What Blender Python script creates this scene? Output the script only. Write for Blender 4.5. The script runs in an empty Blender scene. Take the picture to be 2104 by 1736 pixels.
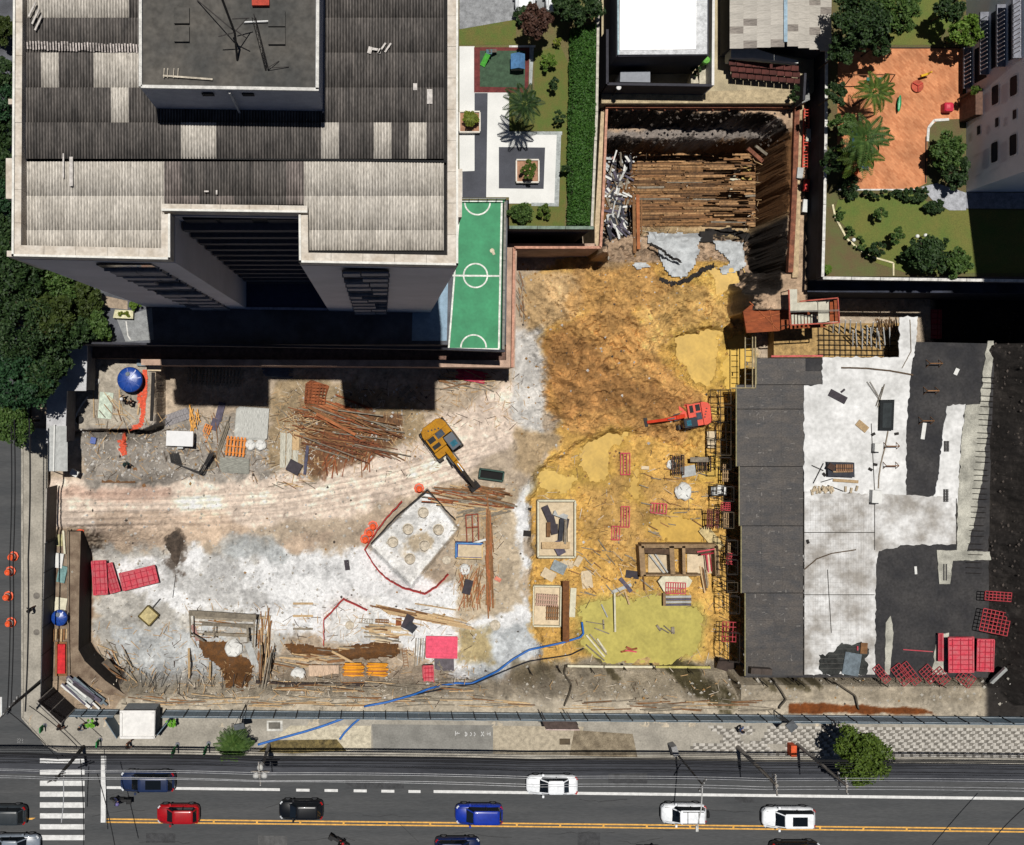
import bpy,bmesh,math,random
import numpy as np
from mathutils import Vector,Matrix,Quaternion
random.seed(7)
R=math.radians
sc=bpy.context.scene
COL=sc.collection
# ---------------------------------------------------------------- camera, sky, sun, exposure
H=95.0 # drone height above the street (m)
SPX=22.6 # picture units (1/2104 of the width) per metre at street level
NX,NY=783.0,811.5 # point straight below the drone
cam=bpy.data.cameras.new('camera');camo=bpy.data.objects.new('camera',cam);COL.objects.link(camo)
camo.location=(0,0,H);camo.rotation_euler=(0,0,0)
cam.sensor_fit='HORIZONTAL';cam.sensor_width=36.0
cam.lens=36.0*SPX*H/2104.0
cam.shift_x=(1052-NX)/2104.0;cam.shift_y=-(868-NY)/2104.0
cam.clip_start=1.0;cam.clip_end=2000.0
sc.camera=camo
SUN=Vector((-0.98,8.6,41.7)).normalized()
w=bpy.data.worlds.new('World');sc.world=w;w.use_nodes=True
nt=w.node_tree;bg=nt.nodes['Background']
sky=nt.nodes.new('ShaderNodeTexSky');sky.sky_type='NISHITA';sky.sun_disc=False
sky.air_density=0.34;sky.dust_density=0.25
sky.sun_elevation=math.asin(SUN.z);sky.sun_rotation=math.atan2(SUN.x,SUN.y)
nt.links.new(sky.outputs[0],bg.inputs[0]);bg.inputs[1].default_value=0.05
sl=bpy.data.lights.new('sun','SUN');sl.energy=5.0;sl.angle=R(0.5);sl.color=(1,0.965,0.91)
so=bpy.data.objects.new('sun',sl);COL.objects.link(so);so.location=SUN*120
so.rotation_euler=SUN.to_track_quat('Z','Y').to_euler()
vs=sc.view_settings;vs.view_transform='Standard';vs.look='None';vs.exposure=0.14;vs.gamma=1.0
# ---------------------------------------------------------------- coordinates
ZL,ZC,ZF,ZM,ZD=5.0,1.5,-4.0,-5.0,-0.5 # uphill lots, capping beam, site floor, mud, slab
def P(fx,fy,z=0.0):
    k=(H-z)/(H*SPX)
    return Vector(((fx-NX)*k,(NY-fy)*k,z))
def T(c,r,u,v):return(526*c+u/4.0,434*r+v/4.0)
def mpu(z):return(H-z)/(H*SPX)
# ---------------------------------------------------------------- materials
GAIN=0.62
def lin(c):
    c=c/255.0
    return c/12.92 if c<=0.04045 else((c+0.055)/1.055)**2.4
def alb(rgb,g=GAIN):return tuple(min(0.85,lin(c)*g)for c in rgb)
MATS={}
def mat(key,rgb=(128,128,128),rough=0.85,var=0.18,scale=2.5,fine=14.0,bump=0.25,metal=0.0,stretch=None,
        rgb2=None,rnd=0.0,spec=0.3,world=False,coat=0.0,trans=0.0,g=GAIN,bdist=0.03):
    if key in MATS:return MATS[key]
    m=bpy.data.materials.new(key);m.use_nodes=True;n=m.node_tree.nodes;l=m.node_tree.links
    b=n['Principled BSDF'];b.inputs['Roughness'].default_value=rough;b.inputs['Metallic'].default_value=metal
    b.inputs['Specular IOR Level'].default_value=spec;b.inputs['Coat Weight'].default_value=coat
    b.inputs['Transmission Weight'].default_value=trans
    a=alb(rgb,g);c2=alb(rgb2,g)if rgb2 else tuple(x*(1-var*1.6)for x in a);c1=a if rgb2 else tuple(min(.9,x*(1+var))for x in a)
    if world:co=n.new('ShaderNodeNewGeometry').outputs['Position']
    else:co=n.new('ShaderNodeTexCoord').outputs['Object']
    if stretch:
        mp=n.new('ShaderNodeMapping');mp.inputs['Scale'].default_value=stretch;l.new(co,mp.inputs[0]);co=mp.outputs[0]
    n1=n.new('ShaderNodeTexNoise');n1.inputs['Scale'].default_value=scale;n1.inputs['Detail'].default_value=6;n1.inputs['Roughness'].default_value=.62
    n2=n.new('ShaderNodeTexNoise');n2.inputs['Scale'].default_value=fine;n2.inputs['Detail'].default_value=4
    l.new(co,n1.inputs['Vector']);l.new(co,n2.inputs['Vector'])
    rp=n.new('ShaderNodeMapRange');rp.inputs[1].default_value=.36;rp.inputs[2].default_value=.64;l.new(n1.outputs[0],rp.inputs[0])
    mx=n.new('ShaderNodeMix');mx.data_type='RGBA';mx.inputs['A'].default_value=(*c1,1);mx.inputs['B'].default_value=(*c2,1);l.new(rp.outputs[0],mx.inputs['Factor'])
    mr=n.new('ShaderNodeMapRange');mr.inputs[1].default_value=.3;mr.inputs[2].default_value=.7
    mr.inputs[3].default_value=1-var;mr.inputs[4].default_value=1+var;l.new(n2.outputs[0],mr.inputs[0])
    hs=n.new('ShaderNodeHueSaturation');l.new(mx.outputs['Result'],hs.inputs['Color'])
    if rnd:
        oi=n.new('ShaderNodeObjectInfo');m2=n.new('ShaderNodeMapRange');m2.inputs[3].default_value=1-rnd;m2.inputs[4].default_value=1+rnd
        l.new(oi.outputs['Random'],m2.inputs[0]);mm=n.new('ShaderNodeMath');mm.operation='MULTIPLY'
        l.new(m2.outputs[0],mm.inputs[0]);l.new(mr.outputs[0],mm.inputs[1]);l.new(mm.outputs[0],hs.inputs['Value'])
    else:l.new(mr.outputs[0],hs.inputs['Value'])
    l.new(hs.outputs[0],b.inputs['Base Color'])
    if bump:
        bp=n.new('ShaderNodeBump');bp.inputs['Strength'].default_value=bump;bp.inputs['Distance'].default_value=bdist
        l.new(n2.outputs[0],bp.inputs['Height']);l.new(bp.outputs[0],b.inputs['Normal'])
    MATS[key]=m
    return m
def leafmat(key,rgb,rgb2):
    if key in MATS:return MATS[key]
    m=bpy.data.materials.new(key);m.use_nodes=True;n=m.node_tree.nodes;l=m.node_tree.links
    b=n['Principled BSDF'];b.inputs['Roughness'].default_value=.6;b.inputs['Specular IOR Level'].default_value=.25
    g=n.new('ShaderNodeNewGeometry');mx=n.new('ShaderNodeMix');mx.data_type='RGBA'
    mx.inputs['A'].default_value=(*rgb,1);mx.inputs['B'].default_value=(*rgb2,1)
    l.new(g.outputs['Random Per Island'],mx.inputs['Factor']);l.new(mx.outputs['Result'],b.inputs['Base Color'])
    tr=n.new('ShaderNodeBsdfTranslucent');l.new(mx.outputs['Result'],tr.inputs[0])
    ms=n.new('ShaderNodeMixShader');ms.inputs[0].default_value=.25
    l.new(b.outputs[0],ms.inputs[1]);l.new(tr.outputs[0],ms.inputs[2]);l.new(ms.outputs[0],n['Material Output'].inputs[0])
    MATS[key]=m
    return m
def glass(key,rgb=(20,26,32),rough=.08):
    return mat(key,rgb,rough=rough,var=.05,bump=0,spec=.6,coat=.3,g=1)
# ---------------------------------------------------------------- mesh builder
class MB:
    def __init__(s):s.v=[];s.f=[];s.mi=[]
    def add(s,vs,fs,m=0):
        o=len(s.v);s.v+=[tuple(p)for p in vs];s.f+=[tuple(i+o for i in f)for f in fs];s.mi+=[m]*len(fs);return s
    def box(s,c,size,rz=0.0,rx=0.0,ry=0.0,m=0):
        q=Matrix.Rotation(rz,3,'Z')@Matrix.Rotation(ry,3,'Y')@Matrix.Rotation(rx,3,'X');c=Vector(c)
        a,b,d=size[0]/2,size[1]/2,size[2]/2
        vs=[c+q@Vector((x,y,z))for z in(-d,d)for x,y in((-a,-b),(a,-b),(a,b),(-a,b))]
        return s.add(vs,[(3,2,1,0),(4,5,6,7),(0,1,5,4),(1,2,6,5),(2,3,7,6),(3,0,4,7)],m)
    def beam(s,p0,p1,wd,ht,m=0,up=Vector((0,0,1))):
        p0=Vector(p0);p1=Vector(p1);d=p1-p0
        if d.length<1e-5:return s
        d.normalize()
        if abs(d.dot(up))>.98:up=Vector((0,1,0))
        x=d.cross(up).normalized();y=x.cross(d).normalized()
        vs=[p+x*a*wd/2+y*b*ht/2 for p in(p0,p1)for a,b in((-1,-1),(1,-1),(1,1),(-1,1))]
        return s.add(vs,[(3,2,1,0),(4,5,6,7),(0,1,5,4),(1,2,6,5),(2,3,7,6),(3,0,4,7)],m)
    def prism(s,pts,z0,z1,m=0,mside=None):
        a=sum(pts[i][0]*pts[(i+1)%len(pts)][1]-pts[(i+1)%len(pts)][0]*pts[i][1]for i in range(len(pts)))
        if a<0:pts=pts[::-1]
        k=len(pts);vs=[(p[0],p[1],z0)for p in pts]+[(p[0],p[1],z1)for p in pts]
        o=len(s.v);s.add(vs,[tuple(range(k,2*k)),tuple(range(k))[::-1]],m)
        s.f+=[(o+i,o+(i+1)%k,o+k+(i+1)%k,o+k+i)for i in range(k)];s.mi+=[m if mside is None else mside]*k
        return s
    def prismF(s,fp,z1,z0,m=0,mside=None):return s.prism([P(x,y,z1)[:2]for x,y in fp],z0,z1,m,mside)
    def tube(s,path,r,n=6,m=0,cap=True,r1=None):
        path=[Vector(p)for p in path];k=len(path);rings=[]
        for i,p in enumerate(path):
            d=(path[min(i+1,k-1)]-path[max(i-1,0)])
            d=d.normalized()if d.length>1e-6 else Vector((0,0,1))
            u=Vector((0,0,1))if abs(d.z)<.9 else Vector((1,0,0))
            x=d.cross(u).normalized();y=x.cross(d)
            rr=r if r1 is None else r+(r1-r)*i/max(1,k-1)
            rings.append([p+(x*math.cos(t)+y*math.sin(t))*rr for t in[2*math.pi*j/n for j in range(n)]])
        fs=[(i*n+j,i*n+(j+1)%n,(i+1)*n+(j+1)%n,(i+1)*n+j)for i in range(k-1)for j in range(n)]
        if cap:fs+=[tuple(range(n))[::-1],tuple(range((k-1)*n,k*n))]
        return s.add([q for r_ in rings for q in r_],fs,m)
    def lathe(s,c,prof,n=16,m=0):
        c=Vector(c);k=len(prof)
        vs=[c+Vector((r*math.cos(2*math.pi*j/n),r*math.sin(2*math.pi*j/n),z))for r,z in prof for j in range(n)]
        fs=[(i*n+j,i*n+(j+1)%n,(i+1)*n+(j+1)%n,(i+1)*n+j)for i in range(k-1)for j in range(n)]
        fs+=[tuple(range(n))[::-1],tuple(range((k-1)*n,k*n))]
        return s.add(vs,fs,m)
    def loft(s,rings,m=0,cap=True):
        n=len(rings[0]);k=len(rings)
        fs=[(i*n+j,i*n+(j+1)%n,(i+1)*n+(j+1)%n,(i+1)*n+j)for i in range(k-1)for j in range(n)]
        if cap:fs+=[tuple(range(n))[::-1],tuple(range((k-1)*n,k*n))]
        return s.add([q for r_ in rings for q in r_],fs,m)
    def mesh(s,name,mats,off=Vector((0,0,0)),smooth=False):
        me=bpy.data.meshes.new(name);me.from_pydata([(a-off.x,b-off.y,c-off.z)for a,b,c in s.v],[],s.f)
        for mm in(mats if isinstance(mats,(list,tuple))else[mats]):me.materials.append(mm)
        if any(s.mi):me.polygons.foreach_set('material_index',s.mi)
        if smooth:me.polygons.foreach_set('use_smooth',[True]*len(s.f))
        me.update();return me
    def build(s,name,mats,parent=None,smooth=False):
        off=Vector((0,0,0));q=parent
        while q is not None:off=off+q.location;q=q.parent
        if parent is None or True:
            xs=np.array(s.v);cen=Vector((float((xs[:,0].min()+xs[:,0].max())/2),float((xs[:,1].min()+xs[:,1].max())/2),float(xs[:,2].min())))
        me=s.mesh(name,mats,cen,smooth);o=bpy.data.objects.new(name,me);COL.objects.link(o);o.location=cen-off
        o.parent=parent
        return o
def place(name,me,parent=None,loc=(0,0,0),rz=0.0,scale=None):
    o=bpy.data.objects.new(name,me);COL.objects.link(o);o.location=loc;o.rotation_euler=(0,0,rz)
    if scale:o.scale=scale
    o.parent=parent;return o
def tag(o,label,cat,group=None):
    o['label']=label;o['category']=cat
    if group:o['group']=group
    return o
def thing(name,label,cat,loc=(0,0,0),group=None,rz=0.0):
    o=bpy.data.objects.new(name,None);COL.objects.link(o);o.location=loc;o.rotation_euler=(0,0,rz);o.empty_display_size=.3
    return tag(o,label,cat,group)
def struct(o,kind='structure'):o['kind']=kind;return o
def dup(root,loc,rz,label,group=None,swap=None,scale=None):
    r=root.copy();COL.objects.link(r);r.location=loc;r.rotation_euler=(0,0,rz);r['label']=label
    if group:r['group']=group
    if scale:r.scale=(scale,)*3
    def rec(src,dst):
        for ch in src.children:
            c=ch.copy();COL.objects.link(c);c.parent=dst
            if swap and c.data and c.data.materials:
                for i,sl_ in enumerate(c.material_slots):
                    if sl_.material.name in swap:
                        sl_.link='OBJECT';sl_.material=swap[sl_.material.name]
            rec(ch,c)
    rec(root,r);return r
def rect(cx,cy,wd,ht,rot=0.0):
    a=R(rot);ca,sa=math.cos(a),math.sin(a)
    return[(cx+x*ca-y*sa,cy+x*sa+y*ca)for x,y in((-wd/2,-ht/2),(wd/2,-ht/2),(wd/2,ht/2),(-wd/2,ht/2))]
ORD='first second third fourth fifth sixth seventh eighth ninth tenth eleventh twelfth thirteenth fourteenth fifteenth sixteenth seventeenth eighteenth nineteenth twentieth twentyfirst twentysecond'.split()
def rr(a,b):return random.uniform(a,b)
# ---------------------------------------------------------------- numpy noise
def _hash(ix,iy,seed):
    h=(ix.astype(np.int64)*374761393+iy.astype(np.int64)*668265263+seed*974634777)&0xffffffff
    h=((h^(h>>13))*1274126177)&0xffffffff
    return((h^(h>>16))&0xffff)/65535.0
def vnoise(X,Y,seed):
    x0=np.floor(X);y0=np.floor(Y);fx=X-x0;fy=Y-y0;fx=fx*fx*(3-2*fx);fy=fy*fy*(3-2*fy)
    a=_hash(x0,y0,seed);b=_hash(x0+1,y0,seed);c=_hash(x0,y0+1,seed);d=_hash(x0+1,y0+1,seed)
    return(a*(1-fx)+b*fx)*(1-fy)+(c*(1-fx)+d*fx)*fy-.5
def fbm(X,Y,scale,seed,oc=4,rough=.55):
    s=np.zeros_like(X);a=1.0;t=0
    for i in range(oc):
        s+=a*vnoise(X*scale*2**i+17.3*i,Y*scale*2**i-9.1*i,seed+i);t+=a;a*=rough
    return s/t*2
def sdf(X,Y,poly):
    d=np.full(X.shape,1e9);ins=np.zeros(X.shape,bool);k=len(poly)
    for i in range(k):
        ax,ay=poly[i];bx,by=poly[(i+1)%k];ex,ey=bx-ax,by-ay;wx,wy=X-ax,Y-ay
        t=np.clip((wx*ex+wy*ey)/(ex*ex+ey*ey+1e-12),0,1)
        d=np.minimum(d,(wx-ex*t)**2+(wy-ey*t)**2)
        c=((ay<=Y)&(by>Y))|((by<=Y)&(ay>Y))
        xi=ax+(Y-ay)/(by-ay+(1e-12 if by==ay else 0))*ex
        ins^=c&(X<xi)
    d=np.sqrt(d);return np.where(ins,-d,d)
def ss(a,b,x):
    t=np.clip((x-a)/(b-a),0,1);return t*t*(3-2*t)
# ================================================================ terrain of the building site
STEP=0.115
gx=np.arange(-32.0,66.0,STEP);gy=np.arange(-30.2,28.0,STEP)
X,Y=np.meshgrid(gx,gy)
def W(poly,z):return[tuple(P(a,b,z)[:2])for a,b in poly]
def inside(poly,z,wdt=.3,noise=0.0,nsc=.6,seed=1):
    d=sdf(X,Y,W(poly,z))
    if noise:d=d+fbm(X,Y,nsc,seed,6,.68)*noise*1.5
    return 1-ss(-wdt,wdt,d)
n_big=fbm(X,Y,.12,3,4);n_mid=fbm(X,Y,.5,11,5);n_fine=fbm(X,Y,2.2,23,3)
hz=np.full(X.shape,ZF)
def setz(poly,z,wdt=.15,noise=0.0,nsc=.6,seed=5,zp=None):
    global hz
    m_=inside(poly,z if zp is None and not isinstance(z,np.ndarray)else(zp if zp is not None else ZF),wdt,noise,nsc,seed);hz=hz*(1-m_)+z*m_
FX=NX+X*SPX*H/(H+4);FY=NY-Y*SPX*H/(H+4) # picture coordinates at floor depth
# mud basin, mud slope to the north
setz([(1088,1040),(1105,965),(1200,900),(1330,880),(1640,860),(2300,840),(2300,1366),(1112,1366),(1096,1250)],ZM,.45,.5)
setz([(1530,560),(2300,560),(2300,1366),(1530,1366)],ZM,.4)
setz([(1120,720),(1190,640),(1330,560),(1400,600),(1330,720),(1400,800),(1300,860),(1150,850)],ZF+.75+n_mid*.5,1.2,.8)
setz([(1210,490),(1330,505),(1300,610),(1180,640),(1080,690),(1085,600)],ZF+.5+n_mid*.35,.8,.5)
setz([(1395,690),(1470,670),(1535,650),(1535,800),(1480,815),(1420,790),(1385,750)],ZM+.15,.7,.6)
# upper pit: ledge, bench, floor
setz([(1236,190),(1660,190),(1660,640),(1545,640),(1545,520),(1236,520)],1.6+n_mid*.12,.12,zp=1.6)
setz([(1236,238),(1560,238),(1600,262),(1597,590),(1540,600),(1535,500),(1236,505)],-1.9+n_mid*.35,.3,.35,.8,zp=1.2)
setz([(1236,292),(1582,292),(1582,560),(1530,545),(1440,540),(1330,500),(1236,490)],-6.9+n_mid*.12,.4,.35,.9,zp=-1.9)
setz([(1236,478),(1330,470),(1420,480),(1540,486),(1538,600),(1236,560)],-4.4+n_mid*.3,.9,.4,zp=-4.4)
# lorry ramp from the street gate, raised work slab, ledge along the street fence
ramp=-.1-(-.1-ZF)*ss(125,470,FX)
setz([(60,960),(240,960),(520,940),(520,1090),(300,1100),(60,1110)],ramp,2.2,.3)
setz([(60,860),(300,900),(420,880),(470,960),(300,990),(60,990)],-.9-3.1*ss(260,470,FX),.8)
setz([(60,690),(322,690),(322,872),(292,884),(60,884)],-.6,.12,.1)
setz([(60,1088),(140,1090),(140,1345),(165,1400),(240,1432),(262,1520),(60,1520)],-.2,.12,.1,zp=-.2)
# sunken pad with pile heads, small pad
PAD=[(760,1121),(877,1004),(942,1086),(845,1204)]
setz(PAD,ZF-.75,.14,.05)
setz([(664,1262),(705,1228),(772,1262),(772,1316),(664,1316)],ZF-.12,.12,.05)
# south bank below the street hoarding
yf=np.interp(X,[P(100,1456)[0],P(2300,1474)[0]],[P(100,1456)[1],P(2300,1474)[1]])
tt=Y-yf
bank=1-ss(.9,3.3,tt+n_mid*.35)
bank_r=1-ss(2.6,3.3,tt)
hb=np.where(X>P(1522,0)[0],bank_r,bank)
hz=np.maximum(hz,hz+(-.05-hz)*hb)
# dark bank on the east side
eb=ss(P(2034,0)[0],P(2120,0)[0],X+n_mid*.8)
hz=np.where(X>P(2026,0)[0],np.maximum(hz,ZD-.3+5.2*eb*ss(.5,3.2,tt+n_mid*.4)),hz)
# relief
mudm=inside([(1085,700),(1210,500),(1540,500),(1540,1370),(1100,1370)],ZF,1.0,.6)
clod=1-np.abs(fbm(X+n_mid*.5,Y+n_mid*.4,1.0,141,3))*2.2;clod2=1-np.abs(fbm(X,Y+n_mid*.3,2.4,151,2))*2.0
hz=hz+n_mid*.05+n_fine*.03+clod2*.035+mudm*(np.abs(n_mid)*-.22+clod*.16+clod2*.08)
setz([(1880,560),(2300,560),(2300,716),(1880,710)],-9.0,.3,zp=-8.5)
hz-=.35*np.exp(-((fbm(X,Y,.35,71,4))/.03)**2)*mudm*ss(.0,.3,n_big)
for off,dep in((-22,.12),(-9,.16),(3,.12),(14,.14),(28,.12),(42,.1)): # wheel tracks of the lorries
    path=np.interp(FX,[110,400,600,800,1000,1100],[1030,1035,1022,985,925,880])+off
    hz-=dep*np.exp(-((FY-path)/3.2)**2)*ss(120,180,FX)*(1-ss(950,1080,FX))
rough_l=inside([(165,880),(640,790),(860,870),(640,985),(200,985)],ZF,1.0,.6)
hz+=rough_l*(n_fine*.09+n_mid*.1)
hz+=inside([(470,1330),(830,1325),(830,1350),(700,1358),(580,1350)],ZF,.5,.3)*.3
ca_,sa_=math.cos(R(-38)),math.sin(R(-38));U_=X*ca_+Y*sa_;V_=-X*sa_+Y*ca_
gully=fbm(U_*.35,V_+n_mid*.4,.75,201,5,.6);gul2=fbm(U_*.5+9,V_+n_mid*.3,2.0,211,4,.65)
northm=inside([(1085,600),(1215,500),(1540,500),(1540,860),(1400,900),(1120,880)],ZF,1.0,.6)
hz+=northm*(gully*.75+np.abs(gul2)*-.26)
pit0=inside([(1236,190),(1660,190),(1660,640),(1530,640),(1530,500),(1236,500)],0,.3)
hz+=pit0*ss(.4,1.4,np.hypot(*np.gradient(hz,STEP)))*(clod-.5)*.5
POOLS=[([(1190,1262),(1210,1236),(1250,1230),(1345,1222),(1362,1236),(1430,1246),(1444,1275),(1440,1310),(1425,1350),(1380,1366),(1240,1364),(1205,1330)],ZM+.05,(188,176,92)),
 ([(1384,690),(1412,684),(1450,676),(1490,684),(1500,720),(1496,770),(1460,790),(1420,780),(1400,750),(1382,730)],ZM+.1,(214,176,86)),
 ([(1188,935),(1205,905),(1250,886),(1280,888),(1276,910),(1250,925),(1238,985),(1200,985),(1187,960)],ZM,(210,172,82)),
 ([(1110,965),(1180,985),(1160,1010),(1096,1003)],ZM+.06,(212,176,84)),([(1500,700),(1534,690),(1534,795),(1490,800)],ZM+.1,(220,180,80)),
 ([(1380,1060),(1440,1075),(1444,1115),(1360,1110),(1340,1080)],ZM,(208,168,78)),([(1440,945),(1484,950),(1484,985),(1436,980)],ZM,(212,174,80)),([(1300,955),(1318,950),(1312,1030),(1296,1020)],ZM,(208,168,78)),([(1455,555),(1510,545),(1520,580),(1470,610)],ZM+.45,(220,182,98))]
for pl_,z_,_ in POOLS:
    d_=sdf(X,Y,W(pl_,z_))+fbm(X,Y,.8,171,4,.65)*.8;m_=1-ss(-.25,.15,d_)
    hz=hz*(1-m_)+np.minimum(hz,z_-.12)*m_;hz=np.where((d_>.1)&(d_<1.3),np.maximum(hz,z_+.02+.05*clod2),hz)
# ---- colour of the soil, zone by zone (picture tones, turned into albedo)
colr=np.zeros(X.shape+(3,));colr[:]=(196,178,156)
def paint(poly,rgb,z=ZF,wdt=.5,noise=.6,nsc=.5,seed=31,k=1.0):
    global colr
    m_=(inside(poly,z,wdt*(.45 if wdt>=.7 else.8),noise,nsc,seed)*k)[...,None];colr=colr*(1-m_)+np.array(rgb,float)*m_
def paintm(m_,rgb):
    global colr
    m_=m_[...,None];colr=colr*(1-m_)+np.array(rgb,float)*m_
paint([(100,980),(520,960),(860,880),(1060,780),(1080,900),(900,1000),(720,1060),(520,1080),(100,1090)],(246,226,208),k=.95)
paint([(120,990),(360,1000),(360,1020),(120,1015)],(226,194,174),seed=8)
paint([(200,1040),(460,1050),(560,1120),(700,1080),(640,1140),(420,1120),(220,1130)],(216,190,166),seed=9,k=.7)
paint([(190,1130),(520,1120),(640,1180),(600,1300),(500,1400),(220,1400),(190,1300)],(200,196,188),wdt=1.2,noise=1.6,seed=12)
paint([(200,1170),(420,1130),(640,1140),(740,1120),(900,1200),(940,1180),(1075,1010),(1096,1000),(1080,1260),(1090,1350),(940,1400),(840,1330),(600,1300),(430,1240),(360,1260)],(252,252,252),wdt=1.0,noise=1.2,seed=14)
paint([(300,1130),(480,1150),(560,1240),(420,1250),(340,1200)],(150,148,144),wdt=1.4,noise=1.8,seed=15,k=.5)
paint([(220,1300),(430,1280),(500,1380),(300,1390)],(206,210,212),wdt=1.0,noise=1.2,seed=16,k=.8)
paint([(335,1095),(375,1085),(385,1140),(362,1190),(340,1150)],(88,76,66),wdt=.4,noise=1.2,nsc=1.0,seed=17,k=.8)
paint([(470,1090),(580,1100),(600,1150),(480,1150)],(168,172,172),wdt=1.0,noise=1.0,seed=18,k=.7)
paint(PAD,(244,243,240),wdt=.1,noise=.05)
paint([(842,1105),(880,1095),(890,1130),(835,1135)],(188,160,118),wdt=.8,noise=1.2,seed=19,k=.6)
paint([(660,1225),(780,1225),(780,1320),(660,1320)],(244,243,240),wdt=.3,noise=.2)
paint([(1000,1300),(1100,1270),(1150,1340),(960,1400)],(206,210,212),seed=20,wdt=.8,noise=1.0)
paint([(940,1290),(1010,1290),(1015,1360),(940,1360)],(188,170,128),seed=21,wdt=.6,noise=.8)
paint([(935,1040),(1060,1000),(1075,1240),(940,1290)],(190,168,136),seed=22,wdt=.8,noise=.8,k=.8)
paint([(165,880),(460,850),(640,930),(560,980),(200,985)],(166,158,148),wdt=1.0,noise=1.2,seed=24)
paint([(560,785),(720,785),(900,850),(850,900),(640,980),(560,960)],(168,148,118),wdt=1.0,noise=1.2,seed=25)
paint([(620,830),(800,850),(840,900),(700,960),(620,970)],(112,76,52),wdt=.7,noise=1.3,seed=26,k=.8)
paint([(195,745),(310,745),(305,870),(160,880),(160,810),(195,805)],(190,180,164),z=-.6,wdt=.3,noise=.4)
# mud
paint([(1085,580),(1215,500),(1330,500),(1540,500),(1540,860),(1540,1372),(1110,1372),(1092,1100),(1100,980),(1160,900),(1120,840),(1110,720)],(226,180,100),wdt=.7,noise=1.0,seed=33)
paint([(1075,560),(1200,560),(1190,640),(1100,690),(1075,690)],(214,180,132),seed=34)
paint([(1130,660),(1300,620),(1340,720),(1450,810),(1400,900),(1160,900),(1120,800)],(206,158,96),wdt=1.0,noise=1.6,seed=35)
paint([(1120,700),(1170,690),(1330,780),(1440,830),(1420,870),(1300,850),(1130,860),(1110,800)],(170,124,76),wdt=.8,noise=1.5,seed=63,k=.65)
paint([(1200,540),(1340,540),(1400,640),(1250,650),(1160,620)],(206,160,100),wdt=1.0,noise=1.5,seed=36,k=.8)
paint([(1290,640),(1420,580),(1530,560),(1535,690),(1400,700),(1320,720)],(226,184,116),wdt=1.0,noise=1.4,seed=37,k=.8)
paint([(1400,560),(1530,540),(1530,640),(1460,600)],(230,190,102),wdt=.6,noise=1.0,seed=38,k=.8)
paint([(1200,990),(1420,960),(1440,1120),(1300,1180),(1220,1120)],(202,162,98),wdt=1.0,noise=1.6,seed=39,k=.8)
paint([(1060,680),(1110,680),(1120,790),(1110,900),(1050,860),(1045,760)],(216,212,206),wdt=.6,noise=1.0,seed=40)
paint([(1060,880),(1150,900),(1100,980),(1060,960)],(190,166,132),seed=41)
paint([(1230,500),(1320,495),(1300,540),(1215,560)],(196,164,122),seed=42)
for pl_,z_,c_ in POOLS:
    m_=(1-ss(-.2,1.3,sdf(X,Y,W(pl_,z_))+fbm(X,Y,.8,171,4,.65)*.8))*.8;paintm(m_,(c_[0]*.97,c_[1]*.97,c_[2]*1.02))
# banks and pit
paint([(60,1395),(1100,1400),(1110,1372),(1500,1372),(1530,1380),(2300,1392),(2300,1520),(60,1520)],(176,164,144),z=-2,wdt=.5,noise=.6,seed=44)
paint([(60,1425),(2300,1440),(2300,1520),(60,1520)],(198,186,166),z=-.5,wdt=.3,noise=.5,seed=45)
paint([(1365,1365),(1420,1368),(1500,1430),(1480,1450),(1420,1420)],(74,68,44),z=-2,wdt=.4,noise=.8,nsc=1.0,seed=46,k=.85)
for pl_ in([(1238,1372),(1250,1372),(1284,1402),(1270,1406)],[(1590,1386),(1640,1388),(1650,1408),(1612,1406)],[(1550,1386),(1566,1386),(1590,1412),(1578,1416)],[(1640,1386),(1664,1384),(1688,1404),(1670,1408)]):paint(pl_,(84,76,54),z=-1.5,wdt=.2,noise=.4,nsc=1.2,seed=61,k=.8)
paint([(1060,1370),(1160,1372),(1140,1400),(1060,1400)],(120,108,84),z=-2,wdt=.5,noise=.8,seed=47,k=.7)
paint([(1620,1446),(1750,1446),(1905,1456),(1925,1468),(1620,1464)],(126,72,36),z=-.1,wdt=.12,noise=.25,seed=48)
paint([(60,1088),(166,1090),(164,1345),(188,1385),(262,1428),(200,1500),(60,1520)],(168,148,126),z=-.2,wdt=.2,noise=.4,seed=49)
paint([(140,1150),(170,1150),(166,1340),(215,1400),(245,1425),(140,1400)],(128,100,78),z=-.5,wdt=.2,noise=.4,seed=50,k=.8)
paint([(1236,190),(1660,190),(1660,640),(1545,640),(1545,520),(1236,520)],(196,168,140),z=1.6,wdt=.2,noise=.2,seed=51)
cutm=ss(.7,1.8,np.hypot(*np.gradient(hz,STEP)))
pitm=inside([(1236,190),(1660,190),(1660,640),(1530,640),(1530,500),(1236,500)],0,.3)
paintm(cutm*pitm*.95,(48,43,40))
paint([(1240,264),(1570,266),(1580,292),(1240,292)],(152,142,134),z=-1.9,wdt=.3,noise=.6,seed=52)
paint([(1236,314),(1562,314),(1562,470),(1236,470)],(118,84,54),z=-6.9,wdt=.3,noise=.5,seed=53)
paint([(1300,462),(1560,462),(1540,485),(1300,485)],(196,170,130),z=-6,wdt=.5,noise=.6,seed=54)
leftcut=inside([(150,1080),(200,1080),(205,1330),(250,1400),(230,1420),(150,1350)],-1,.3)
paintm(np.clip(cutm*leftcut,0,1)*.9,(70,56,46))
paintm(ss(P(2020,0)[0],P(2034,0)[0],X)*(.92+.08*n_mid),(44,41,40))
patch=ss(.05,.2,fbm(X,Y,.55,221,5,.65))-ss(.05,.22,fbm(X+40,Y,.6,231,5,.65))
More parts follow.
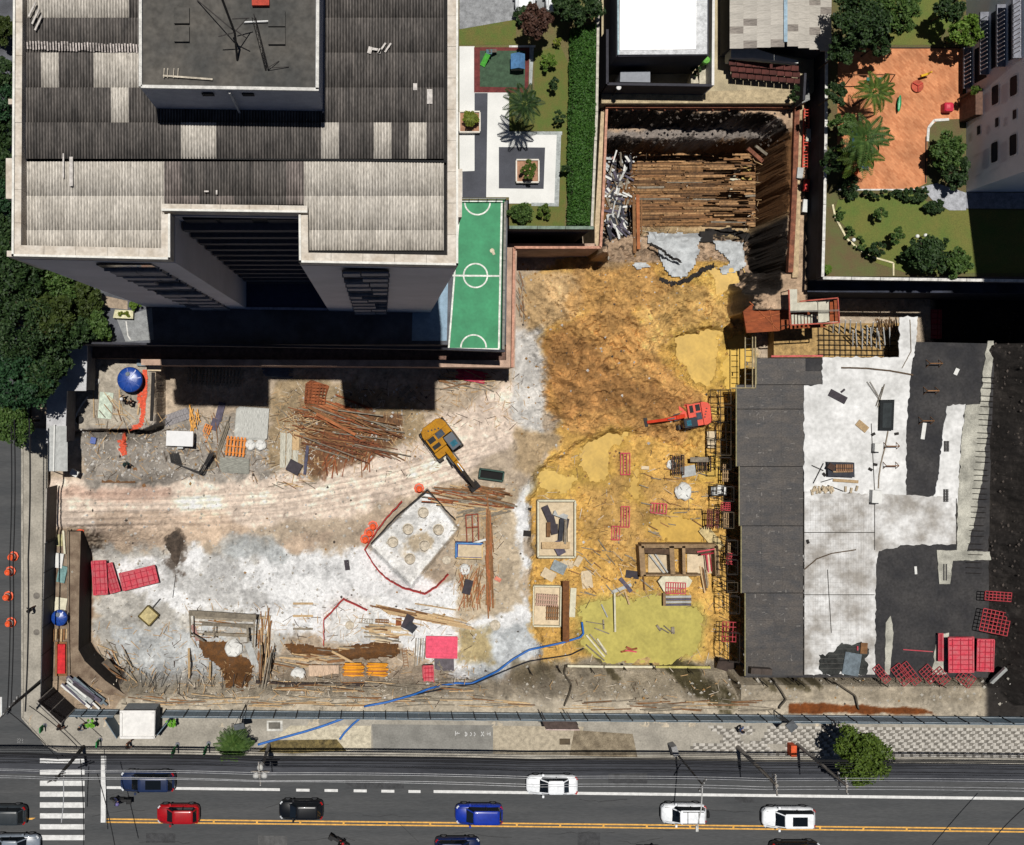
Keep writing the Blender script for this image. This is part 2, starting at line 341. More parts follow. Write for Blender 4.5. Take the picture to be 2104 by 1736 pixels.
speck=ss(.34,.6,fbm(X+n_mid*.8,Y*.7+n_fine*.3,2.6,241,4,.7))*-.2+ss(.34,.6,fbm(X+9+n_fine*.4,Y,2.9,251,4,.7))*.13
for off in(-22,-9,3,14,28,40):
    path=np.interp(FX,[110,400,600,800,1000,1100],[1030,1035,1022,985,925,880])+off+n_big*5
    patch=patch+(1.8 if off%2 else-2.6)*(.7+n_mid)*np.exp(-((FY-path)/2.6)**2)*ss(120,200,FX)*(1-ss(900,1050,FX))
tone=1+n_big*.08+n_mid*.10+n_fine*.14+patch*.07+speck+northm*(gully*.2+gul2*.26)
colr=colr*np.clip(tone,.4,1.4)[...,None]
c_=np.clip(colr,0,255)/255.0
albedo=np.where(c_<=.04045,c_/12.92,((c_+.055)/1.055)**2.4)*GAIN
# ---- drop what lies inside the uphill lots
keep=np.ones(X.shape,bool)
for poly,z in(([(-400,-600),(1048,-600),(1048,742),(-400,742)],ZC),([(-400,-600),(1232,-600),(1232,500),(-400,500)],ZC),
                ([(1000,-600),(2400,-600),(2400,200),(1000,200)],ZC),([(1668,-600),(2400,-600),(2400,590),(1668,590)],ZC)):
    keep&=sdf(X,Y,W(poly,z))>-.6
ny_,nx_=X.shape
idx=np.arange(ny_*nx_).reshape(ny_,nx_)
kf=keep[:-1,:-1]&keep[1:,1:]&keep[:-1,1:]&keep[1:,:-1]
faces=np.stack([idx[:-1,:-1],idx[:-1,1:],idx[1:,1:],idx[1:,:-1]],-1)[kf]
used=np.unique(faces);remap=np.full(ny_*nx_,-1);remap[used]=np.arange(len(used))
co=np.stack([X.ravel(),Y.ravel(),hz.ravel()],-1)[used]
me=bpy.data.meshes.new('ground');me.from_pydata(co.tolist(),[],remap[faces].tolist())
ca=me.color_attributes.new('soil','FLOAT_COLOR','POINT')
ca.data.foreach_set('color',np.concatenate([albedo.reshape(-1,3)[used],np.ones((len(used),1))],1).ravel())
m=bpy.data.materials.new('site_soil');m.use_nodes=True;n=m.node_tree.nodes;l=m.node_tree.links;b=n['Principled BSDF']
at=n.new('ShaderNodeAttribute');at.attribute_name='soil';ge=n.new('ShaderNodeNewGeometry')
na=n.new('ShaderNodeTexNoise');na.inputs['Scale'].default_value=3.2;na.inputs['Detail'].default_value=10;na.inputs['Roughness'].default_value=.78
nb_=n.new('ShaderNodeTexVoronoi');nb_.inputs['Scale'].default_value=5.5
l.new(ge.outputs['Position'],na.inputs['Vector']);l.new(ge.outputs['Position'],nb_.inputs['Vector'])
mr=n.new('ShaderNodeMapRange');mr.inputs[1].default_value=.32;mr.inputs[2].default_value=.68;mr.inputs[3].default_value=.66;mr.inputs[4].default_value=1.28;l.new(na.outputs[0],mr.inputs[0])
hs=n.new('ShaderNodeHueSaturation');l.new(at.outputs['Color'],hs.inputs['Color']);l.new(mr.outputs[0],hs.inputs['Value'])
l.new(hs.outputs[0],b.inputs['Base Color']);b.inputs['Roughness'].default_value=.92;b.inputs['Specular IOR Level'].default_value=.15
bp=n.new('ShaderNodeBump');bp.inputs['Strength'].default_value=.9;bp.inputs['Distance'].default_value=.2
l.new(na.outputs[0],bp.inputs['Height']);l.new(bp.outputs[0],b.inputs['Normal'])
me.materials.append(m)
o=bpy.data.objects.new('ground',me);COL.objects.link(o);struct(o)
def gz(x,y):
    i=int(min(max((y-gy[0])/STEP,0),ny_-1));j=int(min(max((x-gx[0])/STEP,0),nx_-1));return float(hz[i,j])
def G(fx,fy,up=0.0): # point on the soil that shows at this place of the picture
    z=ZF
    for _ in range(9):
        p=P(fx,fy,z);z=.5*z+.5*(gz(p.x,p.y)+up)
    p=P(fx,fy,z);z=max(z,gz(p.x,p.y)+up)
    return P(fx,fy,z)
# ---- muddy water, flat sheets that the uneven mud cuts to shape
def puddle(poly,z,rgb,name='puddle'):
    pts=[P(a,b_,z)for a,b_ in poly]
    for _ in range(4): # round the outline, then make it wander
        pts=[q for a,b_ in zip(pts,pts[1:]+pts[:1])for q in(a.lerp(b_,.25),a.lerp(b_,.75))]
    cen=sum(pts,Vector())/len(pts);out=[]
    for q in pts:
        out.append((q+(q-cen).normalized()*.75)[:2])
    mb=MB();mb.prism(out,z-.02,z)
    mm=mat('water_%d_%d'%(rgb[0],rgb[2]),rgb,rough=.35,var=.1,scale=.5,fine=3,bump=.05,spec=.25)
    return struct(mb.build(name,mm),'structure')
for i,(pl_,z_,c_)in enumerate(POOLS):puddle(pl_,z_+.006*i,c_)
# ---- rubble and splinters: far too many to count
def chunk(mb,p,s,m=0):
    vs=[Vector(p)+Vector((x*s*rr(.6,1.2),y*s*rr(.6,1.2),z*s*rr(.4,.9)))for x,y,z in((1,0,0),(0,1,0),(-1,0,0),(0,-1,0),(.2,.1,1),(0,0,-1))]
    mb.add(vs,[(0,1,4),(1,2,4),(2,3,4),(3,0,4),(1,0,5),(2,1,5),(3,2,5),(0,3,5)],m)
mb=MB()
zones=[((165,640,880,985),900,3),((190,1080,1000,1400),1100,3),((1070,1500,520,900),1300,1),((1240,1620,230,300),350,2),((1100,1500,900,1360),900,1),((2036,2100,620,1380),500,2),((110,1100,980,1400),900,0),((1240,1320,310,500),320,3),((270,2080,1392,1450),600,0),((580,880,790,960),400,3)]
for(x0,x1,y0,y1),cnt,mi in zones:
    for _ in range(cnt):
        p=G(rr(x0,x1),rr(y0,y1));s=random.choice((.03,.04,.04,.05,.06,.08,.12,.17));chunk(mb,p,s,random.choice((0,1,3,3,2))if mi!=2 and random.random()<.3 else mi)
o=mb.build('rubble',[mat('rock_grey',(190,184,172)),mat('rock_mud',(172,132,80)),mat('rock_dark',(84,76,70)),mat('rock_white',(214,210,204))]);struct(o,'stuff');o['label']='loose stones and lumps of earth strewn over the building site'
mb=MB()
for(x0,x1,y0,y1),cnt in(((180,660,850,985),420),((560,900,790,980),420),((380,980,1240,1410),520),((930,1030,1000,1240),260),((1110,1500,930,1360),360),((190,560,1280,1410),220),((150,1000,1405,1450),220),((900,1080,760,880),160),((1240,1560,310,480),260),((1080,1500,1380,1450),70)):
    for _ in range(cnt):
        p=G(rr(x0,x1),rr(y0,y1),.03);a=rr(0,6.28);L=rr(.2,1.2);d=Vector((math.cos(a),math.sin(a),rr(-.05,.12)))*L/2
        mb.beam(p-d,p+d,rr(.02,.07),.02,random.choice((0,0,1,2)))
o=mb.build('wood_splinters',[mat('splinter_tan',(190,156,112)),mat('splinter_dark',(84,68,54)),mat('splinter_pale',(212,200,182))]);struct(o,'stuff');o['label']='scattered offcuts and splinters of wood across the building site'
# ---- the land beyond the picture
mb=MB()
for x0,x1,y0,y1 in((-600,600,-600,-52),(-600,-46,-52,60),(70,600,-52,60),(-600,600,60,600)):
    mb.prism([(x0,y0),(x1,y0),(x1,y1),(x0,y1)],-.6,-.3)
o=mb.build('land',mat('land',(120,116,104),var=.3,scale=.05,world=True));struct(o)
# ================================================================ street, kerb, pavements
ASPH=mat('asphalt',(70,72,74),rough=.9,var=.16,scale=.5,fine=12,bump=.3,world=True,rgb2=(82,83,84),stretch=(.16,1.5,1))
ASPHD=mat('asphalt_dark',(48,50,56),rough=.85,var=.2,scale=.3,fine=5,bump=.3,world=True,rgb2=(70,72,78),stretch=(.25,1.6,1))
CONC=mat('pavement_concrete',(168,162,150),rough=.9,var=.16,scale=.5,fine=6,bump=.3,world=True)
CONCD=mat('pavement_concrete_grey',(140,138,132),rough=.9,var=.14,scale=.6,fine=7,bump=.3,world=True)
KERB=mat('kerb_stone',(176,170,158),var=.25,scale=.8,world=True)
def kerb_y(x):return 1546+(1572-1546)*x/2104.0
ZR=-.14
mb=MB();mb.prismF([(-900,690),(60,690),(60,1440),(170,1536),(2900,1566),(2900,2300),(-900,2300)],ZR,ZR-.4)
struct(mb.build('road',ASPH))
mb=MB();mb.prismF([(-300,1552),(40,1548),(2400,kerb_y(2400)-3),(2400,kerb_y(2400)+34),(1300,1602),(700,1592),(-300,1588)],ZR+.006,ZR-.02)
struct(mb.build('road_gutter_lane',ASPHD))
mb=MB()
pv=[(48,880),(98,880),(96,1440),(118,1458),(2400,1476),(2400,kerb_y(2400)-4),(160,kerb_y(160)-4),(120,1541),(95,1528),(48,1474)]
mb.prismF(pv,0.0,-.3);struct(mb.build('pavement',CONC))
mb=MB()
kl=[(46,900),(46,1474),(93,1529),(118,1543),(160,kerb_y(160)-3)]+[(x,kerb_y(x)-3)for x in range(300,2450,150)]
for a,b_ in zip(kl[:-1],kl[1:]):mb.beam(P(*a,-.07),P(*b_,-.07),.16,.16)
struct(mb.build('kerb',KERB))
for poly,m_,nm in(([(764,1488),(1013,1490),(1013,1548),(768,1546)],CONCD,'pavement_slab'),([(596,1491),(762,1491),(763,1540),(700,1543),(692,1520),(560,1519)],mat('pavement_pale',(206,196,172),world=True),'pavement_slab'),
                     ([(1013,1491),(1200,1493),(1180,1552),(1013,1549)],mat('pavement_tan',(184,172,150),world=True),'pavement_slab')):
    mb=MB();mb.prismF(poly,.006,-.02);struct(mb.build(nm,m_))
mb=MB();mb.prismF([(558,1521),(692,1519),(712,1543),(600,1548),(530,1545)],.012,-.02);o=mb.build('verge_grass',mat('verge',(112,98,60),var=.4,scale=2,bump=.8,world=True));struct(o)
mb=MB();mb.prismF([(1180,1500),(1300,1508),(1310,1556),(1170,1552)],.009,-.02);struct(mb.build('pavement_dirt',mat('dirt_dark',(104,92,74),var=.4,scale=1.2,bump=.6,world=True,rgb2=(160,146,122))))
# geometric black and white pavement tiles, the nearest 300 one by one
tile_m=[mat('tile_white',(194,189,180),var=.16,rnd=.12),mat('tile_grey',(126,121,113),var=.2,rnd=.15)]
TS=.27
def tile_mesh(kind):
    mb=MB();h_=TS/2-.006
    if kind<2:mb.prism([(-h_,-h_),(h_,-h_),(h_,h_),(-h_,h_)],0,.02,kind)
    else:
        mb.prism([(-h_,-h_),(h_,-h_),(h_,h_)],0,.02,kind-2);mb.prism([(-h_,-h_),(h_,h_),(-h_,h_)],0,.021,3-kind)
    return mb.mesh('paving_tile',tile_m)
tms=[tile_mesh(k)for k in range(4)]
mosaic=bpy.data.objects.new('tiled_pavement',None);COL.objects.link(mosaic);struct(mosaic)
mosaic.location=P(1300,1494,.004)
rest=MB();cnt=0;p0=P(1305,1492,.004)
for i in range(170):
    for j in range(11):
        p=p0+Vector((i*TS,-j*TS-i*TS*.0095,0));fx=NX+p.x*SPX;fy=NY-p.y*SPX
        if fy>kerb_y(fx)-16 or fx>2230:continue
        if fx<1640 and vnoise(np.array([fx*.03]),np.array([fy*.06]),5)[0]<.3-.5*(fx-1400)/240:continue
        k=(i-j)%4;kind=(0,3,1,2)[k]if(j%2==0)else(2,0,3,1)[k]
        kind=(1,2,0)[(i-j)%3]if j%3 else(1,0,0)[(i-j)%3]
        if cnt<300 and 1560<fx<2104:
            place('paving_tile',tms[kind],mosaic,p-mosaic.location);cnt+=1
        else:
            q=tms[kind];rest.add([Vector(v.co)+p for v in q.vertices],[tuple(f.vertices)for f in q.polygons])
            rest.mi[-len(q.polygons):]=[f.material_index for f in q.polygons]
o=rest.build('paving_tiles',tile_m,mosaic);o['kind']='stuff'
# road paint
PAINT=mat('road_paint',(226,226,224),rough=.7,var=.1,scale=3,fine=20,bump=.1,world=True);YEL=mat('road_paint_yellow',(232,176,84),rough=.7,var=.15,scale=3,fine=20,bump=.1,world=True)
def mark(fp,m_,name,z=ZR+.014):
    mb=MB();mb.prismF(fp,z,z-.012);return struct(mb.build(name,m_))
for v0,v1 in((1025,1065),(1118,1158),(1208,1250),(1298,1340),(1386,1430),(1476,1518),(1566,1608),(1655,1697)):
    mark([T(0,3,328,v0),T(0,3,695,v0),T(0,3,695,v1),T(0,3,328,v1)],PAINT,'crosswalk_bar')
mark([T(0,3,830,1000),T(0,3,872,1000),T(0,3,867,1552),T(0,3,828,1552)],PAINT,'stop_line')
def lane(x0,x1,y0,y1,wd,m_,nm):mark([(x0,y0-wd),(x1,y1-wd),(x1,y1+wd),(x0,y0+wd)],m_,nm)
def wl(x):return 1618+(x-218)*(1641-1618)/1886.0
lane(219,575,wl(219),wl(575),2.7,PAINT,'lane_line');lane(891,2300,wl(891),wl(2300),2.9,PAINT,'lane_line')
for u0,u1 in((330,440),(563,673),(803,910),(1030,1137),(1253,1352)):lane(526+u0/4,526+u1/4,wl(526+u0/4)+.5,wl(526+u1/4)+.5,2.8,PAINT,'lane_dash')
def yl(x):return 1686+(x-218)*(1706-1686)/1886.0
for dy in(-3.1,3.1):lane(219,2300,yl(219)+dy,yl(2300)+dy,1.5,YEL,'centre_line')
for x in range(350,2104,89):mark(rect(x+222*0,yl(x),4,6),YEL,'road_stud',ZR+.03)
mark([(50,1681),(73,1680),(66,1684),(50,1684)],YEL,'road_arrow')
mark([(-20,1432),(4,1432),(4,1475),(-20,1475)],PAINT,'road_paint_patch')
lane(822,860,1693,1730,.5,mat('tar_seam',(52,52,54)),'tar_seam')
mb=MB()
for k in range(16):
    x_,y_=rr(-40,2080),rr(1600,1740);q_=[P(x_,y_,ZR+.008)]
    for _ in range(7):x_+=rr(6,26);y_+=rr(-5,5);q_.append(P(x_,y_,ZR+.008))
    for a_,b2 in zip(q_[:-1],q_[1:]):mb.beam(a_,b2,rr(.02,.05),.006)
struct(mb.build('road_crack',mat('tar_seam')))
for x_,y_,a_,b2 in((560,1730,60,26),(1210,1725,46,30),(770,1612,120,16),(1290,1600,80,22),(330,1722,60,20),(1530,1640,40,18)):mark(rect(x_,y_,a_,b2,rr(-1,2)),mat('road_repair',(66,67,69),var=.2,world=True)if x_%4 else mat('road_repair2',(90,90,90),var=.15,world=True),'road_repair',ZR+.0085)
# painted survey marks on the pavement
def strokes(lines,z,wd,m_,name):
    mb=MB()
    for a,b_ in lines:mb.beam(P(*a,z),P(*b_,z),wd,.006)
    return struct(mb.build(name,m_))
t=lambda u,v:T(1,3,u,v)
def arc(cx,cy,r,a0,a1,n_=6):
    pts=[t(cx+r*math.cos(R(a0+(a1-a0)*i/n_)),cy+r*math.sin(R(a0+(a1-a0)*i/n_)))for i in range(n_+1)]
    return list(zip(pts[:-1],pts[1:]))
L_=[(t(1640,800),t(1638,838)),(t(1640,820),t(1675,818)),(t(1655,808),t(1650,828)),(t(1850,805),t(1872,842)),(t(1872,805),t(1850,842)),(t(1924,806),t(1924,838)),(t(1895,824),t(1924,822)),(t(1905,814),t(1903,832))]
L_+=arc(1718,825,17,-90,90)+arc(1714,825,12,-80,80)+arc(1755,825,16,-70,70)+arc(1785,825,16,-70,70)
strokes(L_,.018,.05,PAINT,'pavement_marking')
t=lambda u,v:T(0,3,u,v)
L_=arc(140,870,9,-90,90)+arc(140,888,9,-90,90)+arc(160,872,9,-180,40)+[(t(168,878),t(152,896)),(t(152,896),t(170,896))]+arc(180,870,8,-90,90)+arc(180,887,9,-90,90)
strokes(L_,ZR+.02,.035,mat('paint_faded',(150,150,150)),'road_marking')
# manholes
for fx,fy,r in((75,1224,.3),(75,1299,.28),(98,1303,.2)):
    mb=MB();p=P(fx,fy,.005);mb.lathe(p,[(r,0),(r,.012),(r*.8,.016),(r*.78,.012),(.01,.012)],20)
    tag(mb.build('manhole_cover',mat('cast_iron',(120,114,106),rough=.7)),'round grey manhole cover in the side street pavement at height %s'%('of the red cones' if fy<1250 else 'of the blue tank')if fx<90 else 'small round cover beside the dark street fence foot','manhole cover')
mb=MB();a=[T(1,3,88,715),T(1,3,218,715),T(1,3,218,800),T(1,3,88,800)];mb.prismF(a,.03,-.1);mb2=MB();mb2.prismF([T(1,3,103,728),T(1,3,200,728),T(1,3,200,782),T(1,3,103,782)],.036,-.1)
t_=thing('utility_hatch','square utility hatch with pale frame set in the pavement near the blue hose','hatch',P(563,1490,.03));mb.build('frame',mat('hatch_frame',(216,214,206)),t_);mb2.build('lid',mat('hatch_lid',(112,108,100)),t_)
mb=MB();mb.prismF([T(2,3,390,862),T(2,3,478,862),T(2,3,478,912),T(2,3,390,912)],.02,-.1);tag(mb.build('drain_grate',mat('drain',(92,80,62))),'dark rectangular drain cover in tan pavement below the brown gate leaf','drain')
# ================================================================ uphill lots, retaining walls, capping beam
LOTW=mat('retaining_wall',(92,88,88),var=.3,scale=.5,world=True,bump=.4)
PINK=mat('capping_concrete',(190,160,140),var=.2,scale=.8,world=True)
RUSTB=mat('rusty_beam',(136,84,62),var=.3,scale=1.5,world=True)
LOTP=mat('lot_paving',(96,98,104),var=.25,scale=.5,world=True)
def sblock(name,fp,z1,z0,m_,mside=None):
    mb=MB();mb.prismF(fp,z1,z0,0,0 if mside is None else 1);return struct(mb.build(name,[m_]if mside is None else[m_,mside]))
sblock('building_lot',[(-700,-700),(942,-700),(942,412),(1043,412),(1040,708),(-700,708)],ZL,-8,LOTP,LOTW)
GW=mat('garden_white_paving',(236,236,232),var=.05,scale=.4,world=True);GD=mat('garden_dark_paving',(78,80,88),var=.12,scale=.6,world=True)
sblock('garden_lot',[(942,-700),(1234,-700),(1222,466),(1046,466),(1046,411),(942,411)],ZL-.01,-8,mat('garden_soil',(112,98,62),var=.35,scale=.7,world=True,rgb2=(104,106,60)),LOTW)
sblock('house_lot',[(1236,-700),(1690,-700),(1690,172),(1650,208),(1236,208)],3.0,-8,mat('house_yard',(186,172,140),var=.2,scale=.6,world=True),LOTW)
sblock('playground_lot',[(1692,-700),(2700,-700),(2700,568),(1692,568)],ZL,-9,mat('playground_soil',(104,88,58),var=.35,scale=.8,world=True,rgb2=(96,100,56)),mat('playground_wall',(42,44,54),var=.3,scale=.5,world=True))
# capping beams of the excavation
def cap(name,pts,z1,h_,wd,m_):
    mb=MB()
    for a,b_ in zip(pts[:-1],pts[1:]):mb.beam(P(*a,z1-h_/2),P(*b_,z1-h_/2),wd,h_)
    return struct(mb.build(name,m_))
sblock('trench_ledge',[(150,708),(1040,712),(1040,742),(150,736)],ZC-.5,-8,mat('trench_ledge',(120,92,80),var=.25,world=True))
sblock('capping_beam',[(290,738),(1040,740),(1040,715),(1039,511),(1046,500),(1222,500),(1230,512),(1062,513),(1058,755),(290,750)],ZC,-6,PINK)
cap('capping_kerb',[(1052,755),(1056,509),(1233,509),(1238,420),(1246,212)],ZC+.55,.5,.22,mat('pink_kerb',(204,152,128),var=.2,world=True))
sblock('pit_side_ledge',[(1222,468),(1236,208),(1245,208),(1236,505),(1222,505)],ZC,-6,mat('ledge_sand',(206,184,150),world=True))
cap('pit_waler',[(1243,217),(1640,217)],2.3,.7,.55,RUSTB)
cap('pit_waler',[(1636,214),(1630,400),(1622,560)],2.1,.6,.45,RUSTB)
for i in range(9):
    x=1262+i*33
    mb=MB();mb.beam(P(x,209,2.6),P(x+5,226,1.8),.2,.2);o=mb.build('pit_waler_bracket',RUSTB);struct(o)
sblock('pit_ledge',[(1640,208),(1652,208),(1640,570),(1628,570)],1.9,-6,mat('ledge_sand2',(196,172,136),world=True))
sblock('yard_strip',[(1236,196),(1655,180),(1655,212),(1236,212)],3.02,-6,mat('yard_strip',(188,170,136),var=.2,world=True))
# walls on top of the lots
def wall(name,label,pts,z1,z0,th,m_,cat='wall',coping=None):
    t_=thing(name,label,cat,P(*pts[0],z1));t_.location.z=z0
    for i,(a,b_)in enumerate(zip(pts[:-1],pts[1:])):
        pa,pb=P(*a,z1),P(*b_,z1);mb=MB()
        A=Vector((pa.x,pa.y,(z0+z1)/2));B=Vector((pb.x,pb.y,(z0+z1)/2));mb.beam(A,B,th,z1-z0);mb.build('wall_section',m_,t_)
        if coping:
            n_=max(1,int((pb-pa).length/2.4))
            for k in range(n_):
                q0=pa.lerp(pb,k/n_);q1=pa.lerp(pb,(k+1)/n_);d=(q1-q0).normalized()*.02;mb=MB()
                q0.z=q1.z=z1+.03;mb.beam(q0+d,q1-d,th+.06,.06);mb.build('coping',coping,t_)
    return t_
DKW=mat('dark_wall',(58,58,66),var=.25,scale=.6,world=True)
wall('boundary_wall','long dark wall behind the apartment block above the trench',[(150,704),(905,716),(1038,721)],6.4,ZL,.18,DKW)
wall('court_wall','green wall along the right side of the sports court',[(1038,414),(1034,718)],6.3,ZL,.14,mat('court_wall',(48,92,70),var=.2),coping=mat('coping_grey',(140,138,130)))
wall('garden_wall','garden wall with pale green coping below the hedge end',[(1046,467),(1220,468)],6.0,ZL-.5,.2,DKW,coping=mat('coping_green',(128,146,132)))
wall('garden_side_wall','tall grey wall between the long hedge and the pit',[(1230,-40),(1226,230),(1216,466)],6.0,ZL-.5,.16,mat('garden_side',(120,124,124),var=.2),coping=mat('coping_pale',(206,200,186)))
wall('playground_wall','dark retaining wall with white coping left of the playground lawn',[(1698,95),(1697,250),(1694,420),(1690,569)],5.9,ZL-.2,.18,DKW,coping=mat('coping_white',(226,224,218)))
wall('lawn_wall','wall with white coping along the lower edge of the lawn',[(1690,571),(2104,577),(2400,581)],5.9,ZL-.2,.18,DKW,coping=MATS['coping_white'])
# a strip of garage roof beams under the lawn wall
BLK=mat('bitumen',(34,36,44),var=.25,scale=1.0,world=True)
sblock('wall_shelf',[(1655,578),(2600,584),(2600,605),(1655,600)],1.0,-6,mat('wall_shelf',(52,56,70),var=.3,scale=.8,world=True))
# ---------------------------------------------------------------- sports court
CG=mat('court_green',(62,150,104),var=.12,scale=.5,fine=4,bump=.05,world=True,rough=.7);CL=mat('court_line',(238,240,232),bump=0,world=True)
zc=ZL+.02
mb=MB();mb.prismF([(944,411),(1038,410),(1033,719),(920,719)],zc,ZL-.1);struct(mb.build('sports_court',CG))
mb=MB();mb.prismF([(850,560),(921,560),(918,700),(846,700)],ZL+.014,ZL-.1);struct(mb.build('court_strip',mat('court_strip',(150,176,196),var=.1,world=True)))
def line(pts,wd,m_,name,z):
    mb=MB()
    for a,b_ in zip(pts[:-1],pts[1:]):mb.beam(P(*a,z),P(*b_,z),wd,.01)
    return struct(mb.build(name,m_))
line([(1031,411),(1025,716)],.16,CL,'court_sideline',zc+.01);line([(946,411),(922,716)],.14,CL,'court_sideline',zc+.01)
line([(930,566),(1027,567)],.15,CL,'court_halfway_line',zc+.016)
line([(944,413),(1030,413)],.12,CL,'court_end_line',zc+.016);line([(923,716),(1026,717)],.12,CL,'court_end_line',zc+.016)
def ring(cx,cy,r,a0,a1,n_=40):return[(cx+r*math.cos(R(a0+(a1-a0)*i/n_)),cy+r*math.sin(R(a0+(a1-a0)*i/n_)))for i in range(n_+1)]
line(ring(977,566,24.5,0,360),.13,CL,'court_circle',zc+.022);line(ring(981,415,26,0,180),.13,CL,'court_arc',zc+.022);line(ring(973,714,26,180,360),.13,CL,'court_arc',zc+.022)
mb=MB();mb.lathe(P(1011,515,zc),[(.16,0),(.2,.05),(.1,.1),(.02,.11)],10);mb.box(P(1014,520,zc+.03),(.22,.3,.05),.4)
tag(mb.build('cloth_bundle',mat('cloth_cream',(226,214,188))),'small cream bundle lying on the green court above the circle','cloth')
t_=thing('court_fence','grey pipe fence between the green court and the dark garden paving','fence',P(944,407,ZL))
for z in(5.4,5.9):MB().tube([P(946,408,z),P(1040,408,z)],.04,6).build('rail',mat('pipe_grey',(130,136,138),rough=.5),t_)
for i in range(6):x=946+i*18.6;MB().tube([P(x,408,ZL),P(x,408,5.95)],.035,6).build('post',MATS['pipe_grey'],t_)
# ---------------------------------------------------------------- garden surfaces
def sheet(name,fp,m_,z):mb=MB();mb.prismF(fp,z,z-.05);return struct(mb.build(name,m_))
z0=ZL+.02
sheet('lawn',[(1098,110),(1150,90),(1172,140),(1168,300),(1160,464),(1048,464),(1048,420),(1150,418),(1152,270),(1046,268),(1046,190),(1098,190)],mat('lawn',(92,108,44),var=.35,scale=1.3,fine=18,bump=.8,world=True,rgb2=(108,104,50)),z0-.016)
sheet('white_paving',[(944,95),(975,95),(975,190),(1046,190),(1046,270),(1152,270),(1146,418),(1046,418),(1046,405),(944,405)],GW,z0)
sheet('dark_path',[(975,191),(1002,191),(999,406),(950,406),(950,352),(975,351)],GD,z0+.004)
sheet('dark_paving',[T(1,0,1712,940),T(1,0,1720,1100),T(1,0,1700,1100),T(1,0,1655,1030),T(1,0,1655,940)],GD,z0+.008)
sheet('dark_paving',[(1025,302),(1120,303),(1117,388),(1025,387)],GD,z0+.004)
sheet('paving_edge',[(1048,270),(1155,270),(1155,277),(1048,276)],mat('edge_stone',(176,182,180),world=True),z0+.008)
sheet('paving_edge',[(1144,277),(1153,277),(1148,424),(1092,423),(1092,416),(1139,417)],MATS['edge_stone'],z0+.012)
sheet('rubber_floor',[(974,97),(1088,97),(1085,190),(974,190)],mat('rubber_red',(112,50,48),world=True),z0+.008)
sheet('rubber_floor',[(986,104),(1080,104),(1078,180),(986,178)],mat('rubber_green',(64,88,66),world=True),z0+.012)
sheet('paving_edge',[(1088,96),(1097,96),(1093,174),(1087,174)],MATS['edge_stone'],z0+.016)
sheet('paving_edge',[(1046,93),(1100,93),(1100,97),(1046,97)],MATS['coping_white'],z0+.02)
sheet('drive_paving',[(944,-60),(1180,-60),(1180,22),(1150,24),(944,60)],mat('drive',(150,152,154),world=True),z0)
sheet('lawn',[(944,25),(1060,25),(1060,92),(944,92)],MATS['lawn'],z0-.008)
# planters
def planter(fx,fy,s,label):
    t_=thing('planter',label,'planter',P(fx,fy,ZL))
    k=mpu(ZL+.5);a=s*k
    for dx,dy,sx,sy in((0,a/2,a,.12),(0,-a/2,a,.12),(a/2,0,.12,a-.13),(-a/2,0,.12,a-.13)):
        mb=MB();c=P(fx,fy,ZL+.5);mb.box((c.x+dx,c.y+dy,ZL+.27),(sx,sy,.5));mb.build('planter_wall',mat('planter_white',(232,226,214),var=.08),t_)
    mb=MB();c=P(fx,fy,ZL+.5);mb.box((c.x,c.y,ZL+.2),(a-.14,a-.14,.3));mb.build('soil',mat('planter_soil',(176,132,104)),t_)
planter(1084,351,46,'white square planter with a bush standing on the dark paved square')
planter(965,250,42,'white square planter with a small palm beside the apartment block')
# playground next to the tower
sheet('playground_paving',[(1722,96),(1978,98),(1978,244),(1930,246),(1906,262),(1904,376),(1880,388),(1744,388),(1720,330)],
      mat('play_base',(214,132,84),world=True,var=.1),z0)
MATS['play_base'].node_tree.nodes
def herring(m_):
    n=m_.node_tree.nodes;l=m_.node_tree.links;b=n['Principled BSDF']
    g_=n.new('ShaderNodeNewGeometry');mp=n.new('ShaderNodeMapping');mp.inputs['Rotation'].default_value=(0,0,R(45));l.new(g_.outputs['Position'],mp.inputs[0])
    br=n.new('ShaderNodeTexBrick');br.inputs['Scale'].default_value=1.0;br.inputs['Brick Width'].default_value=.42;br.inputs['Row Height'].default_value=.16;br.inputs['Mortar Size'].default_value=.012
    br.inputs['Color1'].default_value=(*alb((222,150,104)),1);br.inputs['Color2'].default_value=(*alb((192,120,78)),1);br.inputs['Mortar'].default_value=(*alb((196,138,98)),1)
    l.new(mp.outputs[0],br.inputs[0]);ns=n.new('ShaderNodeTexNoise');ns.inputs['Scale'].default_value=.6;ns.inputs['Detail'].default_value=6;l.new(g_.outputs['Position'],ns.inputs['Vector'])
    mr=n.new('ShaderNodeMapRange');mr.inputs[1].default_value=.3;mr.inputs[2].default_value=.7;mr.inputs[3].default_value=.78;mr.inputs[4].default_value=1.2;l.new(ns.outputs[0],mr.inputs[0])
    h_=n.new('ShaderNodeHueSaturation');l.new(br.outputs[0],h_.inputs['Color']);l.new(mr.outputs[0],h_.inputs['Value']);l.new(h_.outputs[0],b.inputs['Base Color'])
herring(MATS['play_base'])
sheet('playground_border',[(1722,388),(1900,388),(1900,391),(1722,391)],MATS['coping_white'],z0+.06)
sheet('lawn',[(1722,410),(1860,392),(1940,430),(2200,434),(2200,560),(1866,562),(1800,540),(1760,490),(1712,440)],mat('lawn2',(94,112,46),var=.25,scale=.5,fine=14,bump=.6,world=True,rgb2=(112,112,52)),z0)
sheet('path_paving',[(1893,384),(1925,376),(1985,396),(1985,432),(1950,432),(1915,410)],mat('path_pale',(176,178,184),world=True),z0+.01)
sheet('tower_forecourt',[(1985,395),(2300,397),(2300,430),(1985,428)],mat('forecourt',(150,152,160),world=True),z0+.02)
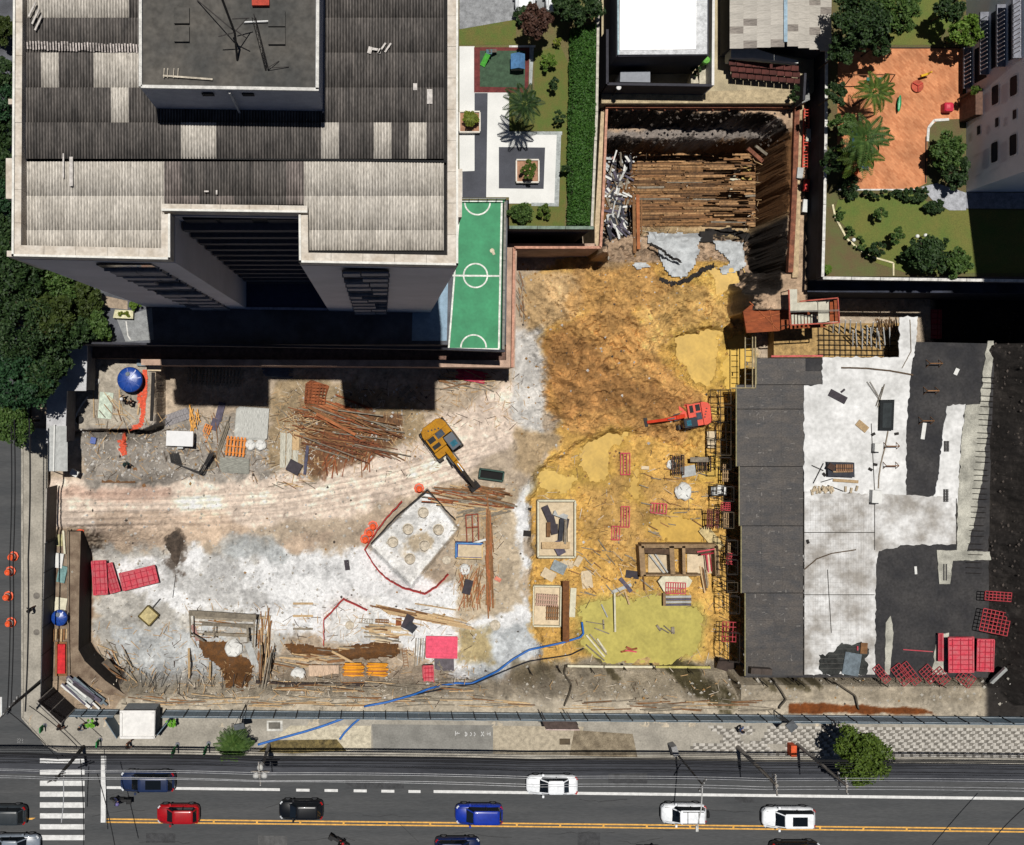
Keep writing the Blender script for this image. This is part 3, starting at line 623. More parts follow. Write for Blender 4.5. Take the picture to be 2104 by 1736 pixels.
sheet('lawn',[(1830,-40),(1990,-40),(1960,40),(1920,92),(1740,92),(1740,-40)],MATS['lawn2'],z0-.008)
line([(1711,420),(1716,445),(1740,490),(1765,512),(1788,527)],.16,mat('edging_cream',(224,214,176)),'garden_edging',z0+.05)
line([(1790,527),(1836,540),(1836,566)],.14,MATS['edging_cream'],'garden_edging',z0+.05)
line([(1906,290),(1908,262),(1920,247),(1950,245)],.22,MATS['coping_white'],'garden_edging',z0+.05)
line([(1738,98),(1905,98),(1975,98)],.1,mat('edge_dark',(70,54,44)),'garden_edging',z0+.05)
line([(1903,280),(1902,375)],.1,MATS['edge_dark'],'garden_edging',z0+.05)
# ================================================================ apartment block with corrugated roof
ZT=37.7;ZRF=37.0
FAC=mat('facade_grey',(226,222,226),var=.06,scale=.3,bump=.1,world=True)
WHT=mat('parapet_white',(226,218,206),var=.14,scale=.9,fine=5,world=True,bump=.3,rgb2=(196,184,168))
block=thing('apartment_block','tall apartment block with corrugated roof and white parapet beside the building site','building',P(480,200,ZL));block.location.z=ZL
OUT=[(30,-160),(30,325),(27,325),(24,527),(351,534),(351,436),(614,440),(615,540),(941,546),(941,446),(940,347),(941,-160)]
kz=(H-ZT)/(H-(ZRF-.5));mb=MB();mb.prism([P(x,y,ZT)[:2]for x,y in OUT],ZL,ZRF-.5);mb.build('wall',FAC,block)
for fp in([(12,325),(31,325),(31,408),(12,408)],[(940,347),(950,347),(949,446),(940,446)],[(17,203),(31,203),(31,214),(17,214)],[(14,515),(26,515),(26,527),(14,527)]):
    mb=MB();mb.prismF(fp,ZT-.05,ZL if fp[0][0]>900 else ZT-6);mb.build('side_bay',WHT,block)
# parapet: each straight run with cap stones
def run(a,b_,wd,side):
    pa,pb=P(*a,ZT),P(*b_,ZT);d=(pb-pa);L=d.length;d.normalize();nrm=Vector((-d.y,d.x,0))*side
    n_=max(1,round(L/1.75))
    for k in range(n_):
        q0=pa+d*(L*k/n_+.008)+nrm*wd/2;q1=pa+d*(L*(k+1)/n_-.008)+nrm*wd/2
        mb=MB();dz=rr(-.015,.015);mb.beam(q0+Vector((0,0,-.45+dz)),q1+Vector((0,0,-.45+dz)),wd,1.06);mb.build('parapet_stone',WHT,block)
    q0=pa+nrm*.06;q1=pb+nrm*.06;mb=MB();mb.beam(q0+Vector((0,0,.13)),q1+Vector((0,0,.13)),.12,.12);mb.build('parapet_lip',mat('lip_white',(238,236,228),var=.1,world=True),block)
run((30,-160),(26,527),.48,1)
run((26,527),(351,534),.62,1)
run((351,534),(351,440),.5,1)
run((333,434),(632,438),.4,1)
run((614,442),(615,540),.5,1)
run((615,540),(941,546),.56,1)
run((941,546),(941,-160),.58,1)
# roof deck under the sheets
mb=MB();mb.prismF([(40,-150),(36,515),(340,520),(340,425),(625,430),(625,530),(930,535),(930,-150)],ZRF-.25,ZRF-.4);mb.build('roof_deck',mat('roof_void',(30,28,28)),block)
# corrugated fibre cement sheets
NW,SWD,SLN=6,.97,2.02
def sheet_mesh(L,nw=NW):
    mb=MB();seg=6;wv=SWD/NW;xs=[i*wv/seg for i in range(nw*seg+1)]
    top=[(x,.032*math.cos(2*math.pi*x/wv))for x in xs];k=len(top)
    vs=[(x,0,z)for x,z in top]+[(x,-L,z)for x,z in top]+[(x,-L,z-.012)for x,z in top]
    fs=[(i,k+i,k+i+1,i+1)for i in range(k-1)]+[(k+i,2*k+i,2*k+i+1,k+i+1)for i in range(k-1)]
    mb.add(vs,fs);return mb.v,mb.f
def smesh(L,m_):
    v,f=sheet_mesh(L);me=bpy.data.meshes.new('roof_sheet');me.from_pydata(v,[],f);me.materials.append(m_)
    me.polygons.foreach_set('use_smooth',[True]*len(f));me.update();return me
def corr(key,rgb,rgb2,rnd):
    m_=mat(key,rgb,var=.3,scale=1.1,fine=7,stretch=(2.2,.5,1),rgb2=rgb2,rnd=rnd,world=True,rough=.95,spec=.1)
    n=m_.node_tree.nodes;l=m_.node_tree.links # sheet colour runs darker in the troughs and paler on the ridges
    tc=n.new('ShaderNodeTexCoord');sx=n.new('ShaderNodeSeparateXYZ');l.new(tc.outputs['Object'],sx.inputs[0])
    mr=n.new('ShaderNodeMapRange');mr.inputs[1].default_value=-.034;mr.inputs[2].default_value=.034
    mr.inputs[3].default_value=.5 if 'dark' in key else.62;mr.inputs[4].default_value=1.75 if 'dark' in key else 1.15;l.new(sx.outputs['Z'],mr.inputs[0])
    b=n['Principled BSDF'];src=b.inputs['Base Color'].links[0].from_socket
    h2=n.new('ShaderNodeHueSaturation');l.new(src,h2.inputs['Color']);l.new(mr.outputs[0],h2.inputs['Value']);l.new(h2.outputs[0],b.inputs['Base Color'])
    return m_
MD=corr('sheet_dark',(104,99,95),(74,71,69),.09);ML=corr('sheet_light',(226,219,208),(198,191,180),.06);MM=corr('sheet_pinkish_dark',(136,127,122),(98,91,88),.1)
lens={}
def smd(L,m_):
    k=(round(L,2),m_.name)
    if k not in lens:lens[k]=smesh(L,m_)
    return lens[k]
LIGHT=[(88,128,95,178),(200,292,104,180),(224,282,180,252),(360,400,250,322),(395,437,245,290),(663,700,255,328),(775,812,257,330),(850,888,258,331),(92,280,-40,35),(55,92,-40,60)]
nrow=0
x_w0=P(50,0,ZRF).x;x_w1=P(921,0,ZRF).x
ncol=int((x_w1-x_w0)/SWD)+1
def tone_at(fx,fy,low):
    if low:
        if 358<fx<600:return MD if random.random()<.85 else MM
        if 600<=fx<622 or 345<fx<=358:return MM
        return ML
    for a,b_,c,d in LIGHT:
        if a-1<fx<b_+1 and c-2<fy<d+2:return ML
    return MM if random.random()<.03 else MD
rows=[]
y_top=P(0,326,ZRF).y+.03
for k in range(8):rows.append((y_top+(k+1)*1.94,1.99,False,ZRF+.02+.14*(7-k)/7))
y_low=P(0,331,ZRF).y-.02
rows+=[(y_low,1.95,True,ZRF-.02),(y_low-1.9,1.95,True,ZRF-.04),(y_low-3.8,1.12,True,ZRF-.06)]
for yt,L,low,z in rows:
    for c in range(ncol):
        xx=x_w0+c*SWD;fxc=NX+(xx+SWD/2)*SPX*H/(H-ZRF);fyc=NY-(yt-L/2)*SPX*H/(H-ZRF)
        Lc=L;
        if xx+SWD>x_w1+.1:continue
        if low and 336<fxc<628:
            bot=P(0,420,ZRF).y
            if yt<bot+.15:continue
            Lc=min(L,yt-bot)
        if low and 628>fxc>606:Lc=min(Lc,max(.2,yt-P(0,430,ZRF).y))
        slope=-(NX-fxc)*.00001
        o=place('roof_sheet',smd(Lc,tone_at(fxc,fyc,low)),block,Vector((xx,yt-(fxc-480)*.0005*0,z+(c%2)*.006))-block.location)
        o.rotation_euler=(R(2.2 if not low else 1.2),0,0)
# ridge flashing and gutter
mb=MB()
for i in range(40):
    x=56+i*5.9
    mb.beam(P(x,84+rr(-2,2)+(x-50)*.03,ZRF+.32),P(x+1,101+rr(-2,2)+(x-50)*.03,ZRF+.18),.08,.05)
mb.build('ridge_cap',mat('ridge_white',(206,196,190),var=.3),block)
mb=MB();mb.beam(P(52,320,ZRF+.02),P(918,332,ZRF+.02),.12,.1);mb.build('gutter',mat('gutter_black',(16,16,18)),block)
for side,xx in((0,49),(1,922)):
    mb=MB();mb.beam(P(xx,-150,ZRF+.1),P(xx-2,508,ZRF+.1),.1,.2);mb.build('side_gutter',mat('gutter_black',(16,16,18)),block)
for(x,y,a,b_)in((770,100,12,5),(785,98,3,26),(797,97,3,22),(760,102,8,14),(780,104,6,10)):
    mb=MB();mb.beam(P(x-a/2,y,ZRF+.2),P(x+a/2,y+2,ZRF+.2),b_*mpu(ZRF),.05);mb.build('sheet_fragment',mat('fragment',(212,206,200)),block)
for(x,y,a,b_)in((853,178,8,14),(883,198,11,30),(445,395,3,9),(424,393,9,3),(130,340,3,50),(146,352,7,60)):
    mb=MB();mb.prismF(rect(x,y,a,b_),ZRF+.19,ZRF+.15);mb.build('roof_patch',mat('fragment',(212,206,200)),block)
for(x,y)in((65,20),(72,35),(78,48)):
    mb=MB();mb.beam(P(x-6,y+14,ZRF+.3),P(x+8,y-16,ZRF+.35),.1,.06);mb.build('loose_pipe',mat('fragment',(212,206,200)),block)
# ---- rooftop machine room
ZP=41.2
SLAB=mat('roof_slab',(94,90,84),var=.28,scale=.35,fine=3,world=True,rgb2=(70,70,68))
mb=MB();mb.prismF([(288,-200),(658,-200),(655,185),(287,179)],ZP-.12,ZRF-.3);mb.build('machine_room_wall',mat('machine_wall',(186,188,198),var=.06,world=True),block)
mb=MB();mb.prismF([(294,-198),(650,-198),(648,180),(293,174)],ZP-.06,ZP-.2);roofm=mb.build('machine_room_roof',SLAB,block)
for a,b_ in(((289,-200),(289,178)),((290,178),(655,184)),((654,-200),(652,184))):
    mb=MB();mb.beam(P(*a,ZP),P(*b_,ZP),.16,.16);mb.build('machine_room_kerb',mat('kerb_white',(222,220,214),var=.15,world=True),block)
mb=MB();mb.prismF([(655,-100),(668,-100),(666,228),(662,230),(655,186)],ZRF+.45,ZRF-.2);mb.build('machine_room_plinth',mat('plinth',(128,130,140),world=True),block)
kk=P(0,182,ZP)
for fx,s in((421,9),(505,9)):
    p=P(fx,183,ZP);mb=MB();mb.box((p.x,P(0,182,ZP).y-.02,ZP-1.0),(.62,.06,.45));mb.build('vent',mat('vent_dark',(36,38,44)),block)
mb=MB();p=P(470,182,ZP);mb.tube([(p.x,p.y-.12,ZP-.3),(p.x,p.y-.12,ZRF)],.06,8);mb.build('drain_pipe',mat('pipe_white',(210,210,210)),block)
# hatches on the machine room roof and fallen masts lying on it
for c,u0,u1,v0,v1 in((0,1430,1555,60,190),(0,1430,1555,215,340),(1,100,240,85,215),(1,100,240,225,362)):
    mb=MB();mb.prismF([T(c,0,u0,v0),T(c,0,u1,v0),T(c,0,u1,v1),T(c,0,u0,v1)],ZP+.12,ZP-.1);mb.build('roof_hatch',SLAB,block)
mb=MB();mb.prismF([T(0,0,2070,-20),T(1,0,108,-20),T(1,0,108,42),T(0,0,2070,42)],ZP+.2,ZP-.1);mb.build('red_hatch',mat('red_paint_dull',(188,74,56)),block)
STEEL=mat('old_steel',(64,60,58),rough=.7)
mt=thing('antenna_mast','thin dark lattice antenna mast with stays on the machine room roof','antenna',P(*T(1,0,92,575),ZP))
for dx,dy in((-.09,-.07),(.09,-.07),(0,.1)):
    a=P(*T(1,0,92,570),ZP-.06);b_=P(*T(0,0,2085,130),ZP+3.2);MB().tube([a+Vector((dx,dy,0)),b_+Vector((dx,dy,0))],.022,5).build('chord',STEEL,mt)
mb=MB()
for i in range(14):
    a=P(*T(1,0,92,570),ZP-.06);b_=P(*T(0,0,2085,130),ZP+3.2);q0=a.lerp(b_,i/14);q1=a.lerp(b_,(i+1)/14);s_=1 if i%2 else-1
    mb.tube([q0+Vector((.09*s_,-.07,0)),q1+Vector((-.09*s_,-.07,0))],.014,4);mb.tube([q0+Vector((.09*s_,-.07,0)),q1+Vector((0,.1,0))],.014,4)
mb.build('lacing',STEEL,mt)
for uv in((190,500),(270,548)):MB().tube([P(*T(1,0,92,560),ZP+.2),P(*T(1,0,*uv),ZP)],.02,4).build('stay',STEEL,mt)
mt=thing('antenna_aerial','dark rod aerial with cross arms on the left of the machine room roof','antenna',P(*T(0,0,1950,490),ZP))
MB().tube([P(*T(0,0,1950,490),ZP),P(*T(0,0,1930,270),ZP+1.5),P(*T(0,0,1825,-10),ZP+3.4)],.06,6).build('mast',mat('mast_black',(28,26,26)),mt)
for a,b_ in(((1930,265),(1795,300)),((1930,260),(2030,150)),((1925,240),(2025,312)),((1910,155),(2050,148)),((1925,255),(1620,0))):
    MB().tube([P(*T(0,0,*a),ZP+1.5),P(*T(0,0,*b_),ZP+(1.2 if b_[0]>1700 else.05))],.03,5).build('arm',STEEL,mt)
mb=MB();mb.beam(P(*T(0,0,1340,622),ZP+.05),P(*T(0,0,1748,652),ZP+.05),.09,.06)
for u in(1350,1380,1430,1465):mb.beam(P(*T(0,0,u,560),ZP+.08),P(*T(0,0,u-4,640),ZP+.08),.035,.03)
tag(mb.build('roof_ladder',mat('pale_wood',(206,196,178))),'pale pole with short rungs lying on the machine room roof','ladder')
mb=MB();mb.tube([P(*T(0,0,2000,182),ZP+.06),P(*T(1,0,188,170),ZP+.06)],.05,6);tag(mb.build('white_pole',mat('white_plastic',(228,228,226))),'white pole lying across the top of the machine room roof','pole')
# ---- facades: window bands that step up the wall
GLS=glass('facade_glass',(26,30,38));SHU=mat('shutter',(166,164,170),var=.08,rnd=.18);SLT=mat('sill_grey',(150,148,150))
def fy_of(fx): # south face line (world y) of the wings at roof level
    return None
rng=random.Random(3)
def band(x0f,x1f,yroof,floors,label):
    xa,xb=P(x0f,yroof,ZT).x,P(x1f,yroof,ZT).x;yw=P((x0f+x1f)/2,yroof,ZT).y+.1
    fh=(ZT-1.6-ZL)/floors
    for i in range(floors):
        zc_=ZT-1.1-(i+.5)*fh;wd=(xb-xa)
        mb=MB();mb.box(((xa+xb)/2,yw+.02-.14,zc_),(wd,.12,fh*.62));win=mb.build('window',GLS,block)
        cut=rng.uniform(.3,.7);mode=rng.random()
        for(s0,s1)in((0,cut),(cut,1)):
            if rng.random()<.72:
                mb=MB();dz=rng.choice((0,.0,.25,-.2));hh=fh*rng.choice((.62,.45,.5))
                mb.box((xa+wd*(s0+s1)/2,yw-.20-.02,zc_+dz),(wd*(s1-s0)-.08,.08,hh));mb.build('shutter',SHU,win)
        mb=MB();mb.box(((xa+xb)/2,yw-.18,zc_-fh*.36),(wd+.1,.24,.1));mb.build('sill',SLT,win)
band(700,800,548,11,'right');band(181,298,534,11,'left')
# recess between the wings: galleries with dark openings
xa,xb=P(353,440,ZT).x,P(612,440,ZT).x;yw=P(480,438,ZT).y+.1;nf=12;fh=(ZT-1.0-ZL)/nf
for i in range(nf):
    zc_=ZT-1.0-(i+.5)*fh
    mb=MB();mb.box(((xa+xb)/2,yw-.1,zc_+.1),(xb-xa-.6,.1,fh*.55));g_=mb.build('gallery_opening',mat('opening_dark',(30,32,40)),block)
    mb=MB();mb.box(((xa+xb)/2,yw-.3,zc_-fh*.36),(xb-xa-.1,.55,fh*.3));mb.build('gallery_ledge',mat('ledge_dark',(92,92,100),var=.1),g_)
    for k in range(3):
        if rng.random()<.7:
            xm=xa+(xb-xa)*(k+.5+rng.uniform(-.1,.1))/3;mb=MB();mb.box((xm,yw-.17,zc_+.1),((xb-xa)*.26,.06,fh*.5));mb.build('blind',mat('blind_grey',(76,76,84),rnd=.2),g_)
mb=MB();mb.prismF([(500,560),(674,562),(673,634),(502,632)],ZL+.6,ZL);cn=mb.build('entrance_canopy',mat('canopy_blue',(58,66,96),var=.1,world=True),block)
mb=MB();mb.beam(P(502,633,ZL+.66),P(673,635,ZL+.66),.2,.12);mb.build('canopy_edge',mat('pale_edge',(170,176,200)),block)
# left of the block: bits of the entrance garden
sheet('entry_path',[(240,655),(312,632),(316,698),(258,702)],mat('entry_path',(150,152,152),var=.15,world=True),ZL+.01)
sheet('entry_terrace',[(180,600),(262,618),(262,636),(205,630)],mat('entry_terrace',(166,148,128),world=True),ZL+.01)
mb=MB();mb.prismF([(236,636),(274,638),(273,655),(232,653)],ZL+.5,ZL);tag(mb.build('flower_box',mat('cream_box',(220,214,176))),'cream flower box with yellow green plants left of the apartment block','planter')
line([(259,660),(263,690),(268,698)],.1,MATS['coping_white'],'path_edging',ZL+.04)
# ================================================================ small houses above the pit, tower on the right
hs_=thing('white_house','small house with a bright white flat roof above the pit','house',P(1360,60,3.0));hs_.location.z=3.0
ZH=8.2;RW=mat('roof_white',(250,250,250),var=.07,scale=.6,world=True,g=.82);HW=mat('house_wall_dark',(58,58,66),var=.15,world=True)
mb=MB();mb.prismF([(1266,-150),(1458,-150),(1456,114),(1266,116)],ZH-.25,3.0);mb.build('wall',HW,hs_)
mb=MB();mb.prismF([(1274,-150),(1432,-150),(1430,101),(1273,103)],ZH,ZH-.2);mb.build('roof',RW,hs_)
mb=MB();mb.prismF([(1432,-150),(1454,-150),(1453,111),(1272,112),(1272,103),(1430,102)],ZH-.05,ZH-.25);mb.build('roof_gutter',mat('gutter_pale',(214,216,218),world=True),hs_)
mb=MB();mb.beam(P(1269,-150,ZH+.05),P(1270,113,ZH+.05),.12,.2);mb.build('roof_edge',mat('edge_glassy',(176,200,206)),hs_)
yard=thing('yard_wall','dark yard wall with white right edge in front of the white roofed house','wall',P(1360,172,3));yard.location.z=3.0
for a,b_,m_ in(((1248,172),(1462,175),HW),((1248,60),(1248,172),HW),((1467,-100),(1465,175),mat('white_wall',(232,230,226),var=.08))):
    pa,pb=P(*a,5.6),P(*b_,5.6);mb=MB();mb.beam((pa.x,pa.y,4.3),(pb.x,pb.y,4.3),.22,2.6);mb.build('wall_section',m_,yard)
mb=MB();mb.prismF([(1275,146),(1336,146),(1336,169),(1274,168)],5.4,3.0);tag(mb.build('yard_shed',mat('shed_grey',(150,154,162),var=.06)),'grey flat shed roof in the dark yard of the white roofed house','shed')
mb=MB();mb.prismF([(1420,152),(1432,152),(1436,171),(1420,171)],4.2,3.0);mb.prismF([(1437,135),(1450,128),(1450,172),(1437,172)],4.0,3.0);tag(mb.build('yard_steps',mat('steps_cream',(206,198,176))),'cream steps in the right corner of the dark yard','steps')
mb=MB();mb.lathe(P(1450,124,5.0),[(.1,-1.5),(.3,-.2),(.36,0),(.3,.2),(.1,.3)],12);tag(mb.build('green_ball',mat('ball_green',(120,190,84))),'bright green round topiary at the right corner of the dark yard','plant')
# grey roofed house with gable sheets
gh=thing('grey_house','house with pale grey gable roof of staggered sheets right of the white roof','house',P(1600,40,3));gh.location.z=3.0
mb=MB();mb.prismF([(1503,-150),(1700,-150),(1700,98),(1612,84),(1503,92)],6.2,3.0);mb.build('wall',HW,gh)
RG=mat('sheet_grey',(196,190,180),var=.1,rnd=.07,stretch=(.6,4,1));RGD=mat('sheet_grey_worn',(150,142,134),var=.2,rnd=.1,stretch=(.6,4,1))
rng=random.Random(5)
for side,(x0,x1)in enumerate(((1499,1611),(1617,1708))):
    for r in range(15):
        nseg=4;ya=-130+r*15
        for k in range(nseg):
            xa=x0+(x1-x0)*k/nseg;xb=x0+(x1-x0)*(k+1)/nseg
            za=(6.4+1.6*((xa-x0)/(x1-x0)if side==0 else 1-(xa-x0)/(x1-x0)));zb=(6.4+1.6*((xb-x0)/(x1-x0)if side==0 else 1-(xb-x0)/(x1-x0)))
            yo=(96-12*(x1-xa)/90*0)
            if ya>82:continue
            sl_=-.04*(xa-1611)if side==0 else.14*(xa-1617)
            v=[P(xa,ya+sl_,za),P(xb,ya+sl_,zb),P(xb,ya+15.6+sl_,zb),P(xa,ya+15.6+sl_,za)]
            dz=Vector((0,0,.04+.01*((r+k)%3)))
            mb=MB();mb.add([p+dz for p in v]+[p-Vector((0,0,.04))for p in v],[(3,2,1,0),(4,5,6,7),(0,1,5,4),(1,2,6,5),(2,3,7,6),(3,0,4,7)])
            mb.build('roof_sheet',RGD if rng.random()<.09 else RG,gh)
mb=MB();mb.beam(P(1614,-150,8.12),P(1614,86,8.12),.3,.08);mb.build('ridge_cap',mat('ridge_blue',(150,178,196),rough=.4),gh)
mb=MB();mb.prismF([(1502,97),(1548,98),(1590,112),(1640,124),(1640,130),(1575,122),(1546,119),(1502,119)],5.0,3.4);tag(mb.build('lean_to_roof',mat('lean_to',(214,216,212),var=.06)),'white curved canopy roof under the grey gable house','canopy')
# red tiled lean-to
rt=thing('tiled_roof','dark red tiled lean-to roof in the shade below the grey gable house','roof',P(1560,140,3));rt.location.z=3.0
TL=mat('roof_tile_red_shaded',(84,42,36),var=.25,rnd=.2)  # shade over the lean-to is put into the tile colour
for r in range(3):
    for k in range(9):
        x=1498+k*16+r*3;y=122+r*13+k*1.5;z=4.6-r*.25
        mb=MB();mb.prismF([(x,y),(x+15,y+1.5),(x+15,y+12),(x,y+11)],z+.01*(k%2),z-.12);mb.build('tile_panel',TL,rt)
wall('alley_wall','dark alley wall right of the pit below the grey house',[(1655,150),(1652,205)],5.0,1.5,.2,DKW)
mb=MB();mb.prismF([(1648,170),(1662,158),(1664,205),(1648,212)],3.6,2.0);tag(mb.build('slatted_board',mat('slat_grey',(150,150,148),stretch=(1,12,1),var=.4)),'grey slatted panel at the top right corner of the pit','panel')
# ---------------------------------------------------------------- tower
TW=mat('tower_white',(236,236,242),var=.05,scale=.2,world=True);ZTT=60.0
tw=thing('tower_block','white tower with rounded windows at the upper right edge','building',P(2000,200,ZL));tw.location.z=ZL
xw=P(1985,0,ZL).x;ya=P(0,394,ZL).y;yb=P(0,-700,ZL).y
mb=MB();mb.prism([(xw,ya),(xw+26,ya),(xw+26,yb),(xw,yb)],ZL,ZTT);mb.build('wall',TW,tw)
def wwin(fx,fy,wy,wz):
    # point of the west face seen at this place
    k=(fx-NX)/SPX;z=H-H*xw/k;y=(NY-fy)/SPX*(H-z)/H
    mb=MB();n_=14;pts=[]
    for i in range(n_*2):
        a=2*math.pi*i/(n_*2);ca,sa=math.cos(a),math.sin(a);e=.28
        pts.append((math.copysign(abs(ca)**e,ca)*wy/2,math.copysign(abs(sa)**e,sa)*wz/2))
    mb.add([(xw-.03,y+a,z+b_)for a,b_ in pts]+[(xw+.05,y+a,z+b_)for a,b_ in pts],[tuple(range(len(pts)))])
    f=mb.build('window',mat('tower_glass',(22,26,38),rough=.5,var=.05,bump=0,spec=.05,g=1),tw)
    mb=MB();k_=len(pts);mb.add([(xw-.06,y+a*1.16,z+b_*1.12)for a,b_ in pts]+[(xw-.06,y+a,z+b_)for a,b_ in pts],[(i,(i+1)%k_,k_+(i+1)%k_,k_+i)for i in range(k_)]);mb.build('frame',mat('frame_white',(226,226,232)),f)
for c in((1870,780),(2022,705)):wwin(*T(3,0,*c),1.55,1.0)
for c in((1735,1070),(1885,1005),(2030,940)):wwin(*T(3,0,*c),.75,.55)
for c in((1865,1250),(2018,1190)):wwin(*T(3,0,*c),1.65,1.0)
def strip(f0,y0,y1): # dark glazed stair strips with railings
    k=(f0-NX)/SPX;z=H-H*xw/k;f=(H-z)/H/SPX;a,b_=(NY-y0)*f,(NY-y1)*f
    mb=MB();mb.box((xw-.02,(a+b_)/2,z),(.06,abs(a-b_),1.7));w_=mb.build('window',mat('tower_glass'),tw)
    mb=MB();mb.box((xw-.35,(a+b_)/2,z-1.35),(.7,abs(a-b_)+.6,.18));mb.build('balcony',mat('balcony_grey',(138,140,150)),w_)
    for i in range(int(abs(a-b_)/.35)):
        mb=MB();mb.box((xw-.68,min(a,b_)+i*.35,z-.8),(.04,.06,1.0));mb.build('baluster',mat('frame_white',(226,226,232)),w_)
strip(2050,20,135);strip(2086,4,118);strip(2015,95,165);strip(2120,-20,100)
mb=MB();mb.box((xw-.3,P(0,225,ZL).y,ZL+1.3),(.6,2.2,2.4));mb.build('door_bay',mat('bay_wood',(112,84,70)),tw)
# ================================================================ slab under construction on the east side
PLY=mat('formwork_ply',(64,63,64),var=.42,scale=.8,fine=6,rnd=.12,stretch=(1.0,1.8,1),rough=.6,rgb2=(86,80,75),world=True)
WSL=mat('fresh_concrete',(240,240,239),var=.14,scale=.4,fine=2.5,world=True,rgb2=(204,204,202));MEM=mat('membrane',(34,34,38),var=.35,scale=.4,fine=5,world=True,rough=.75,rgb2=(60,58,58))
zd=ZD
# sub-slab: dark membrane everywhere, with an open bay in the top left corner
sub=[(1655,736),(1858,736),(1862,702),(2044,706),(2034,1000),(2030,1392),(1530,1392),(1530,1386),(1655,1386)]
sblock('slab_membrane',sub,zd,zd-.35,MEM)
# plywood deck: sheets one by one on joists
dk=thing('formwork_deck','long dark plywood formwork deck between the mud and the pale slab','deck',P(1580,1060,zd-.3));dk.location.z=zd-.3
edges=[(735,790,1553,1689),(790,840,1512,1655),(840,958,1512,1652),(958,1080,1518,1650),(1080,1218,1522,1650),(1218,1388,1530,1650)]
plm={}
for i,(y0,y1,x0,x1)in enumerate(edges):
    nx2=max(2,round((x1-x0)/48));ny2=max(1,round((y1-y0)/27))
    for a in range(nx2):
        for b_ in range(ny2):
            xa=x0+(x1-x0)*a/nx2;xb=x0+(x1-x0)*(a+1)/nx2;ya_=y0+(y1-y0)*b_/ny2+(1.0 if b_==0 else 0);yb_=y0+(y1-y0)*(b_+1)/ny2
            mb=MB();mb.prismF([(xa+.08,ya_+.08),(xb-.08,ya_+.08),(xb-.08,yb_-.08),(xa+.08,yb_-.08)],zd+rr(-.006,.006),zd-.05);mb.build('plywood_sheet',PLY,dk)
    for k in range(3):
        mb=MB();xx=x0+6+(x1-x0-12)*k/2;mb.beam(P(xx,y0,zd-.15),P(xx,y1,zd-.15),.1,.16);mb.build('joist',mat('joist_wood',(116,98,70)),dk)
    mb=MB();mb.beam(P(x0+.5,y0,zd+.02),P(x0+.5,y1,zd+.02),.09,.12);mb.build('edge_board',mat('edge_yellow',(150,142,104)),dk)
    mb=MB();mb.beam(P(x0,y0+.2,zd+.012),P(x1,y0+.2,zd+.012),.05,.03);mb.build('joint_strip',mat('joint_black',(22,20,20)),dk)
# pale concrete laid over the membrane, with torn edges
def torn(poly,amp=.12,n_=5,seed=1):
    rg=random.Random(seed);out=[]
    for a,b_ in zip(poly,poly[1:]+poly[:1]):
        L=math.hypot(b_[0]-a[0],b_[1]-a[1]);m_=max(1,int(L/4));nx_2,ny_2=-(b_[1]-a[1])/(L+1e-6),(b_[0]-a[0])/(L+1e-6);f1,f2=rg.uniform(.1,.2),rg.uniform(.3,.5);p1=rg.uniform(0,6)
        for i in range(m_):
            t_=i/m_;e_=min(1,4*t_*(1-t_))if L>12 else 0;w2=(math.sin(t_*L*f1+p1)*1.1+math.sin(t_*L*f2)*.7+rg.uniform(-.8,.8))*amp*10*e_*(1 if L>30 else.4)
            out.append((a[0]+(b_[0]-a[0])*t_+nx_2*w2,a[1]+(b_[1]-a[1])*t_+ny_2*w2))
    return out
def conc(poly,seed,m_=WSL,z=.09,amp=.12):mb=MB();mb.prismF(torn(poly,amp,5,seed),zd+z+.003*seed,zd-.02);return struct(mb.build('concrete_slab',m_))
conc([(1690,734),(1690,790),(1652,792),(1652,1010),(1862,1018),(1862,880),(1872,760),(1882,704),(1886,650),(1848,652),(1847,734)],1)
conc([(1652,1010),(1652,1386),(1798,1386),(1800,1160),(1806,1132),(1844,1125),(1850,1120),(1966,1118),(1964,1022),(1862,1017)],2,mat('concrete_worn',(232,232,231),var=.16,scale=.45,fine=3,world=True,rgb2=(160,155,148)),z=.094)
conc([(1906,1034),(1922,1014),(1930,960),(1938,880),(1946,834),(1984,830),(1975,900),(1968,1034)],3)
conc([(1985,832),(2014,830),(2020,760),(2030,700),(2042,700),(2038,760),(2030,860),(2022,960),(2005,1060),(1985,1140),(1966,1140),(1968,1024),(1976,900)],4,mat('concrete_edge',(182,180,168),var=.25,scale=.7,world=True))
conc([(1925,1130),(2046,1134),(2044,1150),(1958,1152),(1952,1200),(1930,1200)],5,MATS['concrete_edge'],z=.12,amp=.06)
conc([(1925,1305),(1950,1300),(1945,1386),(1915,1386)],6,MATS['concrete_edge'],z=.1)
conc([(1820,1280),(1830,1265),(1836,1300),(1828,1386),(1818,1386)],7,MATS['concrete_edge'],z=.05,amp=.05)
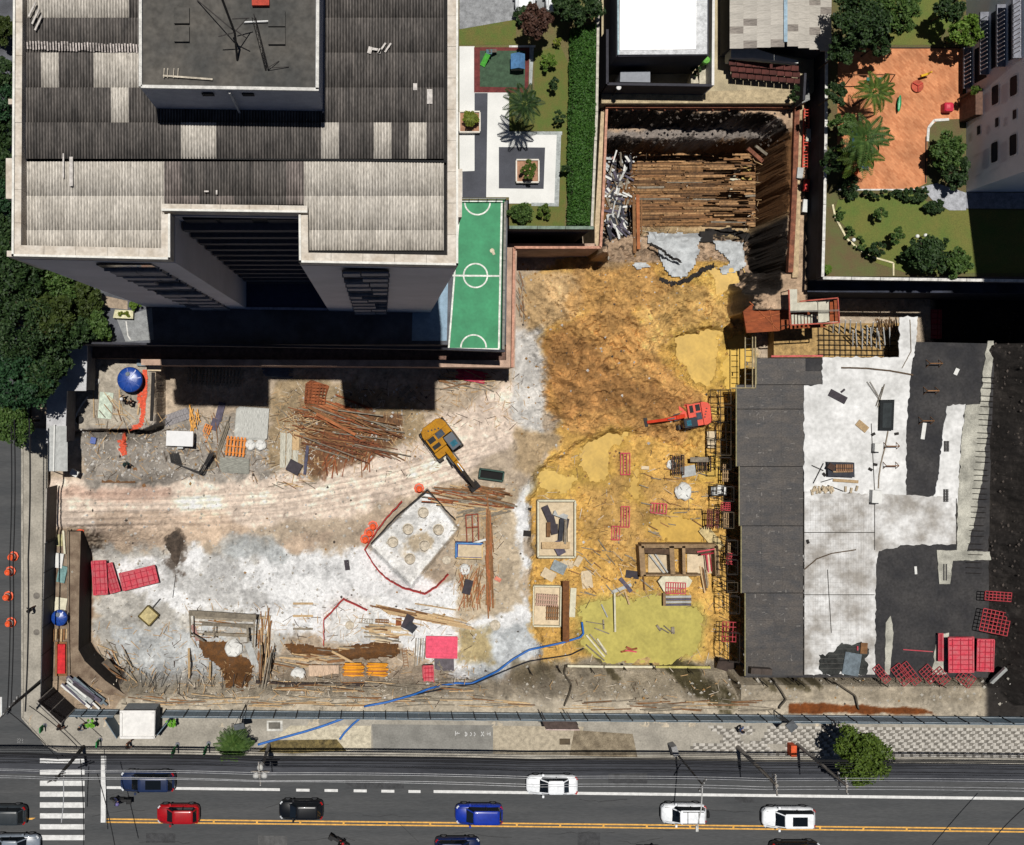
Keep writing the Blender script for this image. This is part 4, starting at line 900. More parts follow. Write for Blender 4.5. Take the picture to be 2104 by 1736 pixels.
# torn hole with scrap near the south edge
mb=MB();mb.prismF(torn([(1682,1345),(1712,1340),(1730,1320),(1750,1326),(1770,1318),(1786,1334),(1780,1386),(1690,1386)],.3,5,8),zd+.108,zd+.06);struct(mb.build('slab_hole',mat('hole_dark',(52,54,52),var=.4,scale=1.5,world=True)))
mb=MB();rg=random.Random(5)
for k in range(150):
    x_,y_=rg.uniform(1520,1645),rg.uniform(742,1380);a_=rg.choice((0,90,0,rg.uniform(0,180)));L_=rg.uniform(1,9);d_=(math.cos(R(a_))*L_,math.sin(R(a_))*L_);mb.beam(P(x_,y_,zd+.011),P(x_+d_[0],y_+d_[1],zd+.011),rg.uniform(.03,.12),.006)
o=mb.build('dust_scuffs',mat('dust_pale',(122,118,114)));o['kind']='stuff';o['label']='pale dust scuffs on the dark plywood deck'
# thin grooves between pours
for a,b_ in(((1652,1010),(1652,1386)),((1797,1030),(1797,1130)),((1652,1222),(1797,1222)),((1653,1094),(1797,1094)),((1965,1024),(1965,1120)),((1790,870),(1798,1030)),((1700,1170),(1708,1300))):
    mb=MB();mb.beam(P(*a,zd+.1),P(*b_,zd+.1),.07,.03);struct(mb.build('slab_groove',mat('groove',(58,54,50))))
mb=MB()
for i in range(26):
    x=1660+i*5.2;mb.beam(P(x,1024+rr(0,12),zd+.098),P(x+rr(-1,1),1380-rr(0,140),zd+.098),.009,.012)
for i in range(36):
    y=1030+i*9.8;mb.beam(P(1656,y,zd+.104),P(1796-rr(0,60),y+rr(-1,1),zd+.104),.009,.012)
o=mb.build('rebar_mesh',mat('rebar_grey',(150,144,138)));o['kind']='stuff';o['label']='thin steel reinforcement mesh lying on the worn part of the pale slab'
# open bay with leaning white boards
bay=[T(3,1,*q)for q in((530,925),(580,925),(612,870),(655,890),(700,900),(752,880),(805,880),(848,890),(890,900),(955,940))]
props=mat('board_white',(222,222,218),var=.1,rnd=.1)
rng=random.Random(9)
for row,(y0,y1,n_)in enumerate(((664,691,9),(681,722,9))):
    for i in range(n_):
        x0=(1711 if row==0 else 1752)+i*(11.5 if row==0 else 9.6);dx=rng.uniform(-1,4)if row==0 else rng.uniform(-6,3)
        mb=MB();mb.beam(P(x0+dx,y0+rng.uniform(-8,6),-1.2),P(x0,y1+rng.uniform(-4,4),-3.9),.12,.05)
        tag(mb.build('shoring_prop',props),'white leaning shoring board in the open bay, %s from the left in the %s row'%(ORD[i],'upper' if row==0 else 'lower'),'prop','white shoring boards in the open bay')
bm=thing('timber_bundle','bundle of brown timbers leaning in the open bay right of the white boards','timber',P(1815,660,-2))
for i in range(14):
    mb=MB();x=1799+i*3.2;mb.beam(P(x,655+rng.uniform(-5,5),-1.0),P(x+rng.uniform(-4,14),690+rng.uniform(-8,6),-2.6),.09,.07);mb.build('plank',mat('plank_brown',(150,118,84),rnd=.3,var=.2),bm)
# rebar grid on the soil of that bay
mb=MB()
for i in range(14):x=1682+i*11;mb.tube([P(x,668,-3.2),P(x+1,732,-3.2)],.03,4)
for j in range(5):y=688+j*10;mb.tube([P(1680,y,-3.15),P(1840,y+2,-3.15)],.03,4)
o=tag(mb.build('rebar_grid',mat('rebar_black',(40,34,30))),'dark reinforcement grid on the yellow earth of the open bay','rebar')
sblock('bay_floor',[(1590,664),(1850,664),(1846,734),(1590,734)],-3.4,-5.5,mat('bay_earth',(178,146,94),var=.25,world=True))
mb=MB();mb.beam(P(1584,732,zd+.1),P(1690,731,zd+.1),.16,.18);tag(mb.build('red_edge_beam',mat('red_edge',(206,100,96))),'red edge beam between the dark deck and the open bay','beam')
# stair tower with plywood ramp
st=thing('stair_scaffold','scaffold stair with rust red frame and pale treads at the pit corner','stairs',P(1675,640,zd-4));st.location.z=-4.5
ORR=mat('rust_ply',(150,76,40),var=.2,scale=1.2,stretch=(1,3,1));PAL=mat('tread_pale',(206,202,184),var=.1);RPF=mat('red_frame',(188,92,76),var=.2)
zs_=3.4
mb=MB();mb.prismF([(1527,640),(1560,612),(1618,600),(1624,672),(1600,680),(1534,684)],1.2,.9);mb.build('ply_ramp',ORR,st)
mb=MB();mb.prismF([(1616,604),(1700,672),(1620,676)],1.0,.8);mb.build('ply_ramp',ORR,st)
for a,b_ in(((1540,620),(1600,678)),((1575,606),(1590,680)),((1534,662),(1620,640))):MB().beam(P(*a,1.24),P(*b_,1.24),.06,.05).build('ramp_batten',mat('batten',(176,98,56)),st)
q=lambda u,v:T(3,1,u,v)
for a,b_ in((q(170,645),q(180,935)),(q(180,935),q(585,915)),(q(585,915),q(572,712)),(q(572,712),q(262,740))):
    MB().beam(P(*a,zs_),P(*b_,zs_),.1,.16).build('frame_rail',RPF,st)
for a in(q(172,650),q(180,932),q(583,912),q(572,715),q(505,905),q(500,740),q(405,740),q(410,915)):
    MB().tube([P(*a,zs_),Vector((P(*a,zs_).x,P(*a,zs_).y,-4.5))],.045,6).build('post',mat('scaffold_grey',(120,116,110)),st)
mb=MB();mb.prismF([q(170,640),q(240,640),q(240,830),q(178,832)],zs_-.1,zs_-.2);mb.build('landing',PAL,st)
mb=MB();mb.prismF([q(240,752),q(405,742),q(408,822),q(240,828)],zs_-.14,zs_-.24);mb.build('landing',PAL,st)
mb=MB();mb.prismF([q(412,745),q(500,740),q(502,908),q(414,914)],zs_-.5,zs_-.6);mb.build('landing',PAL,st)
mb=MB();mb.prismF([q(508,735),q(572,728),q(578,905),q(508,908)],zs_-.9,zs_-1.0);mb.build('landing',ORR,st)
for i in range(8):
    u=192+i*27;mb=MB();mb.prismF([q(u,850),q(u+20,848),q(u+22,928),q(u+4,932)],zs_-.5-i*.22,zs_-.56-i*.22);mb.build('tread',PAL,st)
for y in(828,820):MB().beam(P(*q(180,y),zs_+.1),P(*q(585,y-10),zs_+.1),.05,.05).build('hand_rail',mat('scaffold_grey'),st)
# steel starter cages, walers and guard ladders along the mud side of the deck
rows_=[(800,830),(836,868),(868,905),(905,935),(940,965),(1000,1030),(1052,1085),(1110,1140),(1150,1180),(1196,1216),(1225,1260),(1300,1360)]
BLKS=mat('rebar_black',(40,34,30));
for i,(y0,y1)in enumerate(rows_):
    xe=1512 if y0<960 else(1518 if y0<1080 else 1526 if y0<1218 else 1530)
    t_=thing('column_cage',['black steel column cage rising from the mud beside the deck, number %s from the stair'%w_ for w_ in('first second third fourth fifth sixth seventh eighth ninth tenth eleventh twelfth'.split())][i],'rebar cage',P(xe-20,(y0+y1)/2,ZM),'column cages along the deck edge')
    A=P(xe-14,y0,zd);B=P(xe-14,y1,zd);Wd=.75
    for cx in(0,1):
        for k in range(3):
            q_=A.lerp(B,(k+.15)/2.3);MB().tube([(q_.x-cx*Wd,q_.y,ZM),(q_.x-cx*Wd,q_.y,zd+rr(-.6,.5))],.03,5).build('bar',BLKS,t_)
    for z in(-3.4+rr(-.4,.4),-1.2+rr(-.5,.5),-.3):
        mb=MB();a0=Vector((A.x+.1,A.y,z));b0=Vector((B.x+.1,B.y,z));a1=a0-Vector((Wd+.2,0,0));b1=b0-Vector((Wd+.2,0,0))
        for s_,e_ in((a0,b0),(b0,b1),(b1,a1),(a1,a0)):mb.beam(s_,e_,.045,.045)
        mb.build('tie',mat('tie_wood',(84,72,56))if z>-.6 and i%3==0 else BLKS,t_)
for i,y in enumerate(range(806,1380,14)):
    xe=1512 if y<960 else(1518 if y<1080 else 1526 if y<1218 else 1530);p=P(xe+3,y,zd)
    if i%2==0:
        mb=MB();mb.tube([(p.x+.05,p.y,ZM-.1),(p.x+.05,p.y,zd-.22)],.05,6);mb.box((p.x+.05,p.y,ZM+.02),(.2,.2,.04));mb.box((p.x+.05,p.y,zd-.2),(.22,.22,.04))
        tag(mb.build('steel_prop',mat('prop_rust',(110,72,54))),'steel prop under the edge of the dark deck, %s from the stair'%ORD[i//2],'prop','steel props under the deck edge')
# guard frame at the stepped corner by the yellow pool
gf=thing('guard_railing','pale timber guard frame around the stepped corner of the deck by the yellow pool','guard rail',P(1545,740,zd))
for a,b_ in(((1552,686),(1552,798)),((1500,797),(1552,797)),((1546,688),(1546,796)),((1531,690),(1531,796))):MB().beam(P(*a,zd+.1),P(*b_,zd+.1),.09,.1).build('rail',mat('guard_wood',(166,152,118)),gf)
for y in range(696,796,12):MB().beam(P(1531,y,zd-.3),P(1546,y,zd-.3),.06,.06).build('rung',BLKS,gf)
# ================================================================ things lying about on the site
RED=mat('red_formwork',(210,58,78),var=.2,rnd=.16,rough=.75,scale=1.4,rgb2=(190,100,106));REDD=mat('red_formwork_rib',(172,36,58),var=.12)
ORG=mat('safety_orange',(240,92,40),var=.1,rough=.5);WOOD=mat('timber_pale',(202,172,130),var=.15,rnd=.2,stretch=(3,3,3));WOODB=mat('timber_brown',(140,100,64),var=.2,rnd=.3)
WOODD=mat('timber_grey',(142,132,116),var=.2,rnd=.25);PLYP=mat('ply_pale',(220,200,168),var=.1,rnd=.1);DKP=mat('plate_dark',(66,60,66),var=.15,rnd=.15);GRY=mat('sheet_galv',(176,178,176),rough=.5,var=.12,rnd=.1)
RUSTM=mat('rust',(150,84,48),var=.3,rnd=.15);YLW=mat('yellow_paint',(236,164,40),var=.12,rough=.5);BLU=mat('tank_blue',(30,72,158),var=.06,rough=.35,spec=.5);WPL=mat('white_sack',(230,230,226),var=.06);DMETAL=mat('dark_metal',(52,50,50),rough=.6)
REBAR=mat('rebar_rust',(112,66,42),var=.3,rnd=.2)
def lerp(a,b,t_):return a+(b-a)*t_
sblock('ledge_block',[(60,1092),(166,1092),(163,1200),(161,1335),(174,1358),(216,1398),(258,1428),(250,1450),(60,1450)],-.15,-5,mat('ledge_soil',(150,132,112),var=.25,scale=1.0,world=True,rgb2=(108,90,74)),mat('cut_soil_shaded',(40,33,29),var=.3,world=True))  # side colour darkened to carry the shade on the cut face
def base(fx,fy,h=0.0):return G(fx,fy,h)
def plankpile(name,label,cat,items,m_=WOOD,pname='plank',up=.04,group=None):
    x,y=items[0][0];g0=base(x,y);t_=thing(name,label,cat,g0,group)
    for i,it in enumerate(items):
        a,b_,wd,ht=it[:4];mm=it[4]if len(it)>4 else m_;dz=it[5]if len(it)>5 else up+ht/2+.012*(i%7)
        za=max(base(*a).z,base(*b_).z)+dz if True else 0
        MB().beam(P(*a,za),P(*b_,za),wd,ht).build(pname,mm,t_)
    return t_
def single(name,label,cat,a,b_,wd,ht,m_,dz=.05,group=None):
    za=base(*a).z+dz;zb=base(*b_).z+dz;return tag(MB().beam(P(*a,za),P(*b_,zb),wd,ht).build(name,m_),label,cat,group)
def fan(x0,y0,x1,y1,n_,ang,L,wd,ht,mats,seed,spread=8,lift=.02):
    rg=random.Random(seed);out=[]
    for i in range(n_):
        cx,cy=rg.uniform(x0,x1),rg.uniform(y0,y1);a=R(ang+rg.uniform(-spread,spread));l_=L*rg.uniform(.6,1.1)/2
        dx,dy=math.cos(a)*l_,math.sin(a)*l_
        out.append(((cx-dx,cy-dy),(cx+dx,cy+dy),wd*rg.uniform(.7,1.3),ht,rg.choice(mats),.06+lift*i))
    return out
def panel(name,label,cat,cx,cy,wd,ht,rot,m_,th=.06,dz=.04,group=None,z=None):
    zb=(base(cx,cy).z if z is None else z)+dz;mb=MB();mb.prismF(rect(cx,cy,wd,ht,rot),zb+th,zb);return tag(mb.build(name,m_),label,cat,group)
# ---- red formwork panel stacks
def formwork(label,cx,cy,wd,ht,rot,n_=4,z=None,mf=RED,mr=REDD,group='red formwork panel stacks',ribs=5,th=.14,step=.16,name='formwork_stack',jit=1.2):
    zb=base(cx,cy).z if z is None else z
    t_=thing(name,label,'formwork',P(cx,cy,zb),group);rg=random.Random(int(cx*7+cy))
    for k in range(n_):
        z1=zb+.12+step*(k+1);ox,oy=cx+rg.uniform(-jit,jit),cy+rg.uniform(-jit,jit);r_=rot+rg.uniform(-1,1)
        mb=MB();mb.prismF(rect(ox,oy,wd,ht,r_),z1,z1-.03);p_=mb.build('panel',mf,t_)
        a=R(r_);ca,sa=math.cos(a),math.sin(a)
        def loc(u,v):return(ox+u*ca-v*sa,oy+u*sa+v*ca)
        mb=MB();ee=(wd/2-1,ht/2-1)
        for(u0,v0,u1,v1)in((-ee[0],-ee[1],ee[0],-ee[1]),(-ee[0],ee[1],ee[0],ee[1]),(-ee[0],-ee[1],-ee[0],ee[1]),(ee[0],-ee[1],ee[0],ee[1])):mb.beam(P(*loc(u0,v0),z1+.02),P(*loc(u1,v1),z1+.02),.08,.1)
        mb.build('panel_frame',mf,p_)
        if k==n_-1:
            for i in range(ribs):
                if ht>wd:v=-ee[1]+2*ee[1]*(i+.5)/ribs;a_,b_=loc(-ee[0],v),loc(ee[0],v)
                else:v=-ee[0]+2*ee[0]*(i+.5)/ribs;a_,b_=loc(v,-ee[1]),loc(v,ee[1])
                MB().beam(P(*a_,z1+.015),P(*b_,z1+.015),.07,.06).build('rib',mr,p_)
            for i in range(3):
                if ht>wd:u=-ee[0]+2*ee[0]*(i+.5)/3;a_,b_=loc(u,-ee[1]),loc(u,ee[1])
                else:u=-ee[1]+2*ee[1]*(i+.5)/3;a_,b_=loc(-ee[0],u),loc(ee[0],u)
                MB().beam(P(*a_,z1+.03),P(*b_,z1+.03),.05,.05).build('rib',mr,p_)
    for k in range(2):MB().beam(P(*[(cx+(k*2-1)*wd*.3),cy],zb+.06),P(*[(cx+(k*2-1)*wd*.3),cy+2],zb+.06),.1,.12).build('skid',WOODD,t_)
    return t_
formwork('upright red formwork panel stack strapped with rope beside the left cut wall',205,1187,30,70,-4,5)
formwork('red formwork stack leaning against the strapped one',229,1187,22,62,-16,3)
formwork('red formwork panel stack lying sideways in the lower left',285,1187,76,36,-14,4,ribs=6)
for a,b_ in(((190,1164),(228,1150)),((191,1207),(222,1203))):pass
formwork('wide pink formwork sheets near the hose',907,1330,64,44,1,3,mf=mat('pink_sheet',(240,92,120),var=.12),mr=mat('pink_sheet',(240,92,120)),ribs=2)
formwork('small upright red formwork stack beside the dark plate at the south bank',880,1388,22,42,-3,3,ribs=4)
formwork('dim red formwork stack in the dark shaft at the top of the slab',1912,666,44,60,0,3,z=-8.8)
formwork('tall bright red formwork stack at the lower right of the slab',1975,1345,52,72,-1,5,z=ZD,ribs=7)
formwork('red ribbed formwork stack at the right edge beside the bright red stack',2024,1346,36,66,2,4,z=ZD,ribs=6)
formwork('narrow red formwork ladder panel left of the bright red stack',1933,1330,10,58,0,2,z=ZD,ribs=6)
# red open frames leaning on the bank
def grid_frame(label,cx,cy,wd,ht,rot,nu,nv,z,m_=RED,tilt=0.0,group='red steel grid frames',name='grid_frame',bar=.05):
    t_=thing(name,label,'steel frame',P(cx,cy,z),group);a=R(rot);ca,sa=math.cos(a),math.sin(a)
    def q(u,v):return P(cx+u*ca-v*sa,cy+u*sa+v*ca,z+.1+tilt*(v/ht+.5))
    for i in range(nu+1):u=-wd/2+wd*i/nu;MB().beam(q(u,-ht/2),q(u,ht/2),bar,bar).build('bar',m_,t_)
    for j in range(nv+1):v=-ht/2+ht*j/nv;MB().beam(q(-wd/2,v)+Vector((0,0,.03)),q(wd/2,v)+Vector((0,0,.03)),bar,bar).build('bar',m_,t_)
    return t_
REDF=mat('red_frame_bar',(178,62,70),var=.2)
for i,(u,v,w_,h_,rt_)in enumerate(((935,330,15,40,-40),(1095,335,22,44,-38),(1170,325,18,50,-38),(1320,330,24,34,-42),(1420,350,24,34,-40),(1625,365,26,34,-52))):
    grid_frame('dull red ladder frame lying on the south bank, %s from the left'%('first','second','third','fourth','fifth','sixth')[i],*T(3,3,u,v),w_,h_,rt_,3,5,ZD+.1,REDF,.5)
grid_frame('small red grid frame on the dark bank above the larger one',2051,1225,54,18,4,7,3,.8,REDF,bar=.07);grid_frame('larger red grid frame on the dark bank at the right edge',2045,1278,58,46,12,7,6,.6,REDF,bar=.07)
mb=MB();mb.tube([P(*T(3,3,1110,130),ZD+.06),P(*T(3,3,1355,148),ZD+.06)],.05,6);tag(mb.build('red_pipe',RED),'single red pipe lying on the dark membrane left of the red stacks','pipe')
# red mesh cages in the mud
for i,(u,v,w_,h_,rt_,lab)in enumerate(((930,340,19,44,0,'tall red rebar frame standing in the mud below the small pool'),(930,775,17,42,1,'red rebar frame in the middle of the mud, above the short one'),(852,908,16,28,2,'short red rebar frame in the mud, left of the middle one'),(1205,705,32,20,4,'flat red rebar frame half buried in the mud with a steel tail'))):
    t_=grid_frame(lab,*T(2,2,u,v),w_,h_,rt_,3 if h_>w_ else 5,1,ZM+.15,RED,group='red frames in the mud',bar=.09)
    mb=MB();q=T(2,2,u,v)
    for k in range(6):yy=q[1]-h_*.35+h_*.7*k/5;mb.beam(P(q[0]-w_*.18,yy,ZM+.22),P(q[0]+w_*.18,yy,ZM+.22),.03,.03)
    mb.build('stirrups',BLKS,t_)
plankpile('steel_tail','row of dark starter bars running right from the flat red frame','rebar',[(T(2,2,1270,710),T(2,2,1560,712),.05,.05,BLKS),(T(2,2,1560,712),T(2,2,1560,760),.05,.05,BLKS)]+[(T(2,2,1300+i*40,704),T(2,2,1302+i*40,718),.04,.04,BLKS)for i in range(6)],pname='bar')
# ---- blue water tanks
def tank(label,fx,fy,r,h,z):
    t_=thing('water_tank',label,'water tank',P(fx,fy,z),'blue water tanks');p=P(fx,fy,z+h);p.z=z
    mb=MB();mb.lathe(p,[(r*.84,0),(r*.92,h*.5),(r,h*.82),(r*1.03,h*.83),(r*1.03,h*.88),(r,h*.9)],32);mb.build('body',BLU,t_,True)
    mb=MB();mb.lathe(p,[(r*1.02,h*.89),(r*.98,h*.95),(r*.6,h*1.04),(r*.1,h*1.1),(.01,h*1.1)],32);ld=mb.build('lid',BLU,t_,True)
    for i in range(8):
        a=i*math.pi/4+.2;d=Vector((math.cos(a),math.sin(a),0));MB().beam(p+d*r*.25+Vector((0,0,h*1.1)),p+d*r*.92+Vector((0,0,h*.99)),.09,.08).build('rib',BLU,ld)
    mb=MB();mb.lathe(p+Vector((-r*.12,r*.45,h*1.05)),[(.2,0),(.2,.08),(.14,.12),(.02,.12)],14);mb.build('cap',mat('cap_grey',(120,130,140)),ld);return t_
tank('large blue water tank on the work slab at the upper left',266,780,1.12,1.3,-.55);tank('smaller dark blue water tank squeezed behind the street fence',121,1270,.72,1.0,-.2)
# ---- orange safety mesh and hoses
def ribbon(name,label,cat,pts,z,h,th,m_,wob=.05,flat=False,group=None,seg=True):
    P3=[]
    for a,b_ in zip(pts[:-1],pts[1:]):
        for k in range(6):t2=k/6;P3.append((a[0]+(b_[0]-a[0])*t2,a[1]+(b_[1]-a[1])*t2))
    P3.append(pts[-1]);mb=MB()
    q=[(base(*p)if z is None else P(*p,z))for p in P3]
    q=[v+Vector((rr(-wob,wob),rr(-wob,wob),0))for v in q]
    for a,b_ in zip(q[:-1],q[1:]):
        if flat:mb.beam(a+Vector((0,0,.05)),b_+Vector((0,0,.05)),h,th)
        else:mb.beam(a+Vector((0,0,h/2)),b_+Vector((0,0,h/2)),th,h)
    return tag(mb.build(name,m_),label,cat,group)
OMS=mat('mesh_orange',(232,96,66),var=.2,scale=6);RMS=mat('mesh_red',(214,66,62),var=.15,scale=6)
ribbon('safety_mesh','orange safety mesh running down beside the blue tank and over the trench','safety mesh',[(299,758),(298,800),(294,850),(291,872),(268,880),(256,888),(252,925)],None,.42,.06,OMS,.08,True)
ribbon('safety_mesh','orange mesh heap left of the water tank end','safety mesh',[(290,806),(288,820),(292,836)],None,.5,.1,OMS,.1,True)
ribbon('safety_mesh','orange mesh tail hanging into the gravel','safety mesh',[(249,905),(252,918),(255,934)],None,.7,.12,OMS,.12,True)
q=lambda u,v:T(1,2,u,v)
ribbon('barrier_mesh','long red barrier mesh curving round the pad with the pile heads','barrier mesh',[q(1200,640),q(1050,800),q(890,1035),q(960,1150),q(1060,1265),q(1200,1345),q(1385,1400),q(1480,1340),q(1575,1240)],None,1.0,.05,RMS,.04)
ribbon('barrier_mesh','short red barrier mesh in a peak round the small pad','barrier mesh',[q(915,1535),q(720,1440),q(560,1610),q(560,1830)],None,.9,.05,RMS,.03)
ribbon('pit_edge_shadow','black strip painted as the shadow along the upper sides of the pile head pad','painted shadow',[q(945,990),q(1150,770),q(1410,550),q(1520,670),q(1640,800)],ZF,.5,.09,mat('board_and_shadow_black',(40,36,34)),.03)  # black strip stands in for the shadow under the pad's upper edges
# ---- pile heads on the pad
for i,(u,v)in enumerate(((1375,742),(1250,878),(1500,882),(1125,985),(1385,1012),(1265,1122))):
    p=P(*q(u,v),ZF-.45);mb=MB();mb.lathe(Vector((p.x,p.y,ZF-.8)),[(.54,0),(.54,.1),(.46,.1),(.46,.6+.06*(i%3)),(.42,.66+.06*(i%3)),(.2,.64),(.02,.62)],22)
    tag(mb.build('pile_head',mat('pile_concrete',(206,194,174),var=.2,scale=4)),['round concrete pile head nearest the top corner of the sunken pad','round pile head left of the pad centre','round pile head at the right corner of the pad, stained brown','round pile head at the left corner of the pad','round pile head right of the pad centre','round pile head nearest the bottom of the sunken pad'][i],'pile head','pile heads on the sunken pad')
for(u,v,r_,lab)in((1565,1130,.42,'round pile head outside the pad beside the blue rimmed crate'),(1965,1665,.5,'lone round pile head in pale ground near the lower middle'),(770,1665,.42,'faint round pile head inside the small red fence')):
    p=base(*q(u,v));mb=MB();mb.lathe(p-Vector((0,0,.1)),[(r_,0),(r_,.2),(r_*.9,.24),(.02,.23)],22);tag(mb.build('pile_head',MATS['pile_concrete']),lab,'pile head','pile heads on the sunken pad')
# ---- orange barrels
def barrel_mesh():
    mb=MB();mb.lathe((0,0,0),[(.36,0),(.34,.1),(.3,.5),(.32,.52),(.28,.95),(.22,1.0),(.2,.95),(.02,.93)],18);return mb.mesh('drum',ORG,smooth=True)
bmz=barrel_mesh();mbr=MB();mbr.lathe((0,0,.4),[(.335,0),(.33,.14),(.3,.14)],18);brm=mbr.mesh('reflective_band',mat('band_white',(236,232,226)))
mbc=MB();mbc.lathe((0,0,0),[(.5,0),(.5,.06),(.38,.08)],8);bbm=mbc.mesh('foot',ORG)
def barrel(fx,fy,label,z=None,s=1.0):
    p=base(fx,fy)if z is None else P(fx,fy,z);t_=thing('traffic_drum',label,'traffic drum',p,'orange traffic drums');t_.scale=(s,s,s)
    place('drum',bmz,t_);place('reflective_band',brm,t_);place('foot',bbm,t_)
for u,v,lab in((1340,540,'lone orange traffic drum at the top corner of the pad'),(960,848,'orange traffic drum, topmost of three by the red mesh'),(930,903,'orange traffic drum, middle one of three by the red mesh'),(898,955,'orange traffic drum, lowest of three by the red mesh')):barrel(*q(u,v),lab)
for u,v,lab in((112,1098,'orange drum on the side street, topmost of the row of four'),(88,1220,'red orange drum on the side street, second of the row'),(72,1425,'red orange drum on the side street, third of the row'),(92,1640,'red orange drum on the side street, lowest of the row')):barrel(*T(0,2,u,v),lab,0.0,.95)
panel('orange_bag','orange cloth bundle at the corner of the left cut wall','bundle',163,1093,15,13,20,ORG,.3)
# ---- upper left work slab
panel('mint_panel','pale mint panel leaning on the work slab below the big tank','panel',217,833,28,54,5,mat('mint',(206,218,200)),.05)
plankpile('lath_scatter','loose narrow laths lying around the mint panel','timber',[((192,800),(193,858),.1,.05),((214,806),(268,868),.06,.03),((222,812),(278,862),.06,.03),((245,800),(246,850),.1,.05),((232,850),(262,853),.1,.05),((286,828),(283,852),.16,.05)])
panel('site_board','pale plywood boards above the big tank at the wall foot','board',274,722,60,12,2,PLYP,.08);panel('site_board','tan plywood board under the pale ones at the wall foot','board',288,735,60,6,3,PLYP,.08)
panel('blue_crate','small grey blue crate above the big tank','crate',291,745,20,14,2,mat('crate_bluegrey',(128,142,150)),.3);panel('tan_crate','tan crate right of the grey blue crate in the sun','crate',317,753,28,18,2,PLYP,.3)
mb=MB();p=base(198,783);mb.lathe(p,[(.3,0),(.33,.12),(.2,.2),(.16,.1)],16);tag(mb.build('hose_coil',mat('coil_pale',(212,208,200))),'pale coiled hose beside the concrete guard house','hose')
mb=MB();p=base(164,862);mb.lathe(p,[(.34,0),(.38,.1),(.3,.16),(.26,.08)],16);tag(mb.build('tyre',mat('tyre_black',(34,34,36))),'black tyre beside the white pipe on the work slab','tyre')
ribbon('white_pipe','white plastic pipe curving down the left side of the work slab','pipe',[(180,815),(168,832),(158,850),(154,870)],None,.12,.1,WPL,.02,True)
panel('blue_bucket','small blue bucket in the corner of the gravel','bucket',191,905,11,13,10,BLU,.35)
panel('trench_strip','dark strip edging the right side of the work slab','board',313,815,7,100,2,mat('board_and_shadow_black',(40,36,34)),.1,.02)  # plain dark strips that mark the trench lines round the work slab
panel('trench_strip','dark strip edging the lower side of the work slab','board',215,884,95,6,2,mat('board_and_shadow_black',(40,36,34)),.1,.02)
# guard house with concrete roof
ghs=thing('guard_house','low L shaped concrete guard house under the tree at the left','building',P(140,800,0));gc=mat('guard_concrete',(196,196,198),var=.15,scale=.6,world=True)
mb=MB();mb.prismF([(99,701),(178,707),(175,801),(136,801),(132,908),(97,908)],2.9,-.2);mb.build('wall',mat('guard_wall',(110,108,110),world=True),ghs)
mb=MB();mb.prismF([(97,699),(180,705),(177,803),(138,803),(134,910),(95,910)],3.05,2.9);mb.build('roof',gc,ghs)
for k,(x0,x1)in enumerate(((98,113),(113,137))):
    for j,(y0,y1)in enumerate(((875,908),(908,968))):
        mb=MB();mb.prismF([(x0+.3,y0),(x1-.3+(2 if j else 0),y0),(x1-.3+(2 if j else 0),y1),(x0+.3,y1)],3.25-.06*j-.05*k,3.18-.06*j-.05*k);mb.build('canopy_sheet',GRY,ghs)
MB().beam(P(112,872,3.34),P(110,968,3.3),.12,.06).build('canopy_ridge',WPL,ghs)
for x,y in((100,964),(137,964)):MB().tube([P(x,y,0),P(x,y,3.1)],.05,6).build('post',DMETAL,ghs)
panel('white_box','small white box by the gate opening under the canopy','box',152,972,16,12,28,WPL,.4,z=0)
# ---- middle yard: stacks and scrap
t_=thing('water_box','glossy white plastic box on the gravel left of the orange pallets','box',base(369,901));z_=t_.location.z
mb=MB();mb.prismF(rect(369,901,52,28,2),z_+.9,z_);mb.build('body',mat('gloss_white',(240,240,240),rough=.15,spec=.6,var=.03),t_)
mb=MB();mb.prismF(rect(369,901,55,31,2),z_+.96,z_+.9);mb.build('lid',mat('gloss_white'),t_)
mb=MB();mb.prismF(rect(370,918,12,8,2),z_+.5,z_);mb.build('valve_box',GRY,t_)
def slat_pallet(name,label,cx,cy,wd,ht,rot,m_,n_=7,z=None,cross=3,group=None,up=.12):
    zb=base(cx,cy).z if z is None else z;t_=thing(name,label,'pallet',P(cx,cy,zb),group);a=R(rot);ca,sa=math.cos(a),math.sin(a)
    L=lambda u,v:(cx+u*ca-v*sa,cy+u*sa+v*ca)
    for i in range(n_):u=-wd/2+wd*(i+.5)/n_;MB().beam(P(*L(u,-ht/2),zb+up),P(*L(u,ht/2),zb+up),wd/n_*.55*mpu(zb),.03).build('slat',m_,t_)
    for j in range(cross):v=-ht/2+ht*(j+.5)/cross;MB().beam(P(*L(-wd/2,v),zb+up-.06),P(*L(wd/2,v),zb+up-.06),.1,.09).build('bearer',m_,t_)
    return t_
OPL=mat('pallet_orange',(228,140,66),var=.15,rnd=.15)
slat_pallet('pallet','narrow tilted orange pallet right of the white box',423,889,17,36,22,OPL,4);slat_pallet('pallet','large square orange pallet frame above the grey sheets',484,917,42,40,6,OPL,6,up=.4)
plankpile('bracket_pile','heap of yellow orange steel brackets above the narrow pallet','brackets',fan(390,842,408,876,22,80,26,.07,.06,[YLW],21,25),pname='bracket')
panel('purple_plate','dark purple grey plate beside the yellow brackets','plate',441,872,16,24,20,mat('purple_grey',(96,90,106)),.1);panel('purple_plate','second dark plate leaning further right of the brackets','plate',452,846,14,40,14,mat('purple_grey'),.1)
for i in range(3):panel('ribbed_sheet',['grey ribbed sheet tilted left of the yellow brackets','grey ribbed sheet under the tilted one','grey ribbed sheet edge at the shadow line'][i],'sheet',360+i*3,852+i*5,56,12,-20,mat('sheet_purplegrey',(150,146,148),stretch=(9,1,1),var=.3),.05,.06+.06*(2-i))
